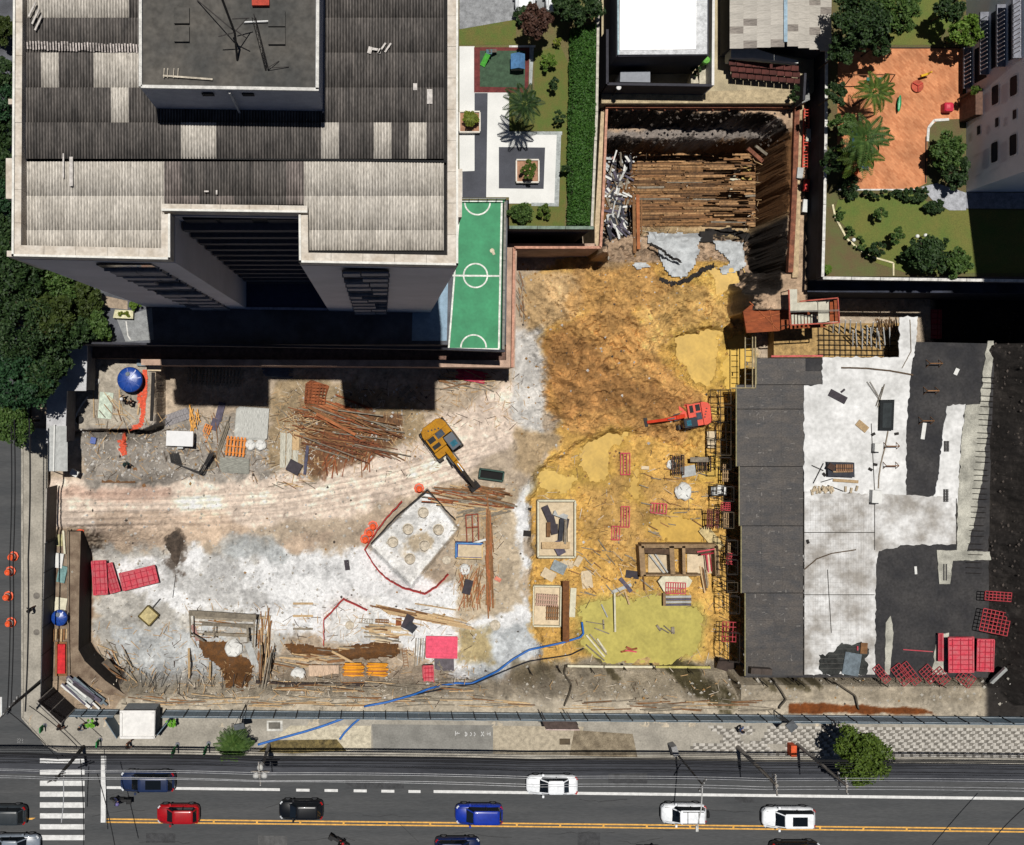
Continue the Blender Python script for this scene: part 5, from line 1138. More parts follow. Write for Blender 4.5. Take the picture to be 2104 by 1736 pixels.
for i in range(4):panel('roofing_sheet',['topmost pale roofing sheet in the stack by the shadow','second pale roofing sheet in that stack','third pale roofing sheet in that stack','lowest pale roofing sheet in that stack'][i],'sheet',520-i*2,868+i*1.5,62,62,4,mat('sheet_pale',(196,196,190),stretch=(9,1,1),var=.22,rnd=.1),.05,.06*(4-i))
for i in range(4):panel('cement_sheet',['topmost grey cement sheet of the pile below the orange pallet','second grey cement sheet of that pile','third grey cement sheet of that pile','lowest grey cement sheet of that pile'][i],'sheet',481+i,952+i*3,60-i,22,4,mat('cement_sheet',(156,156,146),stretch=(1,12,1),var=.35),.07,.08*(4-i))
for i in range(3):panel('pale_sheet',['leftmost of the pale upright sheets left of the rust pile','middle of the pale upright sheets left of the rust pile','rightmost of the pale upright sheets left of the rust pile'][i],'sheet',581+i*13,925-i*3,11,72,1,mat('pale_board',(204,200,184),stretch=(6,1,1),var=.25),.06,.08)
panel('tan_boards','tan boards among the pale sheets left of the rust pile','boards',608,905,14,40,3,WOOD,.12);panel('dark_bin','dark grey tarpaulin lump at the foot of the pale sheets','tarpaulin',604,960,28,24,28,DKP,.4)
panel('blue_plank','dark blue grey plank beside the rust pile','plank',629,945,6,60,6,mat('plank_blue',(86,86,106)),.15)
def sack(label,fx,fy,r,group='white big bags',z=None):
    p=base(fx,fy)if z is None else P(fx,fy,z);rg=random.Random(int(fx*3));t_=thing('bulk_bag',label,'bulk bag',p,group);mb=MB();rings=[]
    for hz_,k in((0,.85),(.2,1.05),(.5,1.0),(.7,.8),(.62,.5),(.5,.15)):
        rings.append([p+Vector((math.cos(a)*r*k*rg.uniform(.85,1.15),math.sin(a)*r*k*rg.uniform(.85,1.15),hz_*r*1.1))for a in[2*math.pi*i/14 for i in range(14)]])
    mb.loft(rings);mb.build('bag',WPL,t_)
    for a in range(4):d=Vector((math.cos(a*1.57+.7),math.sin(a*1.57+.7),0))*r*.8;MB().tube([p+d+Vector((0,0,r*.7)),p+d*.9+Vector((0,0,r)),p+d*.5+Vector((0,0,r*.9))],.035,5).build('strap',WPL,t_)
    return t_
sack('white bulk bag beside the orange pallet frame',515,914,.48);sack('white bulk bag right of that one, half open',536,914,.5);sack('pile of crumpled white sacks on the brown earth in the lower left',481,1331,.8);sack('white sacks at the foot of the pink boards on the south bank',613,1384,.62);sack('crumpled white plastic heap in the mud below the rebar stubs',*T(2,2,1400,565),.8)
sack('small white sack among the sticks right of the pad',*T(1,2,1715,1205),.5);sack('white sack in the mud left of the first rebar stubs',*T(2,2,1305,345),.45)
def rods(name,label,pts_list,r=.03,m_=REBAR,cat='rebar',z=None):
    t_=thing(name,label,cat,base(*pts_list[0][0]))
    for i,pts in enumerate(pts_list):
        zz=max(base(*p).z for p in pts)+.06+.012*i if z is None else z
        MB().tube([P(*p,zz)for p in pts],r,5).build('bar',m_,t_)
    return t_
rg=random.Random(4)
rods('rebar_bundle','bent dark rebar bundle on the gravel below the white box',[[(348+i*1.6,930+rg.uniform(-2,2)),(352+i*2,950+i*.6),(412+rg.uniform(-4,4),972+rg.uniform(-5,2)),(436+rg.uniform(-3,3),935-i)]for i in range(12)],.035,DMETAL)
rods('pole_bundle','grey poles leaning diagonally left of the orange pallet frame',[[(430+i*2.2,965-i),(466+i,884-rg.uniform(0,30))]for i in range(7)],.05,WOODD,'poles')
slat_pallet('formwork_rack','grey formwork frames stacked in the building shadow by the wall',440,770,112,44,3,WOODD,16,z=ZF+.3)
rods('pipe_stack','grey blue pipes stacked in the building shadow',[[(541+rg.uniform(-4,4),744+i*2.4),(600+rg.uniform(-8,4),750+i*2.4)]for i in range(12)],.07,mat('pipe_bluegrey',(112,122,136)),'pipes')
slat_pallet('timber_square','square timber frame turned on its corner in the deep shadow',837,809,30,30,45,WOODD,2,cross=2)
rods('pink_pipes','bundle of pink red pipes under the retaining wall at the shadow edge',[[(938+rg.uniform(-3,5),757+i*3),(996+rg.uniform(-4,6),765+i*3.2)]for i in range(8)],.08,mat('pink_pipe',(206,58,92)),'pipes')
# rusty mesh cages
for i in range(4):
    grid_frame(['topmost rusty mesh mat of the stack by the shadow gap','second rusty mesh mat of that stack','third rusty mesh mat of that stack','lowest rusty mesh mat of that stack'][i],648+i,809-i,42-i,40,4+i*5,6,6,base(648,809).z+.3-.1*i,RUSTM,group='rusty mesh mats',bar=.07)
# the big rust brown heap of bars and planks
plankpile('scrap_pile','large heap of rust brown bars and planks left of the yellow excavator','scrap pile',fan(640,840,790,930,85,18,110,.1,.06,[RUSTM,WOODB,WOODB,WOODD,REBAR],31,14,.006)+fan(660,900,760,960,40,-70,50,.1,.05,[RUSTM,WOODB,REBAR],32,30,.006),pname='bar')
plankpile('scrap_pile','tangle of grey laths above the rust heap','scrap pile',fan(585,850,650,890,40,15,50,.06,.05,[WOODD,WOOD,WOODB],33,40,.006),pname='lath')
plankpile('timber_pile','long rust brown beams at the right shoulder of the scrap heap','timber',fan(650,825,730,850,22,15,90,.14,.08,[RUSTM,WOODB,mat('timber_orange',(176,108,66))],34,10,.008))
single('long_beam','long brown beam lying across the scrap heap','beam',(634,835),(722,888),.3,.14,WOODB,.75);single('long_beam','second long brown beam across the scrap heap ending in a pale stump','beam',(650,850),(730,893),.26,.12,mat('timber_orange'),.9)
# loose planks on the lorry track
single('plank','short brown plank lying level beside the lorry track','plank',(209,988.5),(278,989),.28,.07,WOODB);single('plank','slanting brown plank ending at the lorry track','plank',(276,961),(297,1000),.32,.08,WOODB)
for i,y in enumerate((1240,1265.5,1292)):single('plank',['upper of three short planks on the pale ground','middle of three short planks on the pale ground','lowest of three short planks on the pale ground'][i],'plank',(602,y),(643,y),.2,.05,WOOD if i!=2 else WOODD)
panel('dark_plate','small dark plate lying alone on the pale ground','plate',713,1161,10,21,-8,DKP,.06)
# skip beside the excavator
t_=thing('skip_trough','black trough with green edge beside the excavator bucket','trough',base(1010,976));z_=t_.location.z
for k,(x,y,w_,h_)in enumerate(((1010,966.5,50,3),(1010,985.5,50,3),(985.5,976,3,19),(1034.5,976,3,19))):
    mb=MB();c=R(8);dx,dy=x-1010,y-976;mb.prismF(rect(1010+dx*math.cos(c)-dy*math.sin(c),976+dx*math.sin(c)+dy*math.cos(c),w_,h_,8),z_+.6,z_);mb.build('side',mat('trough_green',(60,84,76)),t_)
mb=MB();mb.prismF(rect(1010,976,48,18,8),z_+.16,z_+.05);mb.build('floor',mat('trough_black',(18,18,18)),t_)
plankpile('timber_pile','brown planks spread under the excavator bucket','timber',fan(900,1000,1030,1042,70,8,75,.13,.05,[WOODB,WOODB,RUSTM,WOODD,WOOD],41,8,.004))
plankpile('timber_pile','pale planks fanned right of the pad top corner','timber',fan(960,1040,1030,1060,26,-14,70,.12,.05,[WOODD,WOOD],42,12,.006))
plankpile('timber_pile','upright run of brown planks right of the blue rimmed crate','timber',fan(1000,1060,1012,1230,46,88,90,.12,.06,[WOODB,WOODB,mat('timber_orange')],43,4,.006))
t_=thing('rust_bench','rusty angular frame chair shape right of the pad','frame',base(970,1076));z_=t_.location.z+.5
for a,b_ in(((957,1058),(982,1056)),((982,1056),(984,1114)),((984,1114),(960,1116)),((960,1116),(957,1058)),((958,1084),(983,1082)),((970,1057),(972,1115))):MB().beam(P(*a,z_),P(*b_,z_),.1,.1).build('bar',mat('rust_red',(160,84,62)),t_)
single('white_tube','white tube lying across the timber right of the pad','tube',(960,1120),(998,1108),.2,.2,WPL,.5);single('black_beam','black beam just above the blue rimmed crate','beam',(938,1118),(992,1114),.3,.2,DKP,.3)
t_=thing('crate','blue rimmed crate with a plywood top right of the pad','crate',base(964,1131));z_=t_.location.z
mb=MB();mb.prismF(rect(964,1131,56,32,2),z_+.9,z_+.1);mb.build('body',mat('crate_blue',(46,70,150)),t_);mb=MB();mb.prismF(rect(966,1132,50,25,2),z_+.96,z_+.9);mb.build('top',PLYP,t_)
for a,b_ in(((937,1116),(991,1117)),((937,1116),(937,1146)),((991,1118),(991,1147)),((938,1146),(991,1148))):MB().beam(P(*a,z_+.97),P(*b_,z_+.97),.12,.1).build('rim',mat('crate_rim',(96,150,206))if a[0]==937 else mat('rim_yellow',(226,196,140)),t_)
plankpile('stick_heap','heap of tan sticks below the blue rimmed crate','sticks',fan(948,1180,990,1235,60,100,48,.07,.05,[WOOD,WOODB,mat('timber_orange')],44,28,.005))
panel('dark_board','dark board resting on the tan stick heap','board',961,1206,17,30,14,DKP,.08,.5)
for i in range(3):panel('orange_scrap',['faded orange sheet scrap right of the upright planks','orange sheet corner','orange strip'][i],'scrap',1023+i*3,1190+i*5,14-i*3,8,30,mat('orange_faded',(226,140,116)),.03)if i==0 else None
# ---- yellow square pyramid crate, shack frame and heaps in the lower left
t_=thing('pyramid_crate','olive yellow square crate turned on its corner near the red stacks','crate',base(305,1265));z_=t_.location.z;OL=mat('olive_yellow',(186,166,96))
mb=MB();mb.prismF(rect(305,1266,30,30,42),z_+.5,z_);mb.build('body',OL,t_)
pk=rect(305,1265,30,30,42);cpt=P(305,1263,z_+.75)
for a,b_ in zip(pk,pk[1:]+pk[:1]):MB().beam(P(*a,z_+.54),P(*b_,z_+.54),.12,.1).build('rim',mat('olive_dark',(96,84,50)),t_)
mb=MB();v=[P(*p,z_+.5)for p in rect(305,1265,26,26,42)];mb.add(v+[cpt],[(0,1,4),(1,2,4),(2,3,4),(3,0,4)]);mb.build('lid',mat('olive_pale',(206,190,140)),t_)
single('lifting_bar','thin dark bar sticking out above the olive crate','bar',(312,1250),(329,1230),.07,.07,DMETAL,.3)
rods('thin_stake','thin stake standing between the red stacks and the shack frame',[[(355,1228),(361,1180)]],.03,DMETAL,'stake')
sf=thing('shack_frame','grey timber shack frame above the brown earth heap in the lower left','timber frame',base(455,1290));z_=sf.location.z
for a,b_,w_,h_,zz in(((388,1259),(526,1268),.5,.2,2.0),((390,1262),(392,1310),.14,.14,1.9),((523,1270),(520,1330),.14,.14,1.9),((415,1282),(520,1286),.3,.12,1.4),((418,1302),(512,1306),.28,.12,1.2),((440,1284),(440,1310),.12,.12,1.5),((508,1284),(510,1318),.2,.12,1.5),((392,1300),(420,1318),.12,.12,1.2),((400,1268),(520,1275),.25,.08,1.7)):
    MB().beam(P(*a,z_+zz),P(*b_,z_+zz),w_,h_).build('beam',WOODD,sf)
for x,y in((390,1264),(524,1272),(440,1310),(510,1312),(416,1306)):MB().beam(P(x,y,z_+1.9),Vector((P(x,y,z_+1.9).x,P(x,y,z_+1.9).y,z_)),.12,.12).build('post',WOODD,sf)
panel('pink_scrap','dull pink board on edge at the left of the shack frame','board',401,1300,9,34,-20,mat('pink_dull',(176,136,128)),.1)
def heap(name,label,poly,h,m_,seed=1,cat='earth heap',sub=.16):
    zb=base(*poly[0]).z;w_=[P(a,b_,zb)for a,b_ in poly];xs=[p.x for p in w_];ys=[p.y for p in w_]
    gx_=np.arange(min(xs)-.2,max(xs)+.3,sub);gy_=np.arange(min(ys)-.2,max(ys)+.3,sub);A,B=np.meshgrid(gx_,gy_)
    d=-sdf(A,B,[(p.x,p.y)for p in w_])+fbm(A,B,.9,seed,4)*.35;z=np.clip(d,0,1.0)*h+fbm(A,B,1.8,seed+9,3)*.1*(d>0)
    zg=np.array([[gz(a,b_)for a in gx_]for b_ in gy_]);zz=zg+np.where(d>0,z+.02,-.15);r_,c_=A.shape
    mb=MB();mb.add(np.stack([A.ravel(),B.ravel(),zz.ravel()],-1).tolist(),[(i*c_+j,i*c_+j+1,(i+1)*c_+j+1,(i+1)*c_+j)for i in range(r_-1)for j in range(c_-1)if(d[i:i+2,j:j+2]>-.1).any()])
    return tag(mb.build(name,m_,None,True),label,cat)
BRN=mat('brown_earth',(116,76,36),var=.35,scale=2.5,fine=12,bump=.9,world=True,rgb2=(92,64,38))
heap('earth_heap','dark brown earth heap around the white sacks in the lower left',[(404,1312),(470,1318),(500,1345),(522,1362),(512,1395),(480,1392),(455,1365),(420,1352)],.5,BRN,3)
heap('earth_heap','long dark brown earth bank above the yellow bundles',[(582,1322),(640,1326),(690,1332),(740,1325),(765,1316),(820,1320),(826,1345),(780,1354),(720,1358),(690,1346),(600,1346)],.5,BRN,5)
heap('earth_heap','dark clod of earth on the grey ground right of the red stacks',[(342,1100),(362,1088),(374,1098),(380,1122),(368,1150),(362,1172),(350,1140),(340,1128)],.35,mat('clod_dark',(84,72,62),var=.3,world=True),7)
single('post','pale upright post at the left edge of the lower brown heap','post',(388,1332),(389,1394),.2,.12,WOOD,.3);single('post','short pale post right of the tall one by the brown heap','post',(432,1360),(431,1394),.2,.12,WOOD,.3)
plankpile('timber_pile','grey timbers standing right of the brown heap','timber',fan(530,1270,555,1390,34,92,70,.1,.06,[WOODD,WOOD,WOODB],51,10,.005))
panel('grey_board','pale grey board leaning right of the white sacks','board',519,1350,14,60,-18,GRY,.08,.2)
# south strip of timber, ladders and bundles
panel('timber_deck','pinkish timber deck of loose boards on the south bank','deck',665,1384,62,34,0,mat('timber_pinkish',(214,186,160),stretch=(8,1,1),var=.25),.12,.05)
YB=mat('bundle_yellow',(238,160,30),var=.15,rnd=.1)
for cx,lab in((726,'left yellow bundle of steel clamps on the south bank'),(775,'right yellow bundle of steel clamps on the south bank')):
    rg=random.Random(int(cx));t_=thing('clamp_bundle',lab,'bundle',base(cx,1382),'yellow clamp bundles');z_=t_.location.z
    for i in range(26):
        y=1363+i*1.5;w_=rg.uniform(17,24);MB().beam(P(cx-w_,y+rg.uniform(-.6,.6),z_+.3+rg.uniform(0,.12)),P(cx+rg.uniform(16,24),y+rg.uniform(-.8,.8),z_+.3+rg.uniform(0,.12)),.07,.06).build('clamp',YB if rg.random()<.8 else mat('timber_orange'),t_)
    mb=MB();mb.prismF(rect(cx,1383,32,36),z_+.26,z_);mb.build('core',YB,t_)
ribbon('black_pipe','thick dark pipe lying along the south bank below the yellow bundles','pipe',[(526,1401),(590,1405),(700,1406),(785,1407)],None,.3,.25,mat('pipe_dark',(62,50,46)),.02,True)
plankpile('timber_pile','boards and battens lying between the small pad and the dark plates','timber',fan(760,1285,825,1320,34,4,42,.14,.05,[WOOD,WOODB,WOODD,PLYP],53,12,.006))
plankpile('timber_pile','grey and tan battens right of the timber deck','timber',fan(580,1345,690,1372,30,3,60,.12,.05,[WOOD,WOODB,WOODD],54,10,.005))
single('plank','slanting plank lying over the brown earth bank','plank',(682,1338),(730,1364),.2,.08,WOOD,.5);single('plank','dark plank below the slanting one','plank',(672,1360),(708,1356),.24,.1,WOODB,.4)
slat_pallet('pallet','brown slatted pallet right of the small ladder',785,1276,28,9,2,WOODB,8,cross=2);panel('tan_board','tan boards below the slatted pallet','boards',781,1291,46,16,1,WOOD,.1);panel('rust_plate','rust brown plate right of the slatted pallet','plate',819,1282,12,24,3,RUSTM,.1)
panel('dark_plate','dark purple board tilted at the end of the long planks','plate',838,1278,18,30,25,DKP,.1,.1);panel('dark_plate','dark square board below the tilted one','plate',845,1289,20,18,38,mat('plate_blueblack',(54,56,64)),.1,.25)
plankpile('timber_pile','long tan scaffold planks running right from the small pad','timber',[((772+i*3,1243+i*2.1),(945+i*4,1279+i*1.6+(i%3)),.16,.06,(WOOD,WOODB,WOOD)[i%3])for i in range(9)]+fan(800,1245,950,1285,14,11,90,.12,.05,[WOOD,WOODB],55,4,.006))
def ladder(label,a,b_,wd,n_,m_=WOOD,dz=.1,group='ladders lying on the site'):
    za=base(*a).z+dz;pa,pb=P(*a,za),P(*b_,za);d=(pb-pa).normalized();s_=Vector((-d.y,d.x,0))*wd/2;t_=thing('ladder',label,'ladder',pa,group)
    for k in(-1,1):MB().beam(pa+s_*k,pb+s_*k,.06,.08).build('stile',m_,t_)
    for i in range(n_):q_=pa.lerp(pb,(i+.5)/n_);MB().beam(q_-s_,q_+s_,.05,.04).build('rung',m_,t_)
ladder('small grey ladder lying right of the small pad peak',(737,1275),(767,1277),.42,6,WOODD);ladder('dark ladder left of the pink sheets',(830,1330),(836,1382),.4,9,WOODB);ladder('tan ladder beside the small red stack by the blue hose',(955,1368),(957,1402),.5,9,WOOD);ladder('small tan frame ladder above the dark ladder',(835,1332),(845,1350),.4,3,WOOD)
panel('dark_sheet','dark grey sheet with loose laths below the pink sheets','sheet',913,1370,40,36,-2,mat('sheet_darkpurple',(104,98,104)),.15)
plankpile('lath_heap','loose pale laths on the dark grey sheet','laths',[((898,1364),(910,1372),.1,.04,WOODD,.4),((902,1358),(906,1375),.1,.04,WOODD,.42),((908,1380),(930,1381),.1,.04,WOODD,.4),((905,1372),(913,1384),.1,.04,WOODD,.44)])
plankpile('sheet_row','upright pale sheets on edge left of the pink sheets','sheets',[((855+i*5,1312),(852+i*5,1370-i*4),.1,.3,GRY if i%2 else WOODD,.2)for i in range(5)],pname='sheet')
# ---- blue hose
def hose(label,pts,z,r,m_):
    out=[]
    for a,b_ in zip(pts[:-1],pts[1:]):
        for k in range(8):c=(lerp(a[0],b_[0],k/8),lerp(a[1],b_[1],k/8));out.append(P(*c,z)if z is not None else base(*c,.38))
    out.append(P(*pts[-1],z)if z is not None else base(*pts[-1],.16))
    for i in range(1,len(out)-1):out[i]=(out[i-1]+out[i]*2+out[i+1])/4
    mb=MB();mb.tube(out,r,8);return tag(mb.build('hose',m_,None,True),label,'hose','hoses on the site')
HB=mat('hose_blue',(40,108,190),var=.1,rough=.5);HD=mat('hose_darkblue',(34,52,104),rough=.5)
hose('long blue hose from the puddle along the south bank to the hoarding',[T(2,2,575,1640),T(2,3,588,0),T(2,3,560,30),T(2,3,400,78),T(2,3,140,132),T(2,3,0,215),T(1,3,1990,305),T(1,3,1770,412),T(1,3,1640,405),T(1,3,1440,445),T(1,3,1300,500),T(1,3,1080,562),T(1,3,890,597)],None,.1,HB)
hose('dark hose running next to the long blue one',[T(2,3,590,120),T(2,3,480,175),T(2,3,140,225),T(2,3,0,280),T(1,3,1780,418),T(1,3,1600,440),T(1,3,1300,505)],None,.06,mat('hose_black',(30,34,44)))
hose('thick blue hose crossing the pavement towards the kerb',[T(1,3,735,690),T(1,3,560,755),T(1,3,400,805),T(1,3,180,865),T(1,3,15,912)],.08,.11,HB)
hose('short blue hose branch on the pale pavement',[T(1,3,862,690),T(1,3,800,740),T(1,3,730,810),T(1,3,688,868)],.08,.1,HB)
# ---- mud basin: formwork boxes, beams, stubs
def openbox(name,label,cx,cy,wd,ht,rot,h_,th,m_,mi,z,cat='formwork'):
    t_=thing(name,label,cat,P(cx,cy,z));a=R(rot);ca,sa=math.cos(a),math.sin(a);L=lambda u,v:(cx+u*ca-v*sa,cy+u*sa+v*ca)
    for u0,v0,u1,v1 in((-wd/2,-ht/2,wd/2,-ht/2),(wd/2,-ht/2,wd/2,ht/2),(wd/2,ht/2,-wd/2,ht/2),(-wd/2,ht/2,-wd/2,-ht/2)):
        MB().beam(P(*L(u0,v0),z+h_)-Vector((0,0,h_/2)),P(*L(u1,v1),z+h_)-Vector((0,0,h_/2)),th,h_).build('side',m_,t_)
    mb=MB();mb.prismF([L(u,v)for u,v in((-wd/2+2,-ht/2+2),(wd/2-2,-ht/2+2),(wd/2-2,ht/2-2),(-wd/2+2,ht/2-2))],z+h_*.3,z+h_*.2);mb.build('floor',mi,t_);return t_
CRM=mat('cream_wood',(222,216,190),var=.1,rnd=.05)
openbox('formwork_box','cream rimmed formwork box full of dark boards at the left of the mud',1144,1087,76,116,0,.9,.16,CRM,PLYP,ZM+.3)
for i,(u,v,w_,h_,r_,m_)in enumerate(((300,760,14,40,-24,DKP),(335,840,14,40,-14,DKP),(400,760,30,10,20,GRY),(420,720,28,12,-25,PLYP),(405,880,9,46,4,mat('plate_blueblack',(54,56,64))),(350,870,14,18,0,DKP),(385,1030,18,30,-28,mat('purple_grey')),(300,880,8,30,0,WOODB),(360,1010,58,14,0,WOOD),(440,900,5,50,2,WOODD),(470,880,6,50,0,PLYP),(450,830,8,20,10,DKP))):
    panel('board',['dark slanting board inside the cream box','second dark board inside the cream box','grey ribbed piece at the top of the cream box','pale offcut at the top right of the cream box','blue black strip inside the cream box','dark square inside the cream box','purple board at the bottom of the cream box','brown slats at the left inside the cream box','tan boards across the bottom of the cream box','grey lath inside the cream box','pale strip at the right inside the cream box','small dark block inside the cream box'][i],'board',*T(2,2,u,v),w_,h_,r_,m_,.05,.7+.04*(i%5),z=ZM+.3)
openbox('formwork_box','pale formwork box with slatted panels below the cream one',1124,1246,56,82,1,.7,.12,CRM,PLYP,ZM+.3)
slat_pallet('slatted_board','pinkish slatted panel in the upper half of the pale box',1124,1233,46,26,4,mat('slat_pink',(196,160,140)),10,z=ZM+.8);slat_pallet('slatted_board','brown slatted panel in the lower half of the pale box',1135,1259,26,30,2,WOODB,6,z=ZM+.8)
t_=thing('steel_beam','rust brown steel beam standing over the edge of the puddle','beam',P(1163,1255,ZM));z_=ZM+1.2
for dz,h_,w_ in((.25,.05,.62),(0,.45,.1),(-.25,.05,.62)):MB().beam(P(1163,1193,z_+dz),P(1163,1318,z_+dz),w_,h_).build('flange' if h_<.1 else 'web',mat('beam_brown',(120,76,40),var=.2),t_)
for y in(1205,1305):mb=MB();mb.box(P(1163,y,z_-.75),(.5,.3,1.0));mb.build('support',WOODD,t_)
for i,(u,v,w_,h_,r_,m_)in enumerate(((300,1250,28,20,30,PLYP),(450,1170,40,24,-25,PLYP),(385,1190,30,22,25,mat('tarp_bluegrey',(150,158,160))),(615,1290,22,36,-8,PLYP),(545,1140,12,22,30,PLYP),(500,1480,12,60,3,CRM),(125,912,16,12,5,mat('board_and_shadow_black')),(145,712,7,6,10,mat('board_and_shadow_black')),(1640,950,22,56,-40,mat('ply_yellowish',(214,192,140))),(1640,140,20,34,2,PLYP),(1095,372,16,7,4,PLYP),(990,1250,28,16,8,DKP),(935,1335,8,36,-40,mat('purple_grey')),(900,1365,44,7,-22,GRY),(1450,400,30,22,-10,GRY))):
    panel('board',['pale plywood sheet left of the upright steel beam top','pale plywood sheet just under the cream box','grey blue sheet between two plywood sheets','pale plywood sheet right of the steel beam top','small plywood offcut right of the cream box','cream strip right of the steel beam','small black board in the sand left of the cream box','tiny black block in the sand above it','yellowish plywood sheet slanting beside the deck edge','pale plywood leaning at the deck near the orange excavator','tiny pale board beside the tall red frame','dark board left of the twin formwork boxes','dark board crossed with a grey one','grey board crossing the dark one','grey sheets between the two rebar stubs'][i],'board',*T(2,2,u,v),w_,h_,r_,m_,.05,.06+.03*(i%3))
# rebar stubs with black ribs
for(u0,u1,v0,v1,lab)in((1320,1412,272,430,'left black rebar stub with vertical bars in the mud'),(1528,1632,282,402,'right black rebar stub under a torn board in the mud')):
    t_=thing('rebar_stub',lab,'rebar cage',P(*T(2,2,(u0+u1)/2,(v0+v1)/2),ZM),'rebar stubs in the mud')
    for i in range(7):
        u=u0+(u1-u0)*i/6;MB().beam(P(*T(2,2,u,v0),ZM+.9),P(*T(2,2,u,v1),ZM+.9),.1,.12).build('bar',BLKS if i%2 else mat('bar_brown',(96,70,56)),t_)
    for v in(v0+20,(v0+v1)/2,v1-20):MB().beam(P(*T(2,2,u0,v),ZM+.8),P(*T(2,2,u1,v),ZM+.8),.08,.08).build('tie',BLKS,t_)
    for u in(u0,u1):
        for v in(v0,v1):p=P(*T(2,2,u,v),ZM+.9);MB().beam((p.x,p.y,ZM-.1),(p.x,p.y,ZM+.9),.08,.08).build('leg',BLKS,t_)
panel('torn_board','torn brown board lying over the right rebar stub','board',*T(2,2,1545,305),40,10,0,WOODD,.05,1.1)
# twin formwork boxes and hexagonal platform
fb=thing('twin_formwork','open timber formwork with two bays in the mud near the deck','formwork',P(1395,1150,ZM));z_=ZM+1.5
W2=mat('form_wood',(160,132,98),var=.2,rnd=.15);W3=mat('form_dark',(92,70,52),var=.2)
for a,b_,w_,m_ in(((1318,1122),(1472,1122),.35,W2),((1318,1122),(1322,1184),.5,W2),((1380,1122),(1383,1182),.45,W2),((1405,1122),(1406,1182),.3,W2),((1472,1122),(1475,1184),.4,W2),((1322,1182),(1440,1182),.14,W2)):
    pa,pb=P(*a,z_),P(*b_,z_);MB().beam(pa-Vector((0,0,.75)),pb-Vector((0,0,.75)),w_,1.5).build('form_wall',m_,fb)
for x0,x1 in((1332,1376),(1412,1466)):mb=MB();mb.prismF([(x0,1127),(x1,1127),(x1,1178),(x0,1178)],ZM+.3,ZM);mb.build('bay_floor',PLYP,fb)
for x0 in(1326,1410):
    mb=MB();a,b_=P(x0,1125,z_-.02),P(x0+52,1128,z_-.02);mb.beam(a-Vector((0,.3,.2)),b_-Vector((0,.3,.2)),.5,.06);mb.build('form_board',W3,fb)
for i,(a,b_)in enumerate((((1335,1140),(1366,1180)),((1346,1138),(1372,1176)),((1450,1132),(1455,1172)))):MB().beam(P(*a,z_-.9),P(*b_,z_-.9),.14,.08).build('brace',GRY if i<2 else RED,fb)
plankpile('red_bars','red bars hanging in the right bay of the twin formwork','bars',[((1432,1134),(1468,1128),.12,.08,RED,1.3),((1452,1138),(1456,1176),.1,.08,RED,1.2),((1458,1136),(1462,1174),.1,.08,REDD,1.2),((1440,1140),(1466,1136),.1,.08,REDD,1.25)],pname='bar')
mb=MB();mb.prismF([T(2,2,*p)for p in((1200,1305),(1245,1258),(1440,1258),(1482,1300),(1455,1352),(1250,1390))],ZM+.75,ZM+.5);mb2=MB();mb2.prismF([T(2,2,*p)for p in((1215,1310),(1250,1270),(1430,1270),(1465,1300),(1445,1345),(1260,1380))],ZM+.5,ZM)
t_=thing('hexagon_platform','pale hexagonal platform below the twin formwork','platform',P(1387,1204,ZM));mb.build('top',CRM,t_);mb2.build('base',W2,t_)
grid_frame('red rebar frame resting on the hexagonal platform',*T(2,2,1345,1360),40,22,2,8,2,ZM+.75,RED,group='red frames in the mud',bar=.08)
plankpile('board_stack','stack of purple grey boards at the puddle edge below the hexagon','boards',[(T(2,2,1262,1432+i*22),T(2,2,1472,1430+i*22),.2,.12,mat('purple_grey')if i%2 else GRY,.6-.05*i)for i in range(4)]+[(T(2,2,1250,1400),T(2,2,1252,1505),.25,.2,W2,.5)],pname='board')
plankpile('plank_set','planks leaning right of the hexagonal platform','planks',[(T(2,2,1545+i*18,1180+i*10),T(2,2,1585+i*10,1400-i*20),.13,.06,(WOOD,WOODB,WOODD)[i%3],.3)for i in range(4)])
plankpile('plank_set','planks and sticks left of the hexagonal platform','planks',[(T(2,2,1060,1290),T(2,2,1165,1375),.12,.06,WOODD,.2),(T(2,2,1080,1260),T(2,2,1090,1380),.1,.06,WOODB,.3),(T(2,2,865,1420),T(2,2,925,1385),.12,.06,WOOD,.2),(T(2,2,925,1380),T(2,2,965,1495),.16,.06,WOOD,.25)])
single('long_post','tall pale post standing in the puddle','post',T(2,2,842,1400),T(2,2,848,1720),.16,.14,CRM,.5);single('grey_stick','grey stick floating at the upper left of the puddle','stick',T(2,2,735,1495),T(2,2,785,1600),.12,.1,GRY,.3)
plankpile('sunken_planks','pale planks half sunk in the left end of the puddle','planks',[(T(2,3,610,10),T(2,3,760,190),.16,.08,CRM,.3),(T(2,3,640,5),T(2,3,780,170),.12,.08,WOODD,.32),(T(2,3,700,40),T(2,3,775,150),.16,.08,CRM,.34),(T(2,3,610,90),T(2,3,760,220),.12,.08,WOODD,.3),(T(2,2,610,1635),T(2,2,760,1660),.08,.06,WOODD,.3),(T(2,2,680,1690),T(2,2,800,1736),.1,.06,WOODD,.3),(T(2,2,750,1620),T(2,2,755,1700),.14,.06,WOODD,.3)])
plankpile('sunken_planks','dark sticks in the right part of the puddle','planks',[(T(2,2,1190,1665),T(2,2,1222,1710),.2,.1,WOODD,.3),(T(2,2,1225,1690),T(2,2,1290,1730),.1,.08,WOODD,.3),(T(2,2,1250,1670),T(2,2,1330,1736),.1,.08,WOODD,.32),(T(2,2,1320,1680),T(2,2,1325,1736),.3,.1,WOODD,.3)])
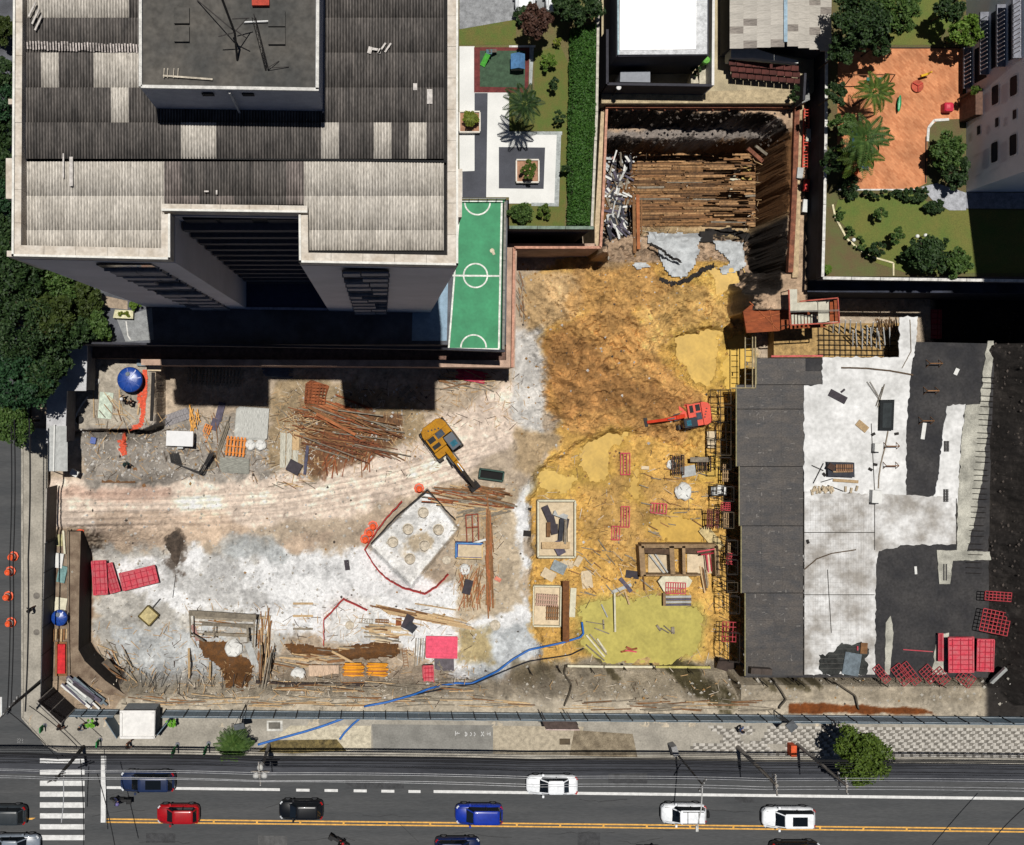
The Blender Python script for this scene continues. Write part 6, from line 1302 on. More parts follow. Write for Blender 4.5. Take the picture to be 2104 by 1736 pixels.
plankpile('red_splinters','red splintered boards floating in the puddle','boards',[(T(2,3,895,150),T(2,3,1030,120),.16,.06,RUSTM,.3),(T(2,3,930,135),T(2,3,1025,150),.14,.06,RED,.34),(T(2,3,940,110),T(2,3,985,130),.2,.06,mat('rust_red'),.36)])
heap('mud_island','low sandy mud island at the lower edge of the puddle',[T(2,3,*p)for p in((1000,245),(1060,180),(1110,160),(1160,190),(1230,250))],.35,mat('mud_sand',(186,156,104),var=.25,world=True),11)
# white box and red shoring baskets at the deck edge
t_=thing('tool_box','white box with a dark handle on a grey plate at the deck edge','box',P(1475,1008,ZM));zb=ZM+1.0
mb=MB();mb.prismF(rect(*T(2,2,1722,553),17,17,6),zb+.6,zb);mb.build('body',WPL,t_);mb=MB();mb.prismF(rect(*T(2,2,1665,565),15,16,0),zb+.1,zb);mb.build('plate',GRY,t_);mb=MB();mb.tube([P(*T(2,2,1715,548),zb+.66),P(*T(2,2,1735,545),zb+.7),P(*T(2,2,1735,560),zb+.66)],.04,5);mb.build('handle',DMETAL,t_)
mb=MB();mb.prismF(rect(*T(2,2,1700,562),34,18,0),zb,ZM-.2);mb.build('stand',DMETAL,t_)
for i,(u,v,w_,h_)in enumerate(((1765,690,24,16),(1810,1120,22,22),(1800,1720,36,40))):grid_frame(['small red basket frame at the deck edge, topmost of three','small red basket frame at the deck edge, middle of three','largest red basket frame at the deck edge beside the puddle'][i],*T(2,2,u,v),w_,h_,3,5,4,ZM+2,REDF,group='red basket frames at the deck edge',bar=.07)
for i,(u,v,w_,h_)in enumerate(((1650,790,26,40),(1770,790,26,38),(1780,415,26,36),(1810,1070,20,40))):slat_pallet('slat_screen',['dark red slatted screen at the deck edge beside a pale one','pale slatted screen against the deck edge','brown slatted screen at the deck edge near the rebar stubs','brown slatted screen at the deck edge above the twin formwork'][i],*T(2,2,u,v),w_,h_,2,mat('screen_red',(112,60,50))if i==0 else W2,6,z=ZM+1.5)
# ---- pit floor: brown planks all over, scrap heap at left, grey sheet
rg=random.Random(61);pp=[];pm=[mat('pit_plank',(134,98,62),var=.3,rnd=.3),mat('pit_plank2',(166,128,88),var=.3,rnd=.25),mat('pit_plank3',(100,72,46),var=.3,rnd=.25),WOODB,WOODD,mat('pit_plank')]
for r_ in range(44):
    y=317+r_*3.4;x=1296+rg.uniform(0,16)
    while x<1546:
        L_=rg.uniform(30,110);x2=min(x+L_,1552);t_=rg.uniform(-.9,.9);pp.append(((x,y+t_),(x2,y+t_+rg.uniform(-.8,.8)),rg.uniform(.14,.2),.05,pm[min(5,int(abs(rg.gauss(r_%7/2.2,1.3))))],.12+rg.uniform(0,.06)));x=x2+rg.uniform(.3,9)
plankpile('pit_planking','brown planks and beams covering the floor of the deep pit','planking',pp)
plankpile('pit_posts','pair of brown timber posts at the south edge of the deep pit','posts',[((1302,400),(1304,520),.28,.14,WOODB,.4),((1310,400),(1312,512),.3,.14,mat('timber_orange'),.45),((1318,410),(1318,480),.14,.1,WOODB,.4)],pname='post')
plankpile('pit_scrap','heap of grey and dark scrap along the left side of the deep pit','scrap pile',fan(1246,320,1295,480,120,60,30,.18,.08,[DKP,GRY,mat('purple_grey'),WOODD,WPL,mat('plate_blueblack')],62,70,.003),pname='scrap')
for i,(x,y,w_,h_,r_,m_)in enumerate(((1251,318,18,20,5,GRY),(1265,323,16,8,-25,mat('pink_dull')),(1293,322,12,28,2,mat('purple_grey')),(1270,470,22,40,10,mat('plate_blueblack')),(1258,456,18,34,-12,GRY))):panel('scrap_sheet',['grey sheet at the top left corner of the deep pit floor','pinkish scrap sheet next to the grey one in the pit','framed purple panel on the scrap in the pit','dark tarpaulin at the foot of the pit scrap','grey tarpaulin fold in the pit scrap'][i],'scrap',x,y,w_,h_,r_,m_,.08,.35)
plankpile('white_boards','white boards standing at the right end of the deep pit floor','boards',[((1512,350),(1498,405),.22,.1,CRM,.4),((1508,348),(1520,352),.3,.1,CRM,.42),((1500,366),(1520,372),.3,.1,CRM,.4)],pname='board');panel('yellow_patch','yellowish torn sheet at the right end of the deep pit floor','sheet',1540,355,28,30,10,mat('sheet_yellowish',(196,172,100)),.05,.3)
# grey geotextile sheet, crumpled, hanging over the pit edge
def drape(name,label,poly,m_,seed,amp=.3,lift=.2):
    pts=[P(a,b_,ZF)for a,b_ in poly];xs=[p.x for p in pts];ys=[p.y for p in pts];sub=.16
    A,B=np.meshgrid(np.arange(min(xs),max(xs)+sub,sub),np.arange(min(ys),max(ys)+sub,sub));d=sdf(A,B,[(p.x,p.y)for p in pts])+fbm(A,B,1.0,seed,3)*.25
    zz=np.array([[gz(a,b_)for a,b_ in zip(ra,rb)]for ra,rb in zip(A,B)])+lift+np.abs(fbm(A,B,.7,seed+3,4))*amp;r_,c_=A.shape
    mb=MB();ok=d<0;mb.add(np.stack([A.ravel(),B.ravel(),zz.ravel()],-1).tolist(),[(i*c_+j,i*c_+j+1,(i+1)*c_+j+1,(i+1)*c_+j)for i in range(r_-1)for j in range(c_-1)if ok[i,j]and ok[i+1,j+1]and ok[i+1,j]and ok[i,j+1]])
    return tag(mb.build(name,m_,None,True),label,'geotextile')
GEO=mat('geotextile',(196,200,202),var=.14,scale=1.2,world=True)
drape('geotextile_sheet','crumpled pale grey sheet hanging over the south edge of the deep pit',[(1334,470),(1445,472),(1440,500),(1432,545),(1408,570),(1378,575),(1360,545),(1352,512),(1332,500)],GEO,5)
drape('geotextile_sheet','smaller crumpled grey sheet right of the yellow gap at the pit edge',[(1462,490),(1530,490),(1534,545),(1512,560),(1488,566),(1478,548),(1500,540),(1470,512)],GEO,8)
drape('geotextile_sheet','small white torn sheet on the mud left of the large grey sheet',[(1300,540),(1335,535),(1340,548),(1310,555)],GEO,9,.15)
ribbon('black_lining','black torn lining edge along the lower border of the grey sheets','lining',[(1356,572),(1372,582),(1392,583),(1420,572),(1450,552),(1468,545)],None,.4,.2,mat('lining_black',(38,34,32)),.15,True);ribbon('black_lining','black crack in the large grey sheet','lining',[(1335,502),(1360,512),(1376,528),(1400,538)],ZF+.55,.22,.12,mat('lining_black'),.1,True)
panel('lining_block','black box shaped hole at the right of the large grey sheet','block',1452,486,26,22,0,mat('lining_black'),.4,.3);ribbon('black_lining','black lining strip behind the smaller grey sheet','lining',[(1452,480),(1500,478),(1535,490)],None,.8,.4,mat('lining_black'),.12,True)
t_=thing('corner_strut','steel corner strut across the right end of the deep pit','strut',P(1540,320,-2));MB().beam(P(1536,305,-2.0),P(1566,332,-2.2),.35,.35).build('strut',RUSTB,t_);MB().beam(P(1552,300,-1.6),P(1575,318,-1.8),.25,.25).build('strut',WOODD,t_)
for i,(x0,y0,x1,y1,n_,an,L_,sd,lab)in enumerate(((1066,570,1076,650,26,80,40,71,'grey laths and scrap along the capping kerb beside the sand'),(905,765,1000,800,40,8,40,72,'thin tan laths on the ground right of the building shadow'),(560,985,640,1000,12,10,30,73,'few laths below the pale upright sheets'),(200,800,280,860,16,60,30,74,'short sticks on the work slab around the mint panel'),(560,1395,980,1420,46,3,60,75,'battens strewn along the south bank below the bundles'),(270,1425,520,1450,40,2,60,76,'boards along the foot of the hoarding right of the kiosk'),(520,1432,1080,1452,60,1,70,77,'long boards along the inside of the hoarding in the middle'),(1180,1438,1600,1460,36,1,80,78,'long boards along the inside of the hoarding on the right'),(420,860,470,960,26,70,40,79,'grey sticks between the bracket heap and the pallets'),(1180,1120,1300,1220,30,30,26,80,'short sticks and chips left of the twin formwork'),(1320,960,1470,1100,36,15,26,81,'splintered wood around the rebar stubs'),(640,1330,830,1345,26,4,50,82,'tan laths stuck on the brown earth bank'),(390,1265,530,1310,26,2,60,83,'loose grey boards under the shack timbers'),(195,1330,270,1400,26,45,40,84,'grey boards tumbled along the lower left cut'))):
    plankpile('lath_scatter',lab,'wood scraps',fan(x0,y0,x1,y1,n_,an,L_,.08,.04,[WOOD,WOODD,WOODB,WOODD],sd,25 if an>5 else 6,.003),pname='lath')
# ---- slab clutter
def trestle(label,u,v,w_,z=ZD):
    cx,cy=T(3,1,u,v);t_=thing('trestle',label,'trestle',P(cx,cy,z),'trestles on the dark membrane');a,b_=P(cx-w_/2,cy,z+.75),P(cx+w_/2,cy,z+.75)
    MB().beam(a,b_,.09,.09).build('top_rail',WOODB,t_)
    for e in(a,b_):
        for s_ in(-1,1):MB().beam(e,(e.x,e.y+s_*.35,z),.05,.05).build('leg',WOODB,t_)
trestle('upper trestle standing on the dark membrane below the shade',1385,1250,26);trestle('second trestle on the dark membrane',1360,1475,24);trestle('third trestle on the dark membrane near the grey sheet edge',1320,1722,24);trestle('lowest trestle at the left edge of the dark membrane',1030,1930,26);trestle('fifth trestle just below at the membrane edge',1025,2092,26)
mb=MB();mb.prismF([T(3,1,*p)for p in((925,1550),(1040,1548),(1030,1800),(918,1798))],ZD+.5,ZD+.09);mb2=MB();mb2.prismF([T(3,1,*p)for p in((945,1575),(1020,1575),(1012,1780),(940,1780))],ZD+.52,ZD+.4)
t_=thing('black_tub','long black tub on the pale slab with sticks beside it','tub',P(1822,851,ZD+.1));mb.build('body',mat('tub_black',(28,32,34)),t_);mb2.build('hollow',mat('tub_inner',(48,54,56)),t_)
rods('stick_fan','fan of thin sticks leaning around the black tub',[[T(3,1,815,1400),T(3,1,925,1560)],[T(3,1,960,1420),T(3,1,905,1610)],[T(3,1,945,1440),T(3,1,890,1600)],[T(3,1,840,1400),T(3,1,910,1520)],[T(3,1,930,1640),T(3,1,980,1690)]],.03,WOODD,'sticks',z=ZD+.25)
panel('dark_pallet','dark plate lying aslant at the top of the pale slab','plate',*T(3,1,575,1522),38,15,28,DKP,.06,z=ZD+.1);single_=panel('short_bar','short dark bar touching the slanted dark plate','bar',*T(3,1,617,1475),10,4,-40,DKP,.06,z=ZD+.1)
t_=thing('brick_pallet','pallet of brown bricks with dark skirt on the pale slab','pallet',P(1726,965,ZD+.1));zb=ZD+.1
mb=MB();mb.prismF([T(3,2,*p)for p in((490,325),(710,330),(712,450),(495,442))],zb+.5,zb);mb.build('base',mat('skirt_dark',(58,60,68)),t_)
for i in range(8):
    for j in range(2):u=560+i*18;v=345+j*34;mb=MB();mb.prismF([T(3,2,u,v),T(3,2,u+13,v),T(3,2,u+13,v+28),T(3,2,u,v+28)],zb+.68+.02*(i%2),zb+.5);mb.build('brick',mat('brick_brown',(150,112,84),rnd=.25),t_)
mb=MB();mb.prismF(rect(*T(3,2,525,365),14,12,30),zb+.75,zb+.5);mb.build('block',mat('brick_dark',(76,56,46)),t_);MB().beam(P(*T(3,2,535,405),zb+.6),P(*T(3,2,690,402),zb+.6),.12,.1).build('plank',WOOD,t_)
single_b=panel('tan_plank','tan plank lying below the brick pallet','plank',*T(3,2,640,480),52,6,4,WOOD,.1,z=ZD+.1)
rods('dark_rods','dark bent rods left of the brick pallet',[[T(3,2,455,335),T(3,2,372,500)],[T(3,2,360,352),T(3,2,455,395)],[T(3,2,435,490),T(3,2,530,462)],[T(3,2,490,515),T(3,2,620,565)]],.045,DMETAL,z=ZD+.16)
rg=random.Random(77)
for i in range(16):
    u=365+i*14 if i<13 else 640+(i-13)*46;v=560+rg.uniform(-22,24);mb=MB();mb.prismF(rect(*T(3,2,u,v),4,11,rg.uniform(-25,25)),ZD+.28,ZD+.1)
    tag(mb.build('hollow_block',mat('block_tan',(196,178,150),rnd=.2)),'small tan hollow block in the loose row below the brick pallet, %s from the left'%ORD[i],'block','loose blocks below the brick pallet')
for(u,v,w_,h_,lab)in((900,207,15,17,'white box with dark side on the slab right of the brick pallet'),(890,610,20,26,'larger white box at the end of the slab groove')):
    t_=thing('white_box',lab,'box',P(*T(3,2,u,v),ZD+.1));mb=MB();mb.prismF(rect(*T(3,2,u+8,v),w_,h_,3),ZD+.75,ZD+.1);mb.build('body',WPL,t_);mb=MB();mb.prismF(rect(*T(3,2,u-26,v+6),w_*.6,h_*1.1,3),ZD+.3,ZD+.1);mb.build('skid',DMETAL,t_)
panel('tan_ply','tan plywood piece lying at the top of the slab beside the tub','board',*T(3,2,775,30),14,26,-50,WOOD,.05,z=ZD+.1)
for i,(u,v)in enumerate(((868,97),(1060,92),(885,345),(845,385),(465,428),(330,980))):panel('black_block','tiny black block on the pale slab, %s'%('left of the membrane top','beside the membrane top','right of the brick pallet','lower right of the brick pallet','at the pallet corner','at the slab groove')[i],'block',*T(3,2,u,v),8,5,-30+20*i,mat('board_and_shadow_black'),.12,z=ZD+.1)
ribbon('grey_cable','long grey cable across the pale slab towards the large white box','cable',[T(3,2,985,70),T(3,2,955,220),T(3,2,925,340),T(3,2,910,440),T(3,2,905,540)],ZD+.1,.1,.06,mat('cable_tan',(140,128,112)),.01,True)
ribbon('brown_cable','brown cable curving over the worn slab','cable',[T(3,2,300,1205),T(3,2,400,1120),T(3,2,520,1075),T(3,2,720,1045)],ZD+.1,.09,.06,mat('cable_brown',(92,76,60)),.01,True)
ribbon('brown_cable','dark brown cable at the top of the pale slab','cable',[T(3,1,600,1285),T(3,1,800,1290),T(3,1,1000,1310),T(3,1,1190,1345)],ZD+.1,.14,.05,mat('cable_brown'),.01,True)
ribbon('grey_cable','thin grey cables crossing the top of the slab','cable',[T(3,1,1165,890),T(3,1,1175,1150),T(3,1,1100,1290)],ZD+.1,.06,.04,mat('cable_tan'),.01,True)
panel('white_scrap','white scrap lying on the dark membrane between two trestles','scrap',*T(3,1,1550,1318),8,14,25,WPL,.05,z=ZD);panel('white_scrap','white sliver on the middle of the dark membrane','scrap',*T(3,2,1280,70),8,34,8,WPL,.04,z=ZD);panel('white_scrap','white sliver on the lower dark membrane','scrap',*T(3,2,1215,1215),5,16,-4,WPL,.04,z=ZD)
for i,(u,v,w_,h_)in enumerate(((1465,195,11,22),(1460,600,11,26),(1455,1230,10,34))):slat_pallet('drain_grille',['upper grey grille set in the pale slab strip','middle dark grille in the pale slab strip','lowest grille in the pale slab tongue'][i],*T(3,2,u,v),w_,h_,0,DMETAL,2,z=ZD+.02,cross=8)
# starter bars on the east edge
for i in range(11):
    y=775+i*38;mb=MB()
    for k in range(3):mb.tube([P(2018-i*3.2,y+k*11,ZD+.2),P(2046-i*3,y+k*11+1,ZD+.25)],.03,4)
    tag(mb.build('tie_bar',BLKS),'dark tie bars across the pale channel by the dark bank, %s from the top'%ORD[i],'rebar','tie bars along the dark bank')
# ---- posts and rails along the south bank
rg=random.Random(19)
for i,(x,y)in enumerate(((1085,1372),(1145,1370),(1210,1368),(1278,1366),(1338,1365),(1412,1372),(1500,1392),(1560,1396),(1617,1390),(1635,1396),(1690,1390),(1745,1388),(1800,1396),(1884,1380),(1920,1400))):
    p=base(x,y);mb=MB();mb.tube([p,p+Vector((rg.uniform(-.05,.1),-.05,2.0+rg.uniform(-.4,.6)))],.05,6);mb.tube([p+Vector((0,0,.9)),p+Vector((.35,-.9,.05))],.03,5);mb.box(p,(.25,.25,.05))
    tag(mb.build('guard_post',BLKS),'thin dark guard post on the south bank, '+('first second third fourth fifth sixth seventh eighth ninth tenth eleventh twelfth thirteenth fourteenth fifteenth'.split()[i])+' from the blue hose','post','guard posts along the south bank')
t_=thing('edge_rail','white timber rail along the lower edge of the puddle','rail',base(1250,1369))
for a,b_ in(((1166,1368),(1240,1369.5)),((1242,1369.5),(1345,1370)),((1347,1370),(1460,1371))):MB().beam(P(*a,ZM+1.0),P(*b_,ZM+1.0),.2,.14).build('rail',CRM if a[0]<1300 else mat('rail_yellow',(196,186,110)),t_)
for x in(1166,1240,1345,1460):p=P(x,1370,ZM+1.0);MB().beam((p.x,p.y,ZM-.2),(p.x,p.y,ZM+1.1),.1,.1).build('post',WOODD,t_)
for i,pts in enumerate(([T(2,3,440,260),T(2,3,430,330),T(2,3,490,420),T(2,3,470,500),T(2,3,430,590)],[T(3,3,0,320),T(3,3,110,470),T(3,3,150,540),T(3,3,90,610)],[T(3,3,460,350),T(3,3,600,430),T(3,3,720,510),T(3,3,745,620)])):hose(['dark hose hanging over the bank left of the puddle end','grey hose curling down the bank left of the brown strip','grey hose running down the bank into the brown strip'][i],pts,None,.08,mat('hose_greybrown',(96,88,76)))
panel('dark_hatch','dark trapdoor board at the corner where the deck meets the bank','board',*T(2,3,1765,260),38,24,18,mat('hatch_brown',(66,54,48)),.1,.6);single('grey_pipe','thick grey pipe slanting beside the bottom right corner','pipe',T(3,3,1955,285),T(3,3,1835,400),.28,.28,GRY,.6)
for i,(u,v)in enumerate(((2010,310),(2095,315))):panel('dark_bin',['dark round shouldered bin on the bank under the deck','second dark bin right of the first'][i],'bin',*T(2,3,u,v),22,12,4,mat('bin_brown',(80,70,64)),.7,z=ZD+.1)
# scraps in the torn slab hole
panel('blue_sheet','blue grey sheet in the torn hole of the slab','sheet',*T(3,3,690,250),34,46,10,mat('sheet_bluegrey',(112,124,132)),.06,z=ZD+.12);panel('slatted_scrap','brown slatted scrap at the top of the torn hole','scrap',*T(3,3,790,120),14,22,4,WOODB,.1,z=ZD+.12);single('pale_pole','pale pole slanting over the torn hole of the slab','pole',T(3,3,465,330),T(3,3,548,35),.1,.1,WOODD,.7);panel('red_sliver','red sliver in the torn hole','scrap',*T(3,3,737,120),3,9,0,RED,.06,z=ZD+.14)
# ---- left ledge behind the street fence
panel('storage_box','long red box behind the street fence','box',125.5,1354,16,60,0,mat('red_box',(214,44,50)),.5,z=-.2);panel('box_surround','dark timber frame around the red box','frame',125.5,1354,24,70,0,WOODB,.2,z=-.2)
panel('white_bundle','white cloth bundle on the ledge behind the street fence','bundle',121,1152,16,30,8,WPL,.3,z=-.2);panel('teal_bundle','teal cloth bundle below the white one on the ledge','bundle',127,1180,17,34,12,mat('teal',(122,160,158)),.25,z=-.2);panel('yellow_board','pale yellow board at the top of the ledge','board',122,1110,13,24,0,mat('yellowish',(196,188,140)),.1,z=-.2);panel('cream_board','cream board beside the dark blue tank','board',124,1244,24,32,8,CRM,.1,z=-.2)
rods('ledge_rail','thin grey rail along the ledge behind the street fence',[[(139,1085),(139,1300),(141,1385)]],.04,WOODD,'rail',z=.4);plankpile('plank_row','row of tan planks on the ledge below the dark blue tank','planks',[((110+i*5.5,1292),(109+i*5.5,1318-i%3*3),.16,.06,WOOD if i%2 else WOODB,.2)for i in range(6)])
single('ledge_plank','narrow pale plank left of the thin rail','plank',(130,1090),(133,1138),.18,.06,CRM,.3)
shp=thing('sheet_pile','pile of silver and grey metal sheets behind the corner gate','sheet pile',base(165,1418));z_=.1
rg=random.Random(8)
for i in range(22):
    t2=i/21;cx,cy=172+rg.uniform(-22,22),1412+rg.uniform(-6,24);a=R(40+rg.uniform(-5,5));L=rg.uniform(24,40);MB().beam(P(cx-math.cos(a)*L,cy-math.sin(a)*L,z_+.04*i),P(cx+math.cos(a)*L,cy+math.sin(a)*L,z_+.04*i),rg.uniform(.12,.4),.03).build('sheet',rg.choice((GRY,WPL,mat('sheet_bluegrey',(112,124,132)),DKP,mat('purple_grey'))),shp)
panel('earth_mat','dark tarpaulin strip along the lower left bank','tarpaulin',228,1385,30,60,-38,mat('mat_dark',(98,88,76)),.08,.1)
rg=random.Random(12)
rods('bank_bars','thin bars and sticks lying on the lower left bank',[[(x,y),(x+rg.uniform(-12,14),y+rg.uniform(10,34))]for x,y in[(195+i*22+rg.uniform(-8,8),1330+i*8+rg.uniform(-10,26))for i in range(9)]]+[[(x,1385),(x+rg.uniform(-10,8),1412)]for x in range(290,540,24)],.035,DMETAL,'bars')
# ================================================================ vehicles
TYRE=mat('tyre_rubber',(26,26,28),rough=.9);RIM=mat('rim_alloy',(150,152,156),rough=.4,metal=.6,bump=0);CGL=mat('car_glass',(14,18,22),rough=.06,var=.02,bump=0,spec=.5,g=1.0);LAMP=mat('lamp_clear',(210,214,218),rough=.15,bump=0);TAIL=mat('lamp_red',(170,20,18),rough=.2,bump=0);TRIM=mat('car_trim',(24,24,26),rough=.6)
def paintm_(key,rgb,g=.6):return mat(key,rgb,rough=.34,var=.09,scale=1.5,fine=5,bump=0,spec=.45,coat=.4,g=g)
def car(label,fx,ymin,L,W,paint,kind,rz,z=ZR,roofm=None,extra=None,group='cars on the street'):
    p=P(fx,ymin,z);p=Vector((p.x,p.y-W/2,z));t_=thing('car',label,'car',p,group);t_.rotation_euler=(0,0,rz)
    hw=W/2;hs={'hatch':1.0,'sedan':.97,'suv':1.12}[kind];ht={'hatch':1.47,'sedan':1.44,'suv':1.66}[kind]
    prof=[(0,.44,.58),(.008,.6,.66),(.028,.78,.71),(.07,.91,.77),(.15,.98,.85),(.27,1,.93),(.5,1,.96),(.75,1,.98),(.9,.97,.97),(.955,.9,.93),(.982,.77,.85),(.994,.62,.74),(1,.46,.64)]
    mb=MB();rings=[]
    for t0,w_,zt in prof:
        x=-L/2+L*t0;a=hw*w_;zt*=hs;zb=.24
        rings.append([Vector((x,-a*.9,zb)),Vector((x,a*.9,zb)),Vector((x,a,zb+.14)),Vector((x,a,zt*.66)),Vector((x,a*.95,zt*.9)),Vector((x,a*.8,zt)),Vector((x,0,zt+.03)),Vector((x,-a*.8,zt)),Vector((x,-a*.95,zt*.9)),Vector((x,-a,zt*.66)),Vector((x,-a,zb+.14))])
    mb.loft([r_[::-1]for r_ in rings]);bo=mb.mesh('body',paint,smooth=True);body=place('body',bo,t_)
    b0,b1,r0,r1={'hatch':(.24,.955,.40,.87),'sedan':(.24,.84,.40,.70),'suv':(.22,.965,.36,.90)}[kind]
    zb=.9*hs;xa,xb,xc,xd=[-L/2+L*q for q in(b0,b1,r0,r1)];wb,wt=hw*.86,hw*.70
    def oct_(x0,x1,w_,z,ch):return[Vector(v)for v in((x0,-w_*.8,z),(x0,w_*.8,z),(x0+ch,w_,z),(x1-ch,w_,z),(x1,w_*.82,z),(x1,-w_*.82,z),(x1-ch,-w_,z),(x0+ch,-w_,z))]
    mb=MB();lo=oct_(xa,xb,wb,zb,.28);up=oct_(xc,xd,wt,ht-.04,.12);mb.loft([lo[::-1],up[::-1]]);place('window_glass',mb.mesh('window_glass',CGL),t_)
    mb=MB();u1=oct_(xc-.03,xd+.05,wt*1.02,ht-.05,.12);u2=oct_(xc+.05,xd,wt*.98,ht,.12);u3=oct_(xc+.25,xd-.15,wt*.7,ht+.035,.1);mb.loft([u1[::-1],u2[::-1],u3[::-1]]);rf=place('roof',mb.mesh('roof',roofm or paint,smooth=True),t_)
    for i in(0,1,4,5):MB_=MB();MB_.beam(lo[i]*.995+up[i]*.005,up[i],.09,.07);place('pillar',MB_.mesh('pillar',paint),t_)
    for s_ in(-1,1):
        xm=lerp(xa,xb,.55);MB_=MB();MB_.beam((xm,s_*wb*1.0,zb),(xm,s_*wt*1.01,ht-.05),.1,.05);place('pillar',MB_.mesh('pillar',TRIM),t_)
        MB_=MB();MB_.box((xa+.35,s_*(hw+.08),.98*hs),(.18,.2,.14));place('mirror',MB_.mesh('mirror',paint),t_)
        MB_=MB();MB_.box((-L/2+.27,s_*hw*.7,.69*hs),(.3,.28,.1),s_*-.7);place('headlight',MB_.mesh('headlight',LAMP),t_)
        MB_=MB();MB_.box((L/2-.17,s_*hw*.74,.84*hs),(.16,.28,.14),s_*.55);place('tail_light',MB_.mesh('tail_light',TAIL),t_)
        for xw_ in(-L*.31,L*.30):
            MB_=MB();n_=20;r_=.33
            for(rad,w0,m_)in((r_,.22,0),):MB_.tube([(xw_,s_*(hw-.2),r_),(xw_,s_*(hw+.01),r_)],r_,18)
            wl_=place('wheel',MB_.mesh('wheel',TYRE),t_);MB_=MB();MB_.tube([(xw_,s_*(hw+.005),r_),(xw_,s_*(hw+.02),r_)],r_*.62,12);place('rim',MB_.mesh('rim',RIM),wl_)
    MB_=MB();MB_.box((-L/2+.03,0,.42),(.1,W*.44,.2));MB_.box((L/2-.03,0,.42),(.1,W*.44,.2));place('bumper',MB_.mesh('bumper',TRIM),t_)
    MB_=MB();MB_.beam((xa+.1,-wb*.8,zb+.02),(xa+.1,wb*.8,zb+.02),.1,.05);place('cowl',MB_.mesh('cowl',TRIM),t_)
    for s_ in(-1,1):
        MB_=MB();q=[Vector((-L/2+L*t0,s_*hw*.74*w_,zt*hs+.018))for t0,w_,zt in prof[3:6]]
        for a_,b2 in zip(q[:-1],q[1:]):MB_.beam(a_,b2,.03,.02)
        place('hood_seam',MB_.mesh('hood_seam',TRIM),body);MB_=MB();MB_.beam((xa+.12,s_*.1,zb+.05),(xa+.2,s_*.1+wb*.55,zb+.1),.03,.03);place('wiper',MB_.mesh('wiper',TRIM),t_)
    if extra=='sunroof':MB_=MB();MB_.box((lerp(xc,xd,.52),0,ht+.03),((xd-xc)*.52,wt*1.25,.05));place('sunroof',MB_.mesh('sunroof',CGL),rf)
    if extra=='rack':
        MB_=MB()
        for s_ in(-1,1):MB_.beam((xc+.2,s_*wt*.85,ht+.08),(xd-.1,s_*wt*.85,ht+.08),.05,.05)
        for q in(.3,.75):MB_.beam((lerp(xc,xd,q),-wt*.85,ht+.08),(lerp(xc,xd,q),wt*.85,ht+.08),.05,.04)
        place('roof_rack',MB_.mesh('roof_rack',TRIM),t_);MB_=MB();MB_.tube([(L/2-.02,0,.85),(L/2+.2,0,.85)],.33,16);place('spare_wheel',MB_.mesh('spare_wheel',TYRE),t_)
    return t_
NAVY=paintm_('paint_navy',(26,40,72),.8);REDP=paintm_('paint_red',(176,14,24));BLKP=paintm_('paint_black',(12,14,18),.8);BLUP=paintm_('paint_blue',(20,54,168));WHTP=paintm_('paint_white',(240,243,246),.72);SLVP=paintm_('paint_silver',(132,142,154));DKBP=paintm_('paint_darkblue',(14,34,80));GRYP=paintm_('paint_grey',(52,58,62))
car('dark navy estate car in the kerb lane at the crosswalk',307,1578,4.95,1.86,NAVY,'suv',0,extra='sunroof')
car('small red hatchback on the yellow line',369,1647,3.85,1.72,REDP,'hatch',0)
car('black car in the middle lane right of the red one',620,1638,4.0,1.74,BLKP,'hatch',0)
car('bright blue compact car in the middle of the street',983,1646,4.3,1.8,BLUP,'suv',0)
car('dark blue car cut by the bottom edge',939,1714,4.1,1.76,DKBP,'hatch',math.pi)
car('white sedan in the kerb lane',1132,1587,4.65,1.76,WHTP,'sedan',0)
car('white off roader with black sills and roof rack',1400,1645,4.05,1.78,WHTP,'suv',0,extra='rack')
car('white car with a large dark glass roof at the right',1614,1652,4.75,1.88,WHTP,'suv',0,extra='sunroof')
car('dark car cut by the bottom edge at the right',1628,1722,4.5,1.8,BLKP,'suv',math.pi)
car('dark green grey car cut by the left edge before the crosswalk',10,1648,4.4,1.8,GRYP,'hatch',0)
car('silver car cut by the bottom left corner',36,1708,4.5,1.82,SLVP,'sedan',math.pi)
car('white car parked on the drive behind the garden, left one',1078,-40,4.2,1.75,WHTP,'hatch',R(88),ZL,group='cars on the garden drive');car('white car parked on the drive behind the garden, right one',1138,-42,4.2,1.75,WHTP,'hatch',R(92),ZL,group='cars on the garden drive')
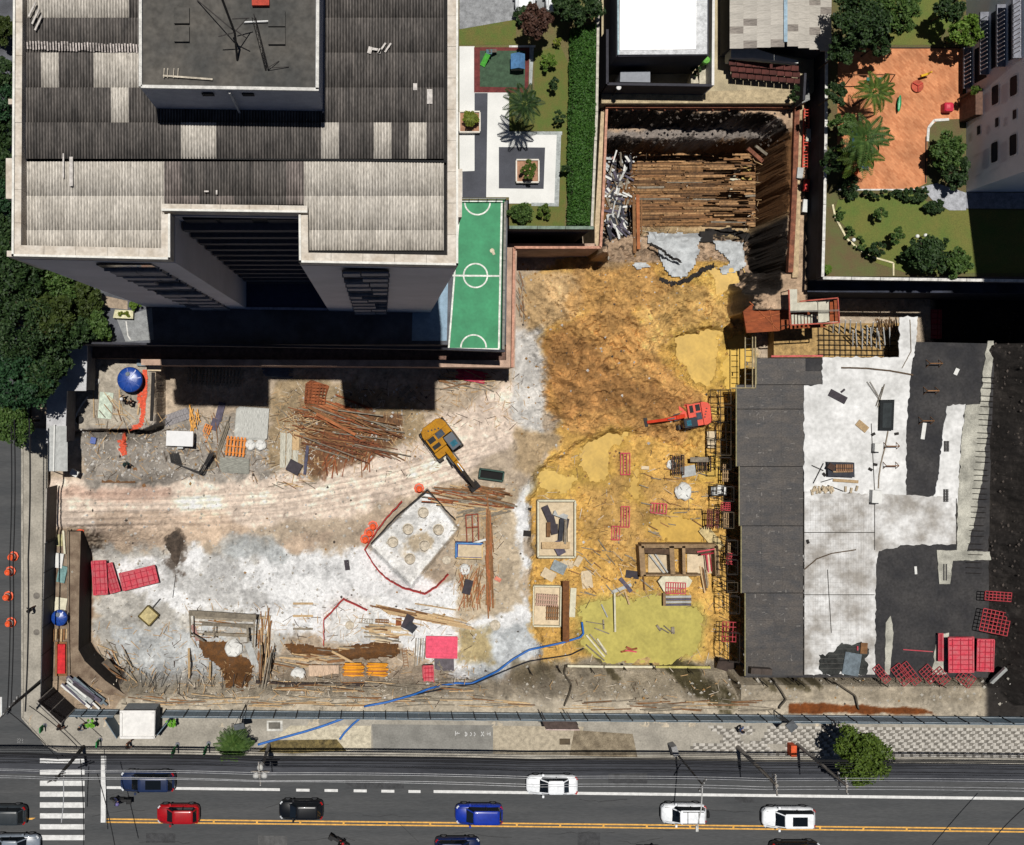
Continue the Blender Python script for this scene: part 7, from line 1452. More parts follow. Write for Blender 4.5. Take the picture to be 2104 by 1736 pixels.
# ---------------------------------------------------------------- excavators
def excavator(label,fx,fy,hx,hy,z,m_,s,arm,cabm):
    ang=math.atan2(-hy,hx);t_=thing('excavator',label,'excavator',P(fx,fy,z));t_.rotation_euler=(0,0,ang);t_.scale=(s,s,s);t_.location=P(fx,fy,z+1.6);t_.location.z=z
    def put(nm,mb,mm,par=t_,sm=False):return place(nm,mb.mesh(nm,mm,smooth=sm),par)
    for sd in(-1,1):
        mb=MB();pts=[(-1.7,.45),(-1.45,.1),(1.45,.1),(1.7,.45),(1.45,.82),(-1.45,.82)]
        mb.loft([[Vector((x,sd*1.15-.25,zz))for x,zz in pts],[Vector((x,sd*1.15+.25,zz))for x,zz in pts]]);tr=put('track',mb,DMETAL)
        for i in range(13):mb=MB();mb.box((-1.5+i*.25,sd*1.15,.84),(.09,.54,.07));put('track_shoe',mb,mat('track_steel',(84,78,70)),tr)
    mb=MB();mb.box((0,0,.75),(1.8,1.9,.5));put('chassis',mb,DMETAL)
    base_=[(-1.95,-.8),(-1.75,-1.12),(-1.2,-1.3),(1.1,-1.3),(1.25,-1.2),(1.25,1.2),(1.1,1.3),(-1.2,1.3),(-1.75,1.12),(-1.95,.8)]
    mb=MB();mb.prism(base_,1.05,1.35);put('turntable',mb,m_)
    cw=[(-1.97,-.78),(-1.78,-1.1),(-1.3,-1.28),(-1.0,-1.28),(-1.0,1.28),(-1.3,1.28),(-1.78,1.1),(-1.97,.78)]
    mb=MB();mb.prism(cw,1.34,2.12);mb.prism([(x*.97,y*.95)for x,y in cw],2.12,2.2);put('counterweight',mb,m_)
    mb=MB();mb.prism([(-.98,-1.24),(.5,-1.24),(.5,.2),(-.98,.2)],1.34,1.95);mb.prism([(-.98,.22),(-.25,.22),(-.25,1.24),(-.98,1.24)],1.34,1.98);hd=put('engine_hood',mb,m_)
    for i,(x,y,a,b_)in enumerate(((-.62,-.75,.5,.7),(-.62,.2,.6,.8),(.1,-.7,.4,.8))):
        mb=MB();mb.box((x,y,1.98),(a,b_,.06));g_=put('grille',mb,mat('grille_dark',(44,44,46))if i!=1 else mat('hood_grey',(70,80,92)),hd)
    for i in range(4):mb=MB();mb.box((-1.5+.12*i,-.5+.3*i,2.22),(.16,.12,.05));put('vent',mb,DMETAL,hd)
    mb=MB();mb.box((.55,.72,1.9),(1.45,.98,1.3));cab=put('cab',mb,cabm);mb=MB();mb.box((.55,.72,2.57),(1.36,.9,.06));put('cab_roof',mb,cabm,cab)
    mb=MB();mb.box((.78,.72,2.61),(.5,.6,.03));put('roof_window',mb,mat('cab_glass',(60,120,140),rough=.1,bump=0),cab)
    for y in(.23,1.21):mb=MB();mb.box((.6,y+(.015 if y>1 else-.015),2.1),(1.1,.03,.7));put('side_window',mb,CGL,cab)
    mb=MB();mb.box((1.285,.72,2.0),(.03,.84,.9));put('windscreen',mb,CGL,cab)
    for a,b_ in(((-1.1,-1.36),(1.0,-1.36)),((-.2,1.36),(1.2,1.36))):
        mb=MB();mb.tube([(a[0],a[1],1.4),(a[0],a[1],2.2),(b_[0],b_[1],2.2),(b_[0],b_[1],1.4)],.025,5);put('hand_rail',mb,DMETAL)
    b0,b1,b2,b3=[Vector(v)for v in arm]
    mb=MB();mb.beam(b0,b0.lerp(b1,.5)+Vector((0,0,.25)),.42,.5);mb.beam(b0.lerp(b1,.5)+Vector((0,0,.25)),b1,.36,.4);put('boom',mb,m_)
    mb=MB();mb.beam(b1+Vector((-.2,0,.15)),b2,.3,.34);put('stick',mb,m_ if cabm==BLKC else mat('stick_dark',(60,52,44)))
    for sd in(-1,1):mb=MB();mb.tube([b0+Vector((.3,sd*.32,-.3)),b0.lerp(b1,.55)+Vector((0,sd*.32,.2))],.07,6);put('cylinder',mb,RIM)
    mb=MB();mb.tube([b0.lerp(b1,.6)+Vector((0,0,.6)),b1+Vector((-.1,0,.45))],.07,6);put('cylinder',mb,RIM)
    mb=MB();d=(b3-b2);sdv=Vector((0,1,0));w_=.5
    prof=[b2,b2+Vector((.35,0,-.15)),b2+Vector((.42,0,-.6)),b2+Vector((.1,0,-.9)),b2+Vector((-.3,0,-.85)),b2+Vector((-.1,0,-.5))]
    mb.loft([[q+sdv*-w_ for q in prof],[q+sdv*w_ for q in prof]]);bk=put('bucket',mb,DMETAL)
    for i in range(5):mb=MB();mb.box(prof[4]+Vector((-.08,-w_+.1+i*.2,0)),(.22,.08,.06));put('tooth',mb,mat('track_steel'),bk)
    return t_
BLKC=mat('cab_dark',(36,42,52),rough=.3,bump=0,var=.03,coat=.4)
excavator('yellow excavator with dark cab digging beside the pad',908,905,92,122,ZF,mat('exc_yellow',(214,150,8),var=.2,rough=.65,spec=.15,rgb2=(180,124,20),g=.5),1.0,((1.1,-.15,1.7),(3.4,-.15,2.5),(5.3,-.15,1.2),(5.6,-.15,.2)),mat('cab_slate',(52,62,76),rough=.3,bump=0,var=.03,coat=.4))
excavator('orange red excavator with black cab in the mud by the deck',1424,853,-100,18,ZM+.1,mat('exc_orange',(228,74,46),var=.08,rough=.4),.85,((1.0,-.1,1.7),(3.2,-.1,2.5),(4.9,-.1,1.2),(5.1,-.1,.2)),BLKC)
# ---------------------------------------------------------------- motorbikes
def motorbike(label,fx,fy,rz,mt_,z=ZR):
    t_=thing('motorbike',label,'motorbike',P(fx,fy,z),'motorbikes on the street');t_.rotation_euler=(0,0,rz)
    for x in(-.68,.66):
        mb=MB();n_=18
        ring_=[Vector((x+.3*math.cos(2*math.pi*i/n_),0,.3+.3*math.sin(2*math.pi*i/n_)))for i in range(n_+1)];mb.tube(ring_,.055,6);place('wheel',mb.mesh('wheel',TYRE),t_)
    mb=MB();mb.loft([[Vector((x,w_*math.cos(a),zz+h_*math.sin(a)))for a in[2*math.pi*i/8 for i in range(8)]]for x,w_,zz,h_ in((-.45,.05,.75,.06),(-.3,.17,.82,.14),(.0,.17,.8,.14),(.1,.12,.76,.06))]);place('tank',mb.mesh('tank',mt_),t_)
    mb=MB();mb.box((.42,0,.8),(.75,.24,.1));place('seat',mb.mesh('seat',TRIM),t_);mb=MB();mb.box((.9,0,.95),(.4,.42,.34));place('top_box',mb.mesh('top_box',TRIM),t_)
    mb=MB();mb.box((0,0,.5),(.7,.26,.36));mb.beam((-.4,0,.8),(-.68,0,.3),.1,.1);place('frame',mb.mesh('frame',DMETAL),t_);mb=MB();mb.tube([(-.38,-.38,1.02),(-.45,0,.98),(-.38,.38,1.02)],.025,6);mb.box((-.55,0,.88),(.12,.2,.2));place('handlebar',mb.mesh('handlebar',DMETAL),t_)
motorbike('dark motorbike with top box waiting at the stop line',250,1638,0,mat('moto_navy',(30,34,60)));motorbike('red motorbike at the bottom edge of the street',699,1722,R(150),mat('moto_red',(190,30,40)));motorbike('motorbike at the bottom edge beyond the white off roader',1331,1736,R(180),TRIM)
# ================================================================ plants
LD=leafmat('leaf_dark',(.010,.026,.008),(.036,.068,.018));LM=leafmat('leaf_mid',(.028,.064,.012),(.075,.125,.028));LB=leafmat('leaf_bright',(.055,.115,.012),(.13,.2,.03));LY=leafmat('leaf_yellow',(.09,.13,.015),(.2,.22,.03));LR=leafmat('leaf_red',(.045,.02,.014),(.09,.045,.03));LO=leafmat('leaf_olive',(.036,.066,.008),(.09,.135,.018))
LDB=leafmat('leaf_deep',(.008,.030,.012),(.028,.075,.026));LDO=leafmat('leaf_moss',(.020,.034,.006),(.055,.078,.016))
BARK=mat('bark',(92,76,60),var=.3,scale=4,bump=.8)
nprng=np.random.default_rng(5)
def leaves(pts,size,nup=.5):
    n_=len(pts);d=nprng.normal(size=(n_,3));d[:,2]*=.5;d/=np.linalg.norm(d,axis=1)[:,None]
    up=nprng.normal(size=(n_,3))*.7+np.array([0,0,nup]);s_=np.cross(d,up);s_/=np.linalg.norm(s_,axis=1)[:,None]+1e-9
    L=size*nprng.uniform(.6,1.3,(n_,1));v=np.stack([pts-d*L*.5,pts+s_*L*.28,pts+d*L*.5,pts-s_*L*.28],1).reshape(-1,3)
    return v,np.arange(n_*4).reshape(-1,4)
def lmesh(name,pts,size,m_):
    v,f=leaves(pts,size);me=bpy.data.meshes.new(name);me.from_pydata(v.tolist(),[],f.tolist());me.materials.append(m_);me.update();return me
def blob(c,rx,ry,rz,ncl,nl,hollow=.5):
    th=nprng.uniform(0,2*np.pi,ncl);u=nprng.uniform(-.35,1,ncl);rad=nprng.uniform(hollow,.9,ncl);s_=np.sqrt(1-np.clip(u,-1,1)**2)
    wob=1+.13*np.sin(th*3+c[2]*7+rx)+.09*np.sin(th*7+rx*5);rad=rad*wob
    cc=np.stack([np.cos(th)*s_*rx*rad,np.sin(th)*s_*ry*rad,u*rz*rad],1);k=max(1,nl//ncl);cr=nprng.uniform(.09,.27,(ncl,1,1))
    o_=nprng.normal(size=(ncl,k,3));o_/=np.linalg.norm(o_,axis=2)[...,None]+1e-9;o_*=nprng.uniform(.3,1,(ncl,k,1))**.5*cr*min(rx,ry)
    o_[...,2]*=.7;return(cc[:,None]+o_).reshape(-1,3)+np.array(c)
def tree(label,fx,fy,r,zg,ztop,m_,nl=5000,size=.34,name='tree',group=None,cat='tree',ry=None,trunk=True):
    zc_=ztop-(r*mpu(ztop))*.55;c=P(fx,fy,zc_);rw=r*mpu(zc_);rz_=min(rw*.8,max(.3,(ztop-zg)*.55));zc_=ztop-rz_*.85;c.z=zc_
    t_=thing(name,label,cat,(c.x,c.y,zg),group)
    me=lmesh('crown',blob((0,0,zc_-zg),rw,(ry or r)*mpu(zc_),rz_,max(14,nl//55),nl),size,m_);place('crown',me,t_)
    if trunk:
        mb=MB();tr=max(.08,rw*.06);mb.tube([(0,0,-.3),(.05,.02,(zc_-zg)*.5),(0,.05,zc_-zg)],tr,8,r1=tr*.55);tk=place('trunk',mb.mesh('trunk',BARK,smooth=True),t_)
        mb=MB()
        for i in range(6):a=i*1.05+fx;mb.tube([(0,.03,(zc_-zg)*.7),(math.cos(a)*rw*.35,math.sin(a)*rw*.35,(zc_-zg)+rz_*.1),(math.cos(a)*rw*.65,math.sin(a)*rw*.65,(zc_-zg)+rz_*.4)],tr*.4,5,r1=.03)
        place('limb',mb.mesh('limb',BARK),t_)
    return t_
SG='trees along the left street'
for i,(x,y,r,zt,m_,lab)in enumerate(((8,150,34,9,LM,'green tree beside the roof of the apartment block, upper of the strip'),(6,270,36,9,LD,'dark tree beside the roof, second down the left edge'),(2,400,42,10,LD,'dark tree at the left edge below the roof bay'),(30,540,60,11,LD,'broad dark tree at the lower left corner of the apartment block'),(105,590,52,9,LD,'dark tree pushing under the slanted facade'),(165,620,40,8,LD,'small dark tree left of the cream flower box'),(50,670,72,11,LM,'big green tree above the guard house corner'),(140,680,42,8.5,LD,'dark tree over the top of the guard house'),(30,780,66,10,LM,'big green tree left of the guard house'),(75,770,45,9,LD,'dark tree shading the guard house roof'),(22,868,44,8,LD,'lowest dark tree at the left edge above the side street'),(8,60,26,7,LD,'small dark tree at the top left corner'),(-10,620,60,10,LD,'dark tree at the left edge under the roof corner'),(95,735,48,8,LM,'green tree hiding the upper guard house wall'),(-5,210,40,10,LM,'green tree beside the roof between two dark ones'),(0,340,40,10,LD,'dark tree beside the left roof bay'),(190,665,34,7.5,LD,'dark tree above the lime hedge strip'),(100,650,46,10,LM,'green tree in the middle of the left grove'),(5,480,42,10,LM,'green tree below the left roof bay'))):
    tree(lab,x,y,r*1.08,0,zt,(LD,LD,LDB,LD,LM,LDO)[i%6],7500 if r>40 else 4500,(.3,.42,.26,.36)[i%4],group=SG)
z5=ZL
tree('lime green hedge strip left of the entry path',212,691,26,z5,6.0,LB,1800,.2,'low_hedge',cat='hedge',ry=9,trunk=False);tree('yellow green plants filling the cream flower box',256,646,17,z5,5.8,LY,700,.2,'flower_plants',cat='plants',ry=8,trunk=False);tree('green shrub behind the cream flower box',279,628,15,z5,6,LB,700,.2,'shrub',cat='shrub',trunk=False)
tree('reddish brown leaved tree at the top of the garden',1103,42,34,z5,9.5,LR,4500,.3);tree('dark green tree at the top end of the long hedge',1196,12,42,z5,9,LD,5000,.3);tree('dark green tree between the red tree and the hedge top',1155,8,26,z5,7.5,LD,2600,.3);tree('dark low bushes under the red tree',1080,30,26,z5,6.2,LD,1500,.25,'shrub',cat='shrub',trunk=False)
tree('bright green ball shaped bush on the garden lawn',1128,126,17,z5,6.4,LB,1500,.2,'round_bush',cat='bush',trunk=False);tree('small yellow shrub above the ball shaped bush',1147,84,10,z5,5.9,LY,400,.2,'shrub',cat='shrub',trunk=False);tree('low olive bush at the lower end of the lawn',1120,436,16,z5,6,LO,1000,.2,'shrub',cat='shrub',trunk=False);tree('wide green bush beside the court corner',1072,438,27,z5,6.2,LM,1900,.22,'shrub',cat='shrub',trunk=False)
for i,(x,y,r,lab)in enumerate(((1139,172,14,'dark twiggy shrub right of the tall palm'),(1150,240,13,'dark twiggy shrub lower right of the palm'),(1162,345,10,'dark shrub near the hedge by the white paving'))):tree(lab,x,y,r,z5,6.4,LD,500,.22,'shrub',cat='shrub',trunk=False)
tree('green bush growing in the square planter on the dark square',1084,349,19,z5,7.0,LO,1500,.2,'round_bush',cat='bush',trunk=False)
# long clipped hedge
hp=[(1176,52),(1232,40),(1229,230),(1216,462),(1170,462),(1172,250)];w_=[P(a,b_,6.6)for a,b_ in hp]
X0,X1=min(p.x for p in w_),max(p.x for p in w_);Y0,Y1=min(p.y for p in w_),max(p.y for p in w_);n_=26000
px_=nprng.uniform(X0,X1,n_);py_=nprng.uniform(Y0,Y1,n_);d=-sdf(px_,py_,[(p.x,p.y)for p in w_])+fbm(px_,py_,1.2,3,3)*.12;k=d>0
pz=6.35+fbm(px_,py_,.9,8,3)[k]*.25-nprng.uniform(0,1,k.sum())**2*.8;pz-=np.clip(.3-d[k],0,.3)*2.5
pts=np.stack([px_[k],py_[k],pz],1);ce=Vector((float(pts[:,0].mean()),float(pts[:,1].mean()),z5));t_=thing('long_hedge','long clipped green hedge along the garden wall','hedge',ce)
place('foliage',lmesh('foliage',pts-np.array(ce),.2,leafmat('leaf_hedge',(.022,.07,.010),(.05,.12,.018))),t_);mb=MB();mb.prism([(ce.x+(p.x-ce.x)*.8-ce.x,ce.y+(p.y-ce.y)*.97-ce.y)for p in w_],0,1.0);place('branches',mb.mesh('branches',mat('hedge_core',(40,44,24),g=.5)),t_)
# palms
def frond(L,w_,drop,nleaf=16):
    mb=MB();pts=[Vector((L*t,0,.25*L*math.sin(t*2.2)-drop*t*t*L))for t in[i/8 for i in range(9)]];mb.tube(pts,.03,4,r1=.01)
    for i in range(nleaf):
        t=.15+.85*i/nleaf;q=Vector((L*t,0,.25*L*math.sin(t*2.2)-drop*t*t*L));l_=w_*math.sin(math.pi*min(1,t*.75+.25))+.1
        for s_ in(-1,1):mb.add([q,q+Vector((.1,s_*l_*.5,.03)),q+Vector((.3*l_,s_*l_,-.25*l_)),q+Vector((-.04,s_*l_*.5,.0))],[(0,1,2,3)])
    return mb
def palm(label,fx,fy,rF,zg,zt,m_,n_=14,group=None,tr=.13):
    c=P(fx,fy,zt);L=rF*mpu(zt)*1.12;t_=thing('palm',label,'palm',(c.x,c.y,zg),group);me=frond(L,L*.22,.42).mesh('frond',m_)
    for i in range(n_):
        o=place('frond',me,t_,(0,0,zt-zg),i*2.4+rr(-.2,.2));o.rotation_euler=(0,rr(-.45,.25),i*2.4);o.scale=(rr(.75,1.05),)*3
    if zt-zg>.6:mb=MB();mb.tube([(0,0,0),(.03,0,(zt-zg)/2),(0,0,zt-zg)],tr,8,r1=tr*.8);place('trunk',mb.mesh('trunk',BARK),t_)
palm('tall dark palm on the lawn of the garden',1078,214,46,z5,10.0,LD,13);palm('small yellow green palm in the planter beside the block',967,243,17,z5+.3,6.2,LY,16)
palm('bushy palm on the pavement right of the kiosk',480,1530,38,0,2.2,LM,26);palm('feathery palm over the middle of the playground edge',1798,188,40,z5,9,LO,12);palm('feathery palm beside the blue slide',1775,285,52,z5,10,LM,16);palm('feathery palm at the lower left of the playground',1765,318,46,z5,9,LO,14);palm('spiky palm in the bed at the lawn wall',1700,553,9,z5,5.6,LB,10)
# playground trees and beds
for(x,y,r,zt,m_,nl,lab)in((1768,40,62,12,LD,7000,'large dark tree at the top left of the playground'),(1845,25,50,11,LM,5000,'green tree at the top of the playground'),(1730,105,30,10,LD,2600,'dark tree hanging over the alley wall'),(1808,88,28,9,LD,2200,'thin dark tree at the swing set'),(1985,62,34,9,LB,3000,'yellow green tree in front of the tower facade'),(1955,15,32,9,LD,2400,'dark tree at the top beside the tower'),(1722,190,24,9,LD,2200,'narrow dark tree left of the feathery palm'),(1716,330,28,8,LD,2600,'dark tree left of the green play roof'),(1735,255,26,8,LM,2000,'green tree between the palms on the left'),(1948,310,36,8,LM,3800,'green tree in the round bed beside the tower'),(1965,350,34,7.5,LD,3000,'dark tree at the foot of the tower'),(1905,522,46,7.5,LD,4200,'wide dark shrub tree at the lower right of the lawn'),(1965,540,34,7,LM,2200,'green shrub right of the wide dark one at the wall'),(1843,482,18,7,LM,900,'small dark tree in the middle of the lawn'),(1806,510,16,7,LD,900,'very dark small tree at the lawn edge'),(1810,438,13,6.6,LM,500,'small dark bush at the top of the lawn'),(1742,384,26,6,LD,1500,'dark shrub at the corner below the playground'),(2005,185,10,8,LO,400,'sprig of leaves against the tower wall')):
    tree(lab,x,y,r,z5,zt,m_,nl,.3,group='trees around the playground')
for i,(x,y,rx,ry)in enumerate(((1800,402,50,11),(1868,402,44,16),(1915,425,26,14))):tree(['low dark hedge below the playground, left third','low dark hedge below the playground, middle','low dark hedge below the playground at the path'][i],x,y,rx,z5,6.0,LD,2200,.22,'low_hedge',cat='hedge',ry=ry,trunk=False)
for i,(x,y)in enumerate(((1727,440),(1745,475),(1765,500),(1786,520))):tree('clipped green border plant inside the curved lawn edging, %s from the top'%ORD[i],x,y,15,z5,5.6,LM,700,.18,'border_plant',cat='plant',trunk=False,group='border plants along the curved edging')
tree('round street tree with olive crown on the tiled pavement',1772,1556,58,0,6.0,LO,9500,.3);tree('dark ivy at the corner of the white house yard',1432,143,12,3,5,LD,500,.2,'shrub',cat='shrub',trunk=False);tree('dark bush on the pit ledge near the alley',1638,190,16,2,4.5,LD,900,.24,'shrub',cat='shrub',trunk=False)
for x,y,lab in((186,1487,'lime green potted plant left of the kiosk'),(352,1486,'lime green plant right of the kiosk wing')):tree(lab,x,y,11,0,1.6,leafmat('leaf_lime',(.10,.3,.02),(.2,.45,.05)),300,.22,'potted_plant',cat='plant',trunk=False)
# ================================================================ hoarding, gates, kiosk, poles, wires
HOA=mat('hoarding_blue',(120,140,154),rough=.6,var=.12,rnd=.1,stretch=(14,14,.4));HP=mat('hoarding_post',(44,46,50))
def fline(x):return 1456+(1472.5-1456)*(x-140)/1964.0
hb_=thing('street_hoarding','long blue grey sheet metal hoarding between the site and the pavement','hoarding',P(1100,1464,0));x=150.0;i=0
while x<2240:
    x2=x+45 if x>340 else x+32
    if not(236<(x+x2)/2<330):
        a,b_=P(x,fline(x),0),P(x2,fline(x2),0);n2=2
        for k in range(n2):
            q0=a.lerp(b_,k/n2);q1=a.lerp(b_,(k+1)/n2);d=(q1-q0).normalized()*.01;dz=rr(-.05,.05)
            MB().beam(q0+d+Vector((0,0,1.22+dz/2)),q1-d+Vector((0,0,1.22+dz/2)),.04,2.36+dz).build('sheet_panel',HOA,hb_)
        MB().beam(a+Vector((0,.06,0)),a+Vector((0,.06,2.42)),.08,.08).build('post',HP,hb_)
        for zz in(.5,2.1):MB().beam(a+Vector((0,.05,zz)),b_+Vector((0,.05,zz)),.05,.06).build('rail',mat('hoarding_rail',(150,160,168)),hb_)
    x=x2;i+=1
fn=thing('side_fence','dark sheet fence along the side street with joints','fence',P(110,1250,0));ys=[1108,1165,1220,1275,1330,1385,1432];FD=mat('fence_dark',(78,80,86),rough=.7,var=.1,rnd=.12)
def fx_l(y):return 117-(y-1000)*.030
for a_,b2 in zip(ys[:-1],ys[1:]):MB().beam(P(fx_l(a_),a_+.6,0)+Vector((0,0,1.45)),P(fx_l(b2),b2-.6,0)+Vector((0,0,1.45)),.05,2.9).build('sheet_panel',FD,fn)
for a_ in ys:MB().beam(P(fx_l(a_),a_,0),P(fx_l(a_),a_,0)+Vector((0,0,2.95)),.09,.09).build('post',HP,fn)
gt=thing('gate_leaf','tall dark gate leaf at the lorry entrance','gate',P(117,1050,0));GK=mat('gate_grey',(84,78,74),rough=.7)
MB().beam(P(118,997,0)+Vector((0,0,1.55)),P(115,1106,0)+Vector((0,0,1.55)),.06,2.9).build('panel',GK,gt);MB().beam(P(118,997,0)+Vector((-.02,0,3.05)),P(115,1106,0)+Vector((-.02,0,3.05)),.12,.12).build('top_rail',mat('rail_pale',(170,164,156)),gt)
for y in(998,1105):MB().beam(P(117,y,0),P(117,y,0)+Vector((0,0,3.0)),.12,.12).build('stile',HP,gt)
cg=thing('corner_gate','tall dark slatted gate across the street corner','gate',P(135,1435,0));SL=mat('slat_brownblack',(44,38,40),var=.2)
a,b_=P(110,1412,0),P(156,1455,0)
for k in range(14):z0_=.3+k*.3;MB().beam(a+Vector((0,0,z0_)),b_+Vector((0,0,z0_)),.04,.26).build('slat',SL,cg)
for q in(0,.5,1):p=a.lerp(b_,q);MB().beam(p,p+Vector((0,0,4.5)),.1,.1).build('post',mat('rail_pale'),cg)
MB().beam(a+Vector((0,0,4.5)),b_+Vector((0,0,4.5)),.1,.08).build('top_rail',mat('rail_pale'),cg)
# open brown gate leaf on the pavement
og=thing('gate_leaf','brown gate leaf swung out over the pavement from the hoarding','gate',P(1150,1485,0));mb=MB();mb.add([P(*T(2,3,*p),z)for p,z in(((245,712),2.2),((520,712),2.2),((556,790),2.9),((278,788),2.9))]+[P(*T(2,3,*p),z-.06)for p,z in(((245,712),2.2),((520,712),2.2),((556,790),2.9),((278,788),2.9))],[(3,2,1,0),(4,5,6,7),(0,1,5,4),(1,2,6,5),(2,3,7,6),(3,0,4,7)]);mb.build('panel',mat('gate_brown',(92,78,72)),og)
MB().beam(P(*T(2,3,278,788),2.92),P(*T(2,3,556,790),2.92),.08,.06).build('edge_rail',mat('rail_pinkish',(214,190,184)),og)
for u in(260,470):MB().beam(P(*T(2,3,u-20,640),2.4),P(*T(2,3,u+20,720),2.3),.08,.08).build('hinge_arm',SL,og)
for u in(252,540):p=P(*T(2,3,u,750),2.5);MB().beam((p.x,p.y,0),p,.08,.08).build('leg',SL,og)
# kiosk
ks=thing('site_kiosk','small kiosk with white flat roof in the hoarding line','kiosk',P(282,1470,0));kf=[(249,1463),(316,1463),(315,1514),(249,1514)]
mb=MB();mb.prismF(kf,2.7,0);mb.build('wall',mat('kiosk_grey',(150,158,162),var=.08),ks);mb=MB();mb.prismF([(246,1460),(319,1460),(318,1517),(246,1517)],2.85,2.7);rf=mb.build('roof',mat('kiosk_white',(240,238,234),var=.06),ks)
for a_,b2 in(((248,1462),(317,1462)),((248,1515),(316,1515)),((249,1464),(249,1513)),((315,1464),(315,1513))):MB().beam(P(*a_,2.9),P(*b2,2.9),.22,.12).build('roof_kerb',mat('kiosk_white'),rf)
MB().beam(P(262,1463,1.6)+Vector((0,.02,0)),P(302,1463,1.6)+Vector((0,.02,0)),.05,.8).build('window',CGL,ks)
for a_,b2,lab in(((222,1472),(246,1510),0),((322,1510),(350,1475),1)):MB().beam(P(*a_,1.1),P(*b2,1.1),.06,2.1).build('wing_panel',HOA,ks)
# green posts with round bases
for i,(u,v)in enumerate(((370,752),(826,870),(1460,908),(1716,900))):
    p=P(*T(0,3,u,v),0);t_=thing('green_post',['green banner post nearest the street corner','green banner post below the kiosk left side','green banner post right of the kiosk','green banner post left of the bushy palm'][i],'post',p,'green posts along the pavement');MB().lathe(p,[(.2,0),(.2,.06),(.1,.1)],14).build('foot',mat('post_grey',(112,112,122)),t_);mb=MB();mb.tube([p,p+Vector((0,0,2.9 if i>1 else 1.6))],.05,8);mb.box(p+Vector((.02,0,(2.1 if i>1 else 1.1))),(.1,.5,1.5 if i>1 else.9));mb.build('banner',mat('banner_green',(40,140,74)),t_)
# utility poles
PC=mat('pole_concrete',(158,152,144),var=.15);PD=mat('pole_dark',(70,68,66));INS=mat('insulator',(206,206,204))
def pole(label,fx,fy,h,m_,arms,r=.16,lean=(0,0)):
    p=P(fx,fy,0);t_=thing('utility_pole',label,'utility pole',p,'utility poles along the street');top=p+Vector((lean[0],lean[1],h));mb=MB();mb.tube([p,top],r,10,r1=r*.65);mb.build('shaft',m_,t_)
    for(z,L,az)in arms:
        d=Vector((math.cos(R(az)),math.sin(R(az)),0))*L/2;c=p.lerp(top,z/h);MB().beam(c-d,c+d,.09,.11).build('crossarm',m_,t_)
        for q in(-.9,-.35,.35,.9):MB().lathe(c+d*q+Vector((0,0,.06)),[(.04,0),(.06,.05),(.05,.16),(.02,.2)],8).build('insulator',INS,t_)
    return t_,top
p1,_=pole('dark utility pole at the crosswalk',172,1534,8.3,PD,((8.0,1.6,20),(7.0,1.0,20)),.18);p2,tp2=pole('utility pole with three transformer cans',553,1529,7.6,PC,((7.4,2.0,95),(6.9,1.6,0)))
for k,(dx,dy)in enumerate(((-.35,-.3),(.35,-.3),(0,.4))):MB().lathe(tp2+Vector((dx,dy,-1.2)),[(.05,0),(.26,.02),(.26,.75),(.2,.85),(.06,.95),(.02,.95)],14).build('transformer',mat('can_grey',(206,206,202)),p2)
p3,tp3=pole('pale utility pole with cross arms right of the lamp pole',1516,1535,9.4,PC,((9.2,1.8,95),(8.6,1.4,95)),.2);p4,tp4=pole('street lamp pole above the white off roader',1388,1545,8.2,PD,((7.9,1.2,60),),.1);p5,tp5=pole('utility pole next to the round street tree',1638,1529,10.2,PC,((10.0,1.4,95),(8.6,1.2,95)),.17);p6,tp6=pole('dark corner pole with cross arms above the side street',86,1398,9.0,PD,((8.8,2.2,50),(8.2,2.2,50),(7.5,1.8,60)),.17)
q=P(*T(2,3,1520,1600),7.6);MB().tube([tp4+Vector((0,0,-.2)),tp4.lerp(q,.5)+Vector((0,0,.3)),q],.05,6).build('lamp_arm',mat('pole_pale',(196,196,194)),p4);mb=MB();mb.box(q,(.22,.5,.14));mb.build('lamp_head',mat('lamp_head',(210,210,206)),p4)
mb=MB();pb=P(*T(2,3,1340,965),1.2);mb.box((pb.x,pb.y,.7),(.5,.9,1.2),.3);tag(mb.build('cabinet',mat('cabinet_grey',(150,150,150))),'grey cabinet at the foot of the lamp pole','cabinet')
mb=MB();pb=P(1627,1540,.5);mb.box((pb.x,pb.y,.5),(.5,1.0,1.0));tag(mb.build('orange_cabinet',mat('orange_box',(226,96,52))),'orange box at the foot of the pole by the tree','cabinet')
t_=thing('floodlight','lattice floodlight bracket over the hoarding left of the palm','floodlight',P(520,1450,0));pf=P(505,1448,0);MB().tube([pf,pf+Vector((0,0,4))],.06,6).build('post',HP,t_)
for dx in(-.5,0,.5):MB().beam(pf+Vector((dx*.3,0,3.4)),pf+Vector((dx,-.7,4.3)),.05,.05).build('bracket',HP,t_)
mb=MB();mb.box(pf+Vector((0,-.6,4.3)),(.9,.5,.2),.2);mb.build('lamp',mat('flood_grey',(92,96,100)),t_)
t_=thing('floodlight','lattice floodlight bracket over the hoarding near the round tree','floodlight',P(1612,1465,0));pf=P(1590,1459,0);MB().tube([pf,pf+Vector((0,0,3.6))],.06,6).build('post',HP,t_);mb=MB();mb.box(pf+Vector((.2,-.3,3.6)),(.8,.8,.2),.7);mb.build('lamp',mat('flood_grey'),t_);MB().beam(pf+Vector((-.6,.5,2.6)),pf+Vector((.3,-.3,3.6)),.05,.05).build('bracket',HP,t_)
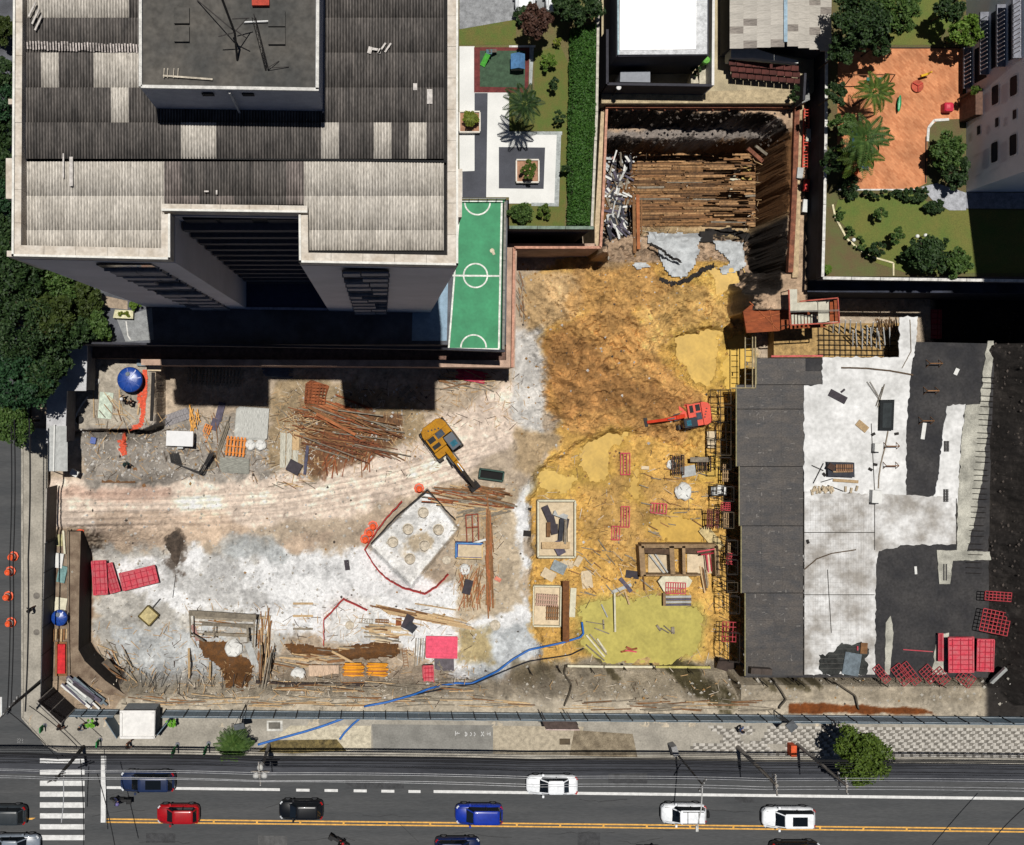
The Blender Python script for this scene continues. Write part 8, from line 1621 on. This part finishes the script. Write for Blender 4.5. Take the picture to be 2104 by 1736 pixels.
# overhead wires
WB=mat('wire_black',(22,22,26));WS=mat('wire_silver',(172,174,178),rough=.4)
def wire(label,pts,z,r,m_,sag=.35,group='overhead wires'):
    out=[]
    for a_,b2 in zip(pts[:-1],pts[1:]):
        for k in range(10):t2=k/10;out.append(P(a_[0]+(b2[0]-a_[0])*t2,a_[1]+(b2[1]-a_[1])*t2,z)-Vector((0,0,sag*4*t2*(1-t2))))
    out.append(P(*pts[-1],z));tag(MB().tube(out,r,5).build('overhead_wire',m_),label,'wire',group)
for i,(y0,y1,z,r,m_)in enumerate(((1551,1566,5.5,.05,WB),(1553,1569,5.6,.05,WB),(1556,1573,5.7,.04,WB),(1559,1577,5.8,.03,WB),(1564,1583,6,.03,WB),(1570,1592,6.2,.025,WB),(1584,1604,8,.018,WS),(1587,1609,8.2,.018,WS),(1598,1622,8.5,.02,WS),(1602,1628,8.6,.02,WS))):
    wire('%s overhead wire along the street, number %s from the kerb'%('black' if m_ is WB else 'silver','one two three four five six seven eight nine ten'.split()[i]),[(-120,y0-2),(118,y0),(534,y0+4+(i%3)),(1100,lerp(y0,y1,.5)+2),(1574,lerp(y0,y1,.78)),(2300,y1+2)],z,r,m_)
for i,(x0,x1)in enumerate(((20,15),(27,22),(58,52))):wire(['leftmost black wire above the side street','middle black wire above the side street','right black wire above the side street'][i],[(x0+2,860),(x0,1150),(x1,1462)],8,.05 if i<2 else.07,WB)
for i,(a_,b2)in enumerate((((15,1460),(120,1560)),((60,1450),(160,1535)),((165,1560),(172,1740)),((130,1600),(126,1690)),((200,1590),(240,1760)),((2104,1660),(2000,1780)))):wire(['slanting wire over the street corner','second slanting wire over the street corner','wire crossing the crosswalk','pale wire hanging over the crosswalk bars','thin wire crossing the street left of the stop line','wire crossing the bottom right corner'][i],[a_,b2],7,.04,WB if i!=3 else WS)
# ---------------------------------------------------------------- playground and garden furniture
BR=mat('play_red',(200,60,56));PG=mat('play_green',(30,160,100),rough=.4);PB_=mat('play_blue',(30,96,190),rough=.4);PY=mat('play_yellow',(230,180,40))
def pf_(u,v,z=ZL):return P(*T(3,0,u,v),z)
mg=thing('merry_go_round','small red roundabout with spokes on the orange paving','roundabout',pf_(1220,712));MB().lathe(pf_(1220,712),[(.52,.1),(.52,.2),(.45,.22),(.02,.22)],20).build('disc',mat('play_red_dull',(196,90,66)),mg)
for k in range(3):a=R(30+120*k);c=pf_(1220,712);MB().beam(c+Vector((0,0,.3)),c+Vector((math.cos(a)*.5,math.sin(a)*.5,.3)),.05,.05).build('spoke',BR,mg)
sp=thing('spring_horse','yellow spring rider above the roundabout','spring rider',pf_(1262,632));c=pf_(1262,632);MB().tube([c,c+Vector((0,0,.4))],.08,8).build('spring',DMETAL,sp);mb=MB();mb.beam(c+Vector((-.35,-.1,.55)),c+Vector((.3,.1,.55)),.18,.22);mb.beam(c+Vector((.25,.1,.6)),c+Vector((.38,.15,.95)),.12,.16);mb.build('horse',PY,sp)
ss_=thing('seesaw','green boat shaped seesaw on the orange paving','seesaw',pf_(1062,860));mb=MB();c=pf_(1062,860);mb.loft([[c+Vector((.03*t*3+w_*math.cos(a),t,.4+w_*.6*math.sin(a)))for a in[2*math.pi*i/8 for i in range(8)]]for t,w_ in((-.72,.03),(-.5,.12),(0,.17),(.5,.12),(.72,.03))]);mb.build('board',PG,ss_);MB().box(c+Vector((0,0,.18)),(.15,.3,.36)).build('pivot',DMETAL,ss_)
cb=thing('play_cube','rounded red play cube beside the tower','play cube',pf_(1455,895));c=pf_(1455,895);mb=MB();k2=[(-.4,-.3),(-.3,-.4),(.3,-.4),(.4,-.3),(.4,.3),(.3,.4),(-.3,.4),(-.4,.3)];mb.loft([[c+Vector((x*s_,y*s_,z))for x,y in k2]for s_,z in((.9,0),(1,.08),(1,.6),(.88,.7))]);mb.build('shell',mat('play_crimson',(206,34,66),rough=.35),cb);MB().box(c+Vector((-.08,.02,.7)),(.3,.34,.03)).build('top_pad',mat('play_pink',(226,96,110)),cb)
sw=thing('swing_set','brown swing frame with two seats at the top of the playground','swing',pf_(1000,590));zt=ZL+2.0
MB().tube([pf_(690,615,zt),pf_(1045,612,zt)],.05,6).build('top_bar',mat('swing_brown',(120,78,50)),sw)
for u in(700,1045):
    for dy in(-.7,.7):c=pf_(u,612,zt);MB().tube([c,(c.x+(.1 if u>900 else-.1),c.y+dy,ZL)],.04,6).build('leg',mat('swing_brown'),sw)
for u in(900,985):
    c=pf_(u,605,zt);mb=MB();mb.box((c.x,c.y,ZL+.45),(.42,.3,.05));st_=mb.build('seat',mat('teal_seat',(60,130,120)),sw)
    for dx in(-.18,.18):MB().tube([(c.x+dx,c.y,ZL+.46),(c.x+dx,c.y,zt)],.012,4).build('chain',DMETAL,st_)
pl=thing('play_tower','play tower with green roof and blue slides under the palms','play tower',pf_(690,1290));c=pf_(710,1262,ZL+2.4);MB().lathe(c,[(.55,0),(.5,.15),(.2,.4),(.02,.5)],16).build('roof',PG,pl)
for dx,dy in((-.4,-.4),(.4,-.4),(.4,.4),(-.4,.4)):MB().tube([(c.x+dx,c.y+dy,ZL),(c.x+dx,c.y+dy,ZL+2.45)],.05,6).build('post',BR,pl)
MB().box((c.x,c.y,ZL+1.2),(.9,.9,.08)).build('platform',mat('play_maroon',(96,40,40)),pl)
for u0,v0,u1,v1 in((715,1230,715,1060),(730,1350,825,1372)):mb=MB();a,b_=pf_(u0,v0,ZL+1.25),pf_(u1,v1,ZL+.1);mb.beam(a,b_,.5,.06);sl_=mb.build('slide',PB_,pl)
MB().lathe(pf_(690,1410),[(.4,0),(.45,.3),(.3,.4),(.25,.3)],14).build('tub',mat('play_orange',(214,96,50)),pl)
for i,(u,v)in enumerate(((705,235),(1228,205),(1295,198),(1265,257))):p=P(*T(3,1,u,v),ZL+.9);t_=thing('globe_lamp',['white globe lamp at the curved lawn edging','white globe lamp, left of the cluster on the lawn','white globe lamp, upper right of the cluster on the lawn','white globe lamp, lowest of the cluster on the lawn'][i],'lamp',(p.x,p.y,ZL),'globe lamps on the lawn');MB().tube([(p.x,p.y,ZL),(p.x,p.y,ZL+.75)],.03,6).build('stem',DMETAL,t_);MB().lathe((p.x,p.y,ZL+.72),[(.05,0),(.14,.06),(.17,.17),(.14,.28),(.05,.33)],14).build('globe',mat('globe_white',(244,246,240)),t_,True)
gs=thing('toy_slide','green toy slide on the shaded rubber floor','toy slide',P(998,124,ZL));c=P(998,124,ZL);MB().beam(c+Vector((.1,.25,.9)),c+Vector((-.3,-.5,.1)),.45,.06).build('slide',mat('toy_green',(90,190,70)),gs);MB().box(c+Vector((.2,.45,.45)),(.5,.4,.9)).build('tower',mat('toy_teal',(90,120,130)),gs);MB().beam(c+Vector((.2,.5,1.0)),c+Vector((.9,.7,.4)),.3,.05).build('ramp',mat('toy_grey',(120,110,100)),gs)
ph=thing('playhouse','blue toy house on the rubber floor','playhouse',P(1064,126,ZL));c=P(1064,126,ZL+.9);MB().box((c.x,c.y,ZL+.4),(.95,1.1,.8)).build('wall',mat('toy_beige',(180,170,150)),ph);mb=MB();mb.add([c+Vector(v)for v in((-.6,-.65,0),(.6,-.65,0),(.6,.65,0),(-.6,.65,0),(0,-.65,.4),(0,.65,.4))],[(0,4,5,3),(4,1,2,5),(0,1,4),(3,5,2)]);mb.build('roof',mat('toy_blue',(84,130,176)),ph)
lad=thing('red_scaffold','red ladder like scaffold strip beside the right wall of the pit','scaffold',P(1650,280,2));a,b_=P(*T(3,0,318,890),2.2),P(*T(3,0,305,1380),2.2)
for s_ in(-.22,.22):MB().beam(a+Vector((s_,0,0)),b_+Vector((s_,0,0)),.09,.12).build('stile',mat('scaffold_red',(214,84,66)),lad)
for k in range(20):q=a.lerp(b_,(k+.5)/20);MB().beam(q-Vector((.22,0,0)),q+Vector((.22,0,0)),.07,.08).build('rung',mat('scaffold_red'),lad)
for i,(u,v,w_,h_,m_,lab)in enumerate(((320,1520,10,24,BR,'red barrel shape on the pit ledge below the red scaffold'),(308,1690,10,26,WPL,'white board on the pit ledge below the red barrel'),(345,1110,14,26,PAL,'pale tarpaulin beside the red scaffold strip'),(265,1420,12,22,GRY,'grey bundle left of the red barrel on the pit ledge'))):panel('ledge_item',lab,'site item',*T(3,0,u,v),w_,h_,6,m_,.3,z=2.0)
drape('grey_tarpaulin','blue grey tarpaulin trailing down the pit ledge',[T(3,1,*p)for p in((232,250),(300,250),(295,330),(270,420),(270,525),(218,515),(240,400))],mat('tarp_slate',(96,104,122)),6,.3,.5)
# ================================================================ people
SKIN=mat('skin',(186,140,112),var=.04,bump=0);HAIR=mat('hair',(30,24,22),bump=0)
def person(label,fx,fy,z,rz,shirt,trousers,cap=None,step=.22,sit=False,arms=.15):
    V=[(0,0,.95),(0,0,1.15),(0,0,1.38),(0,0,1.5),(.02,0,1.62),(0,.19,1.4),(.05+arms,.27,1.13),(.18+arms,.25,.92),(0,-.19,1.4),(.05+arms,-.27,1.13),(.14+arms,-.25,.9),(0,.1,.9),(step*.6,.11,.5),(step,.11,.07),(step+.16,.11,.04),(0,-.1,.9),(-step*.3,-.11,.5),(-step,-.11,.07),(-step+.16,-.11,.04),(.03,0,1.72)]
    if sit:V[12]=(-.4,.2,.82);V[13]=(-.25,.24,.4);V[14]=(-.4,.24,.36);V[16]=(-.4,-.2,.82);V[17]=(-.25,-.24,.4);V[18]=(-.4,-.24,.36);V[6]=(-.2,.3,1.15);V[7]=(-.42,.34,1.05);V[9]=(-.2,-.3,1.15);V[10]=(-.42,-.34,1.05)
    E=[(0,1),(1,2),(2,3),(3,4),(4,19),(2,5),(5,6),(6,7),(2,8),(8,9),(9,10),(0,11),(11,12),(12,13),(13,14),(0,15),(15,16),(16,17),(17,18)]
    rad=[.15,.15,.15,.06,.1,.075,.055,.045,.075,.055,.045,.1,.075,.055,.05,.1,.075,.055,.05,.095]
    me=bpy.data.meshes.new('tmp');me.from_pydata(V,E,[]);o=bpy.data.objects.new('tmp',me);COL.objects.link(o);o.modifiers.new('skin','SKIN');sv=me.skin_vertices[0].data
    for i,r_ in enumerate(rad):sv[i].radius=(r_,r_)
    sv[0].use_root=True;sb=o.modifiers.new('sub','SUBSURF');sb.levels=1
    dg=bpy.context.evaluated_depsgraph_get();dg.update();bm_=bpy.data.meshes.new_from_object(o.evaluated_get(dg));bpy.data.objects.remove(o);bm_.name='body'
    for mm in(shirt,trousers,SKIN):bm_.materials.append(mm)
    for f in bm_.polygons:zc_=f.center.z;ax=abs(f.center.y);f.material_index=2 if zc_>1.46 or(ax>.2 and zc_<1.1 and zc_>.8 and not sit)else(0 if zc_>.98 else 1)
    t_=thing('person',label,'person',P(fx,fy,z),'people');t_.rotation_euler=(0,0,rz);place('body',bm_,t_)
    mb=MB();mb.lathe((.02,0,1.66),[(.125,0),(.13,.05),(.1,.13),(.03,.17)]if cap is None else[(.19,0),(.15,.03),(.14,.1),(.09,.17),(.02,.19)],14);place('hair' if cap is None else 'helmet',mb.mesh('headwear',cap or HAIR,smooth=True),t_)
    mb=MB();mb.box((.115,0,1.63),(.04,.03,.04));[mb.box((.1,s_*.1,1.64),(.03,.025,.05))for s_ in(-1,1)];place('face',mb.mesh('face',SKIN),t_)
CW=mat('cloth_white',(220,220,224));CB=mat('cloth_black',(30,28,32));CBL=mat('cloth_blue',(96,120,176));CGN=mat('cloth_green',(30,64,60));CBR=mat('cloth_brown',(92,62,50));HW_=mat('helmet_white',(244,244,242),rough=.3)
person('pedestrian in dark clothes walking on the side street pavement',70,1248,0,R(200),CB,CBR);person('pedestrian in a light blue shirt on the tiled pavement by the hoarding',1514,1492,0,0,CBL,CB);person('person in brown standing below the corner gate',130,1486,0,R(40),CBR,CB);person('person in brown walking below the kiosk',268,1522,0,R(10),CBR,CBR)
person('worker in dark green with a dark helmet on the gravel',265,951,base(265,951).z,R(-60),CGN,CGN,mat('helmet_green',(24,50,46)));person('worker with a white helmet on the work slab below the blue tank',258,820,-.6,R(30),CB,CB,HW_);person('worker in black beside the white helmeted one',275,826,-.6,R(150),CB,CB)
person('person in black by the potted plant left of the kiosk',172,1486,0,0,mat('cloth_grey',(120,130,144)),CB);person('rider in navy sitting on the motorbike at the stop line',250,1638,ZR-.02,0,mat('cloth_navy',(44,48,84)),CB,mat('helmet_violet',(120,112,170),rough=.3),sit=True);person('rider on the red motorbike at the bottom edge',699,1722,ZR-.02,R(150),CB,CB,mat('helmet_black',(20,20,22),rough=.3),sit=True);person('rider with white helmet at the bottom edge',1331,1736,ZR-.02,R(180),CB,CB,HW_,sit=True)
t_=thing('site_lamp','small black and white lamp head at the top left corner of the deep pit','lamp',P(1259,196,3));p=P(1259,196,3);MB().tube([p,p+Vector((0,0,2.2))],.05,6).build('post',DMETAL,t_);MB().lathe(p+Vector((0,0,2.2)),[(.1,0),(.22,.1),(.2,.2),(.02,.26)],12).build('head',HW_,t_)
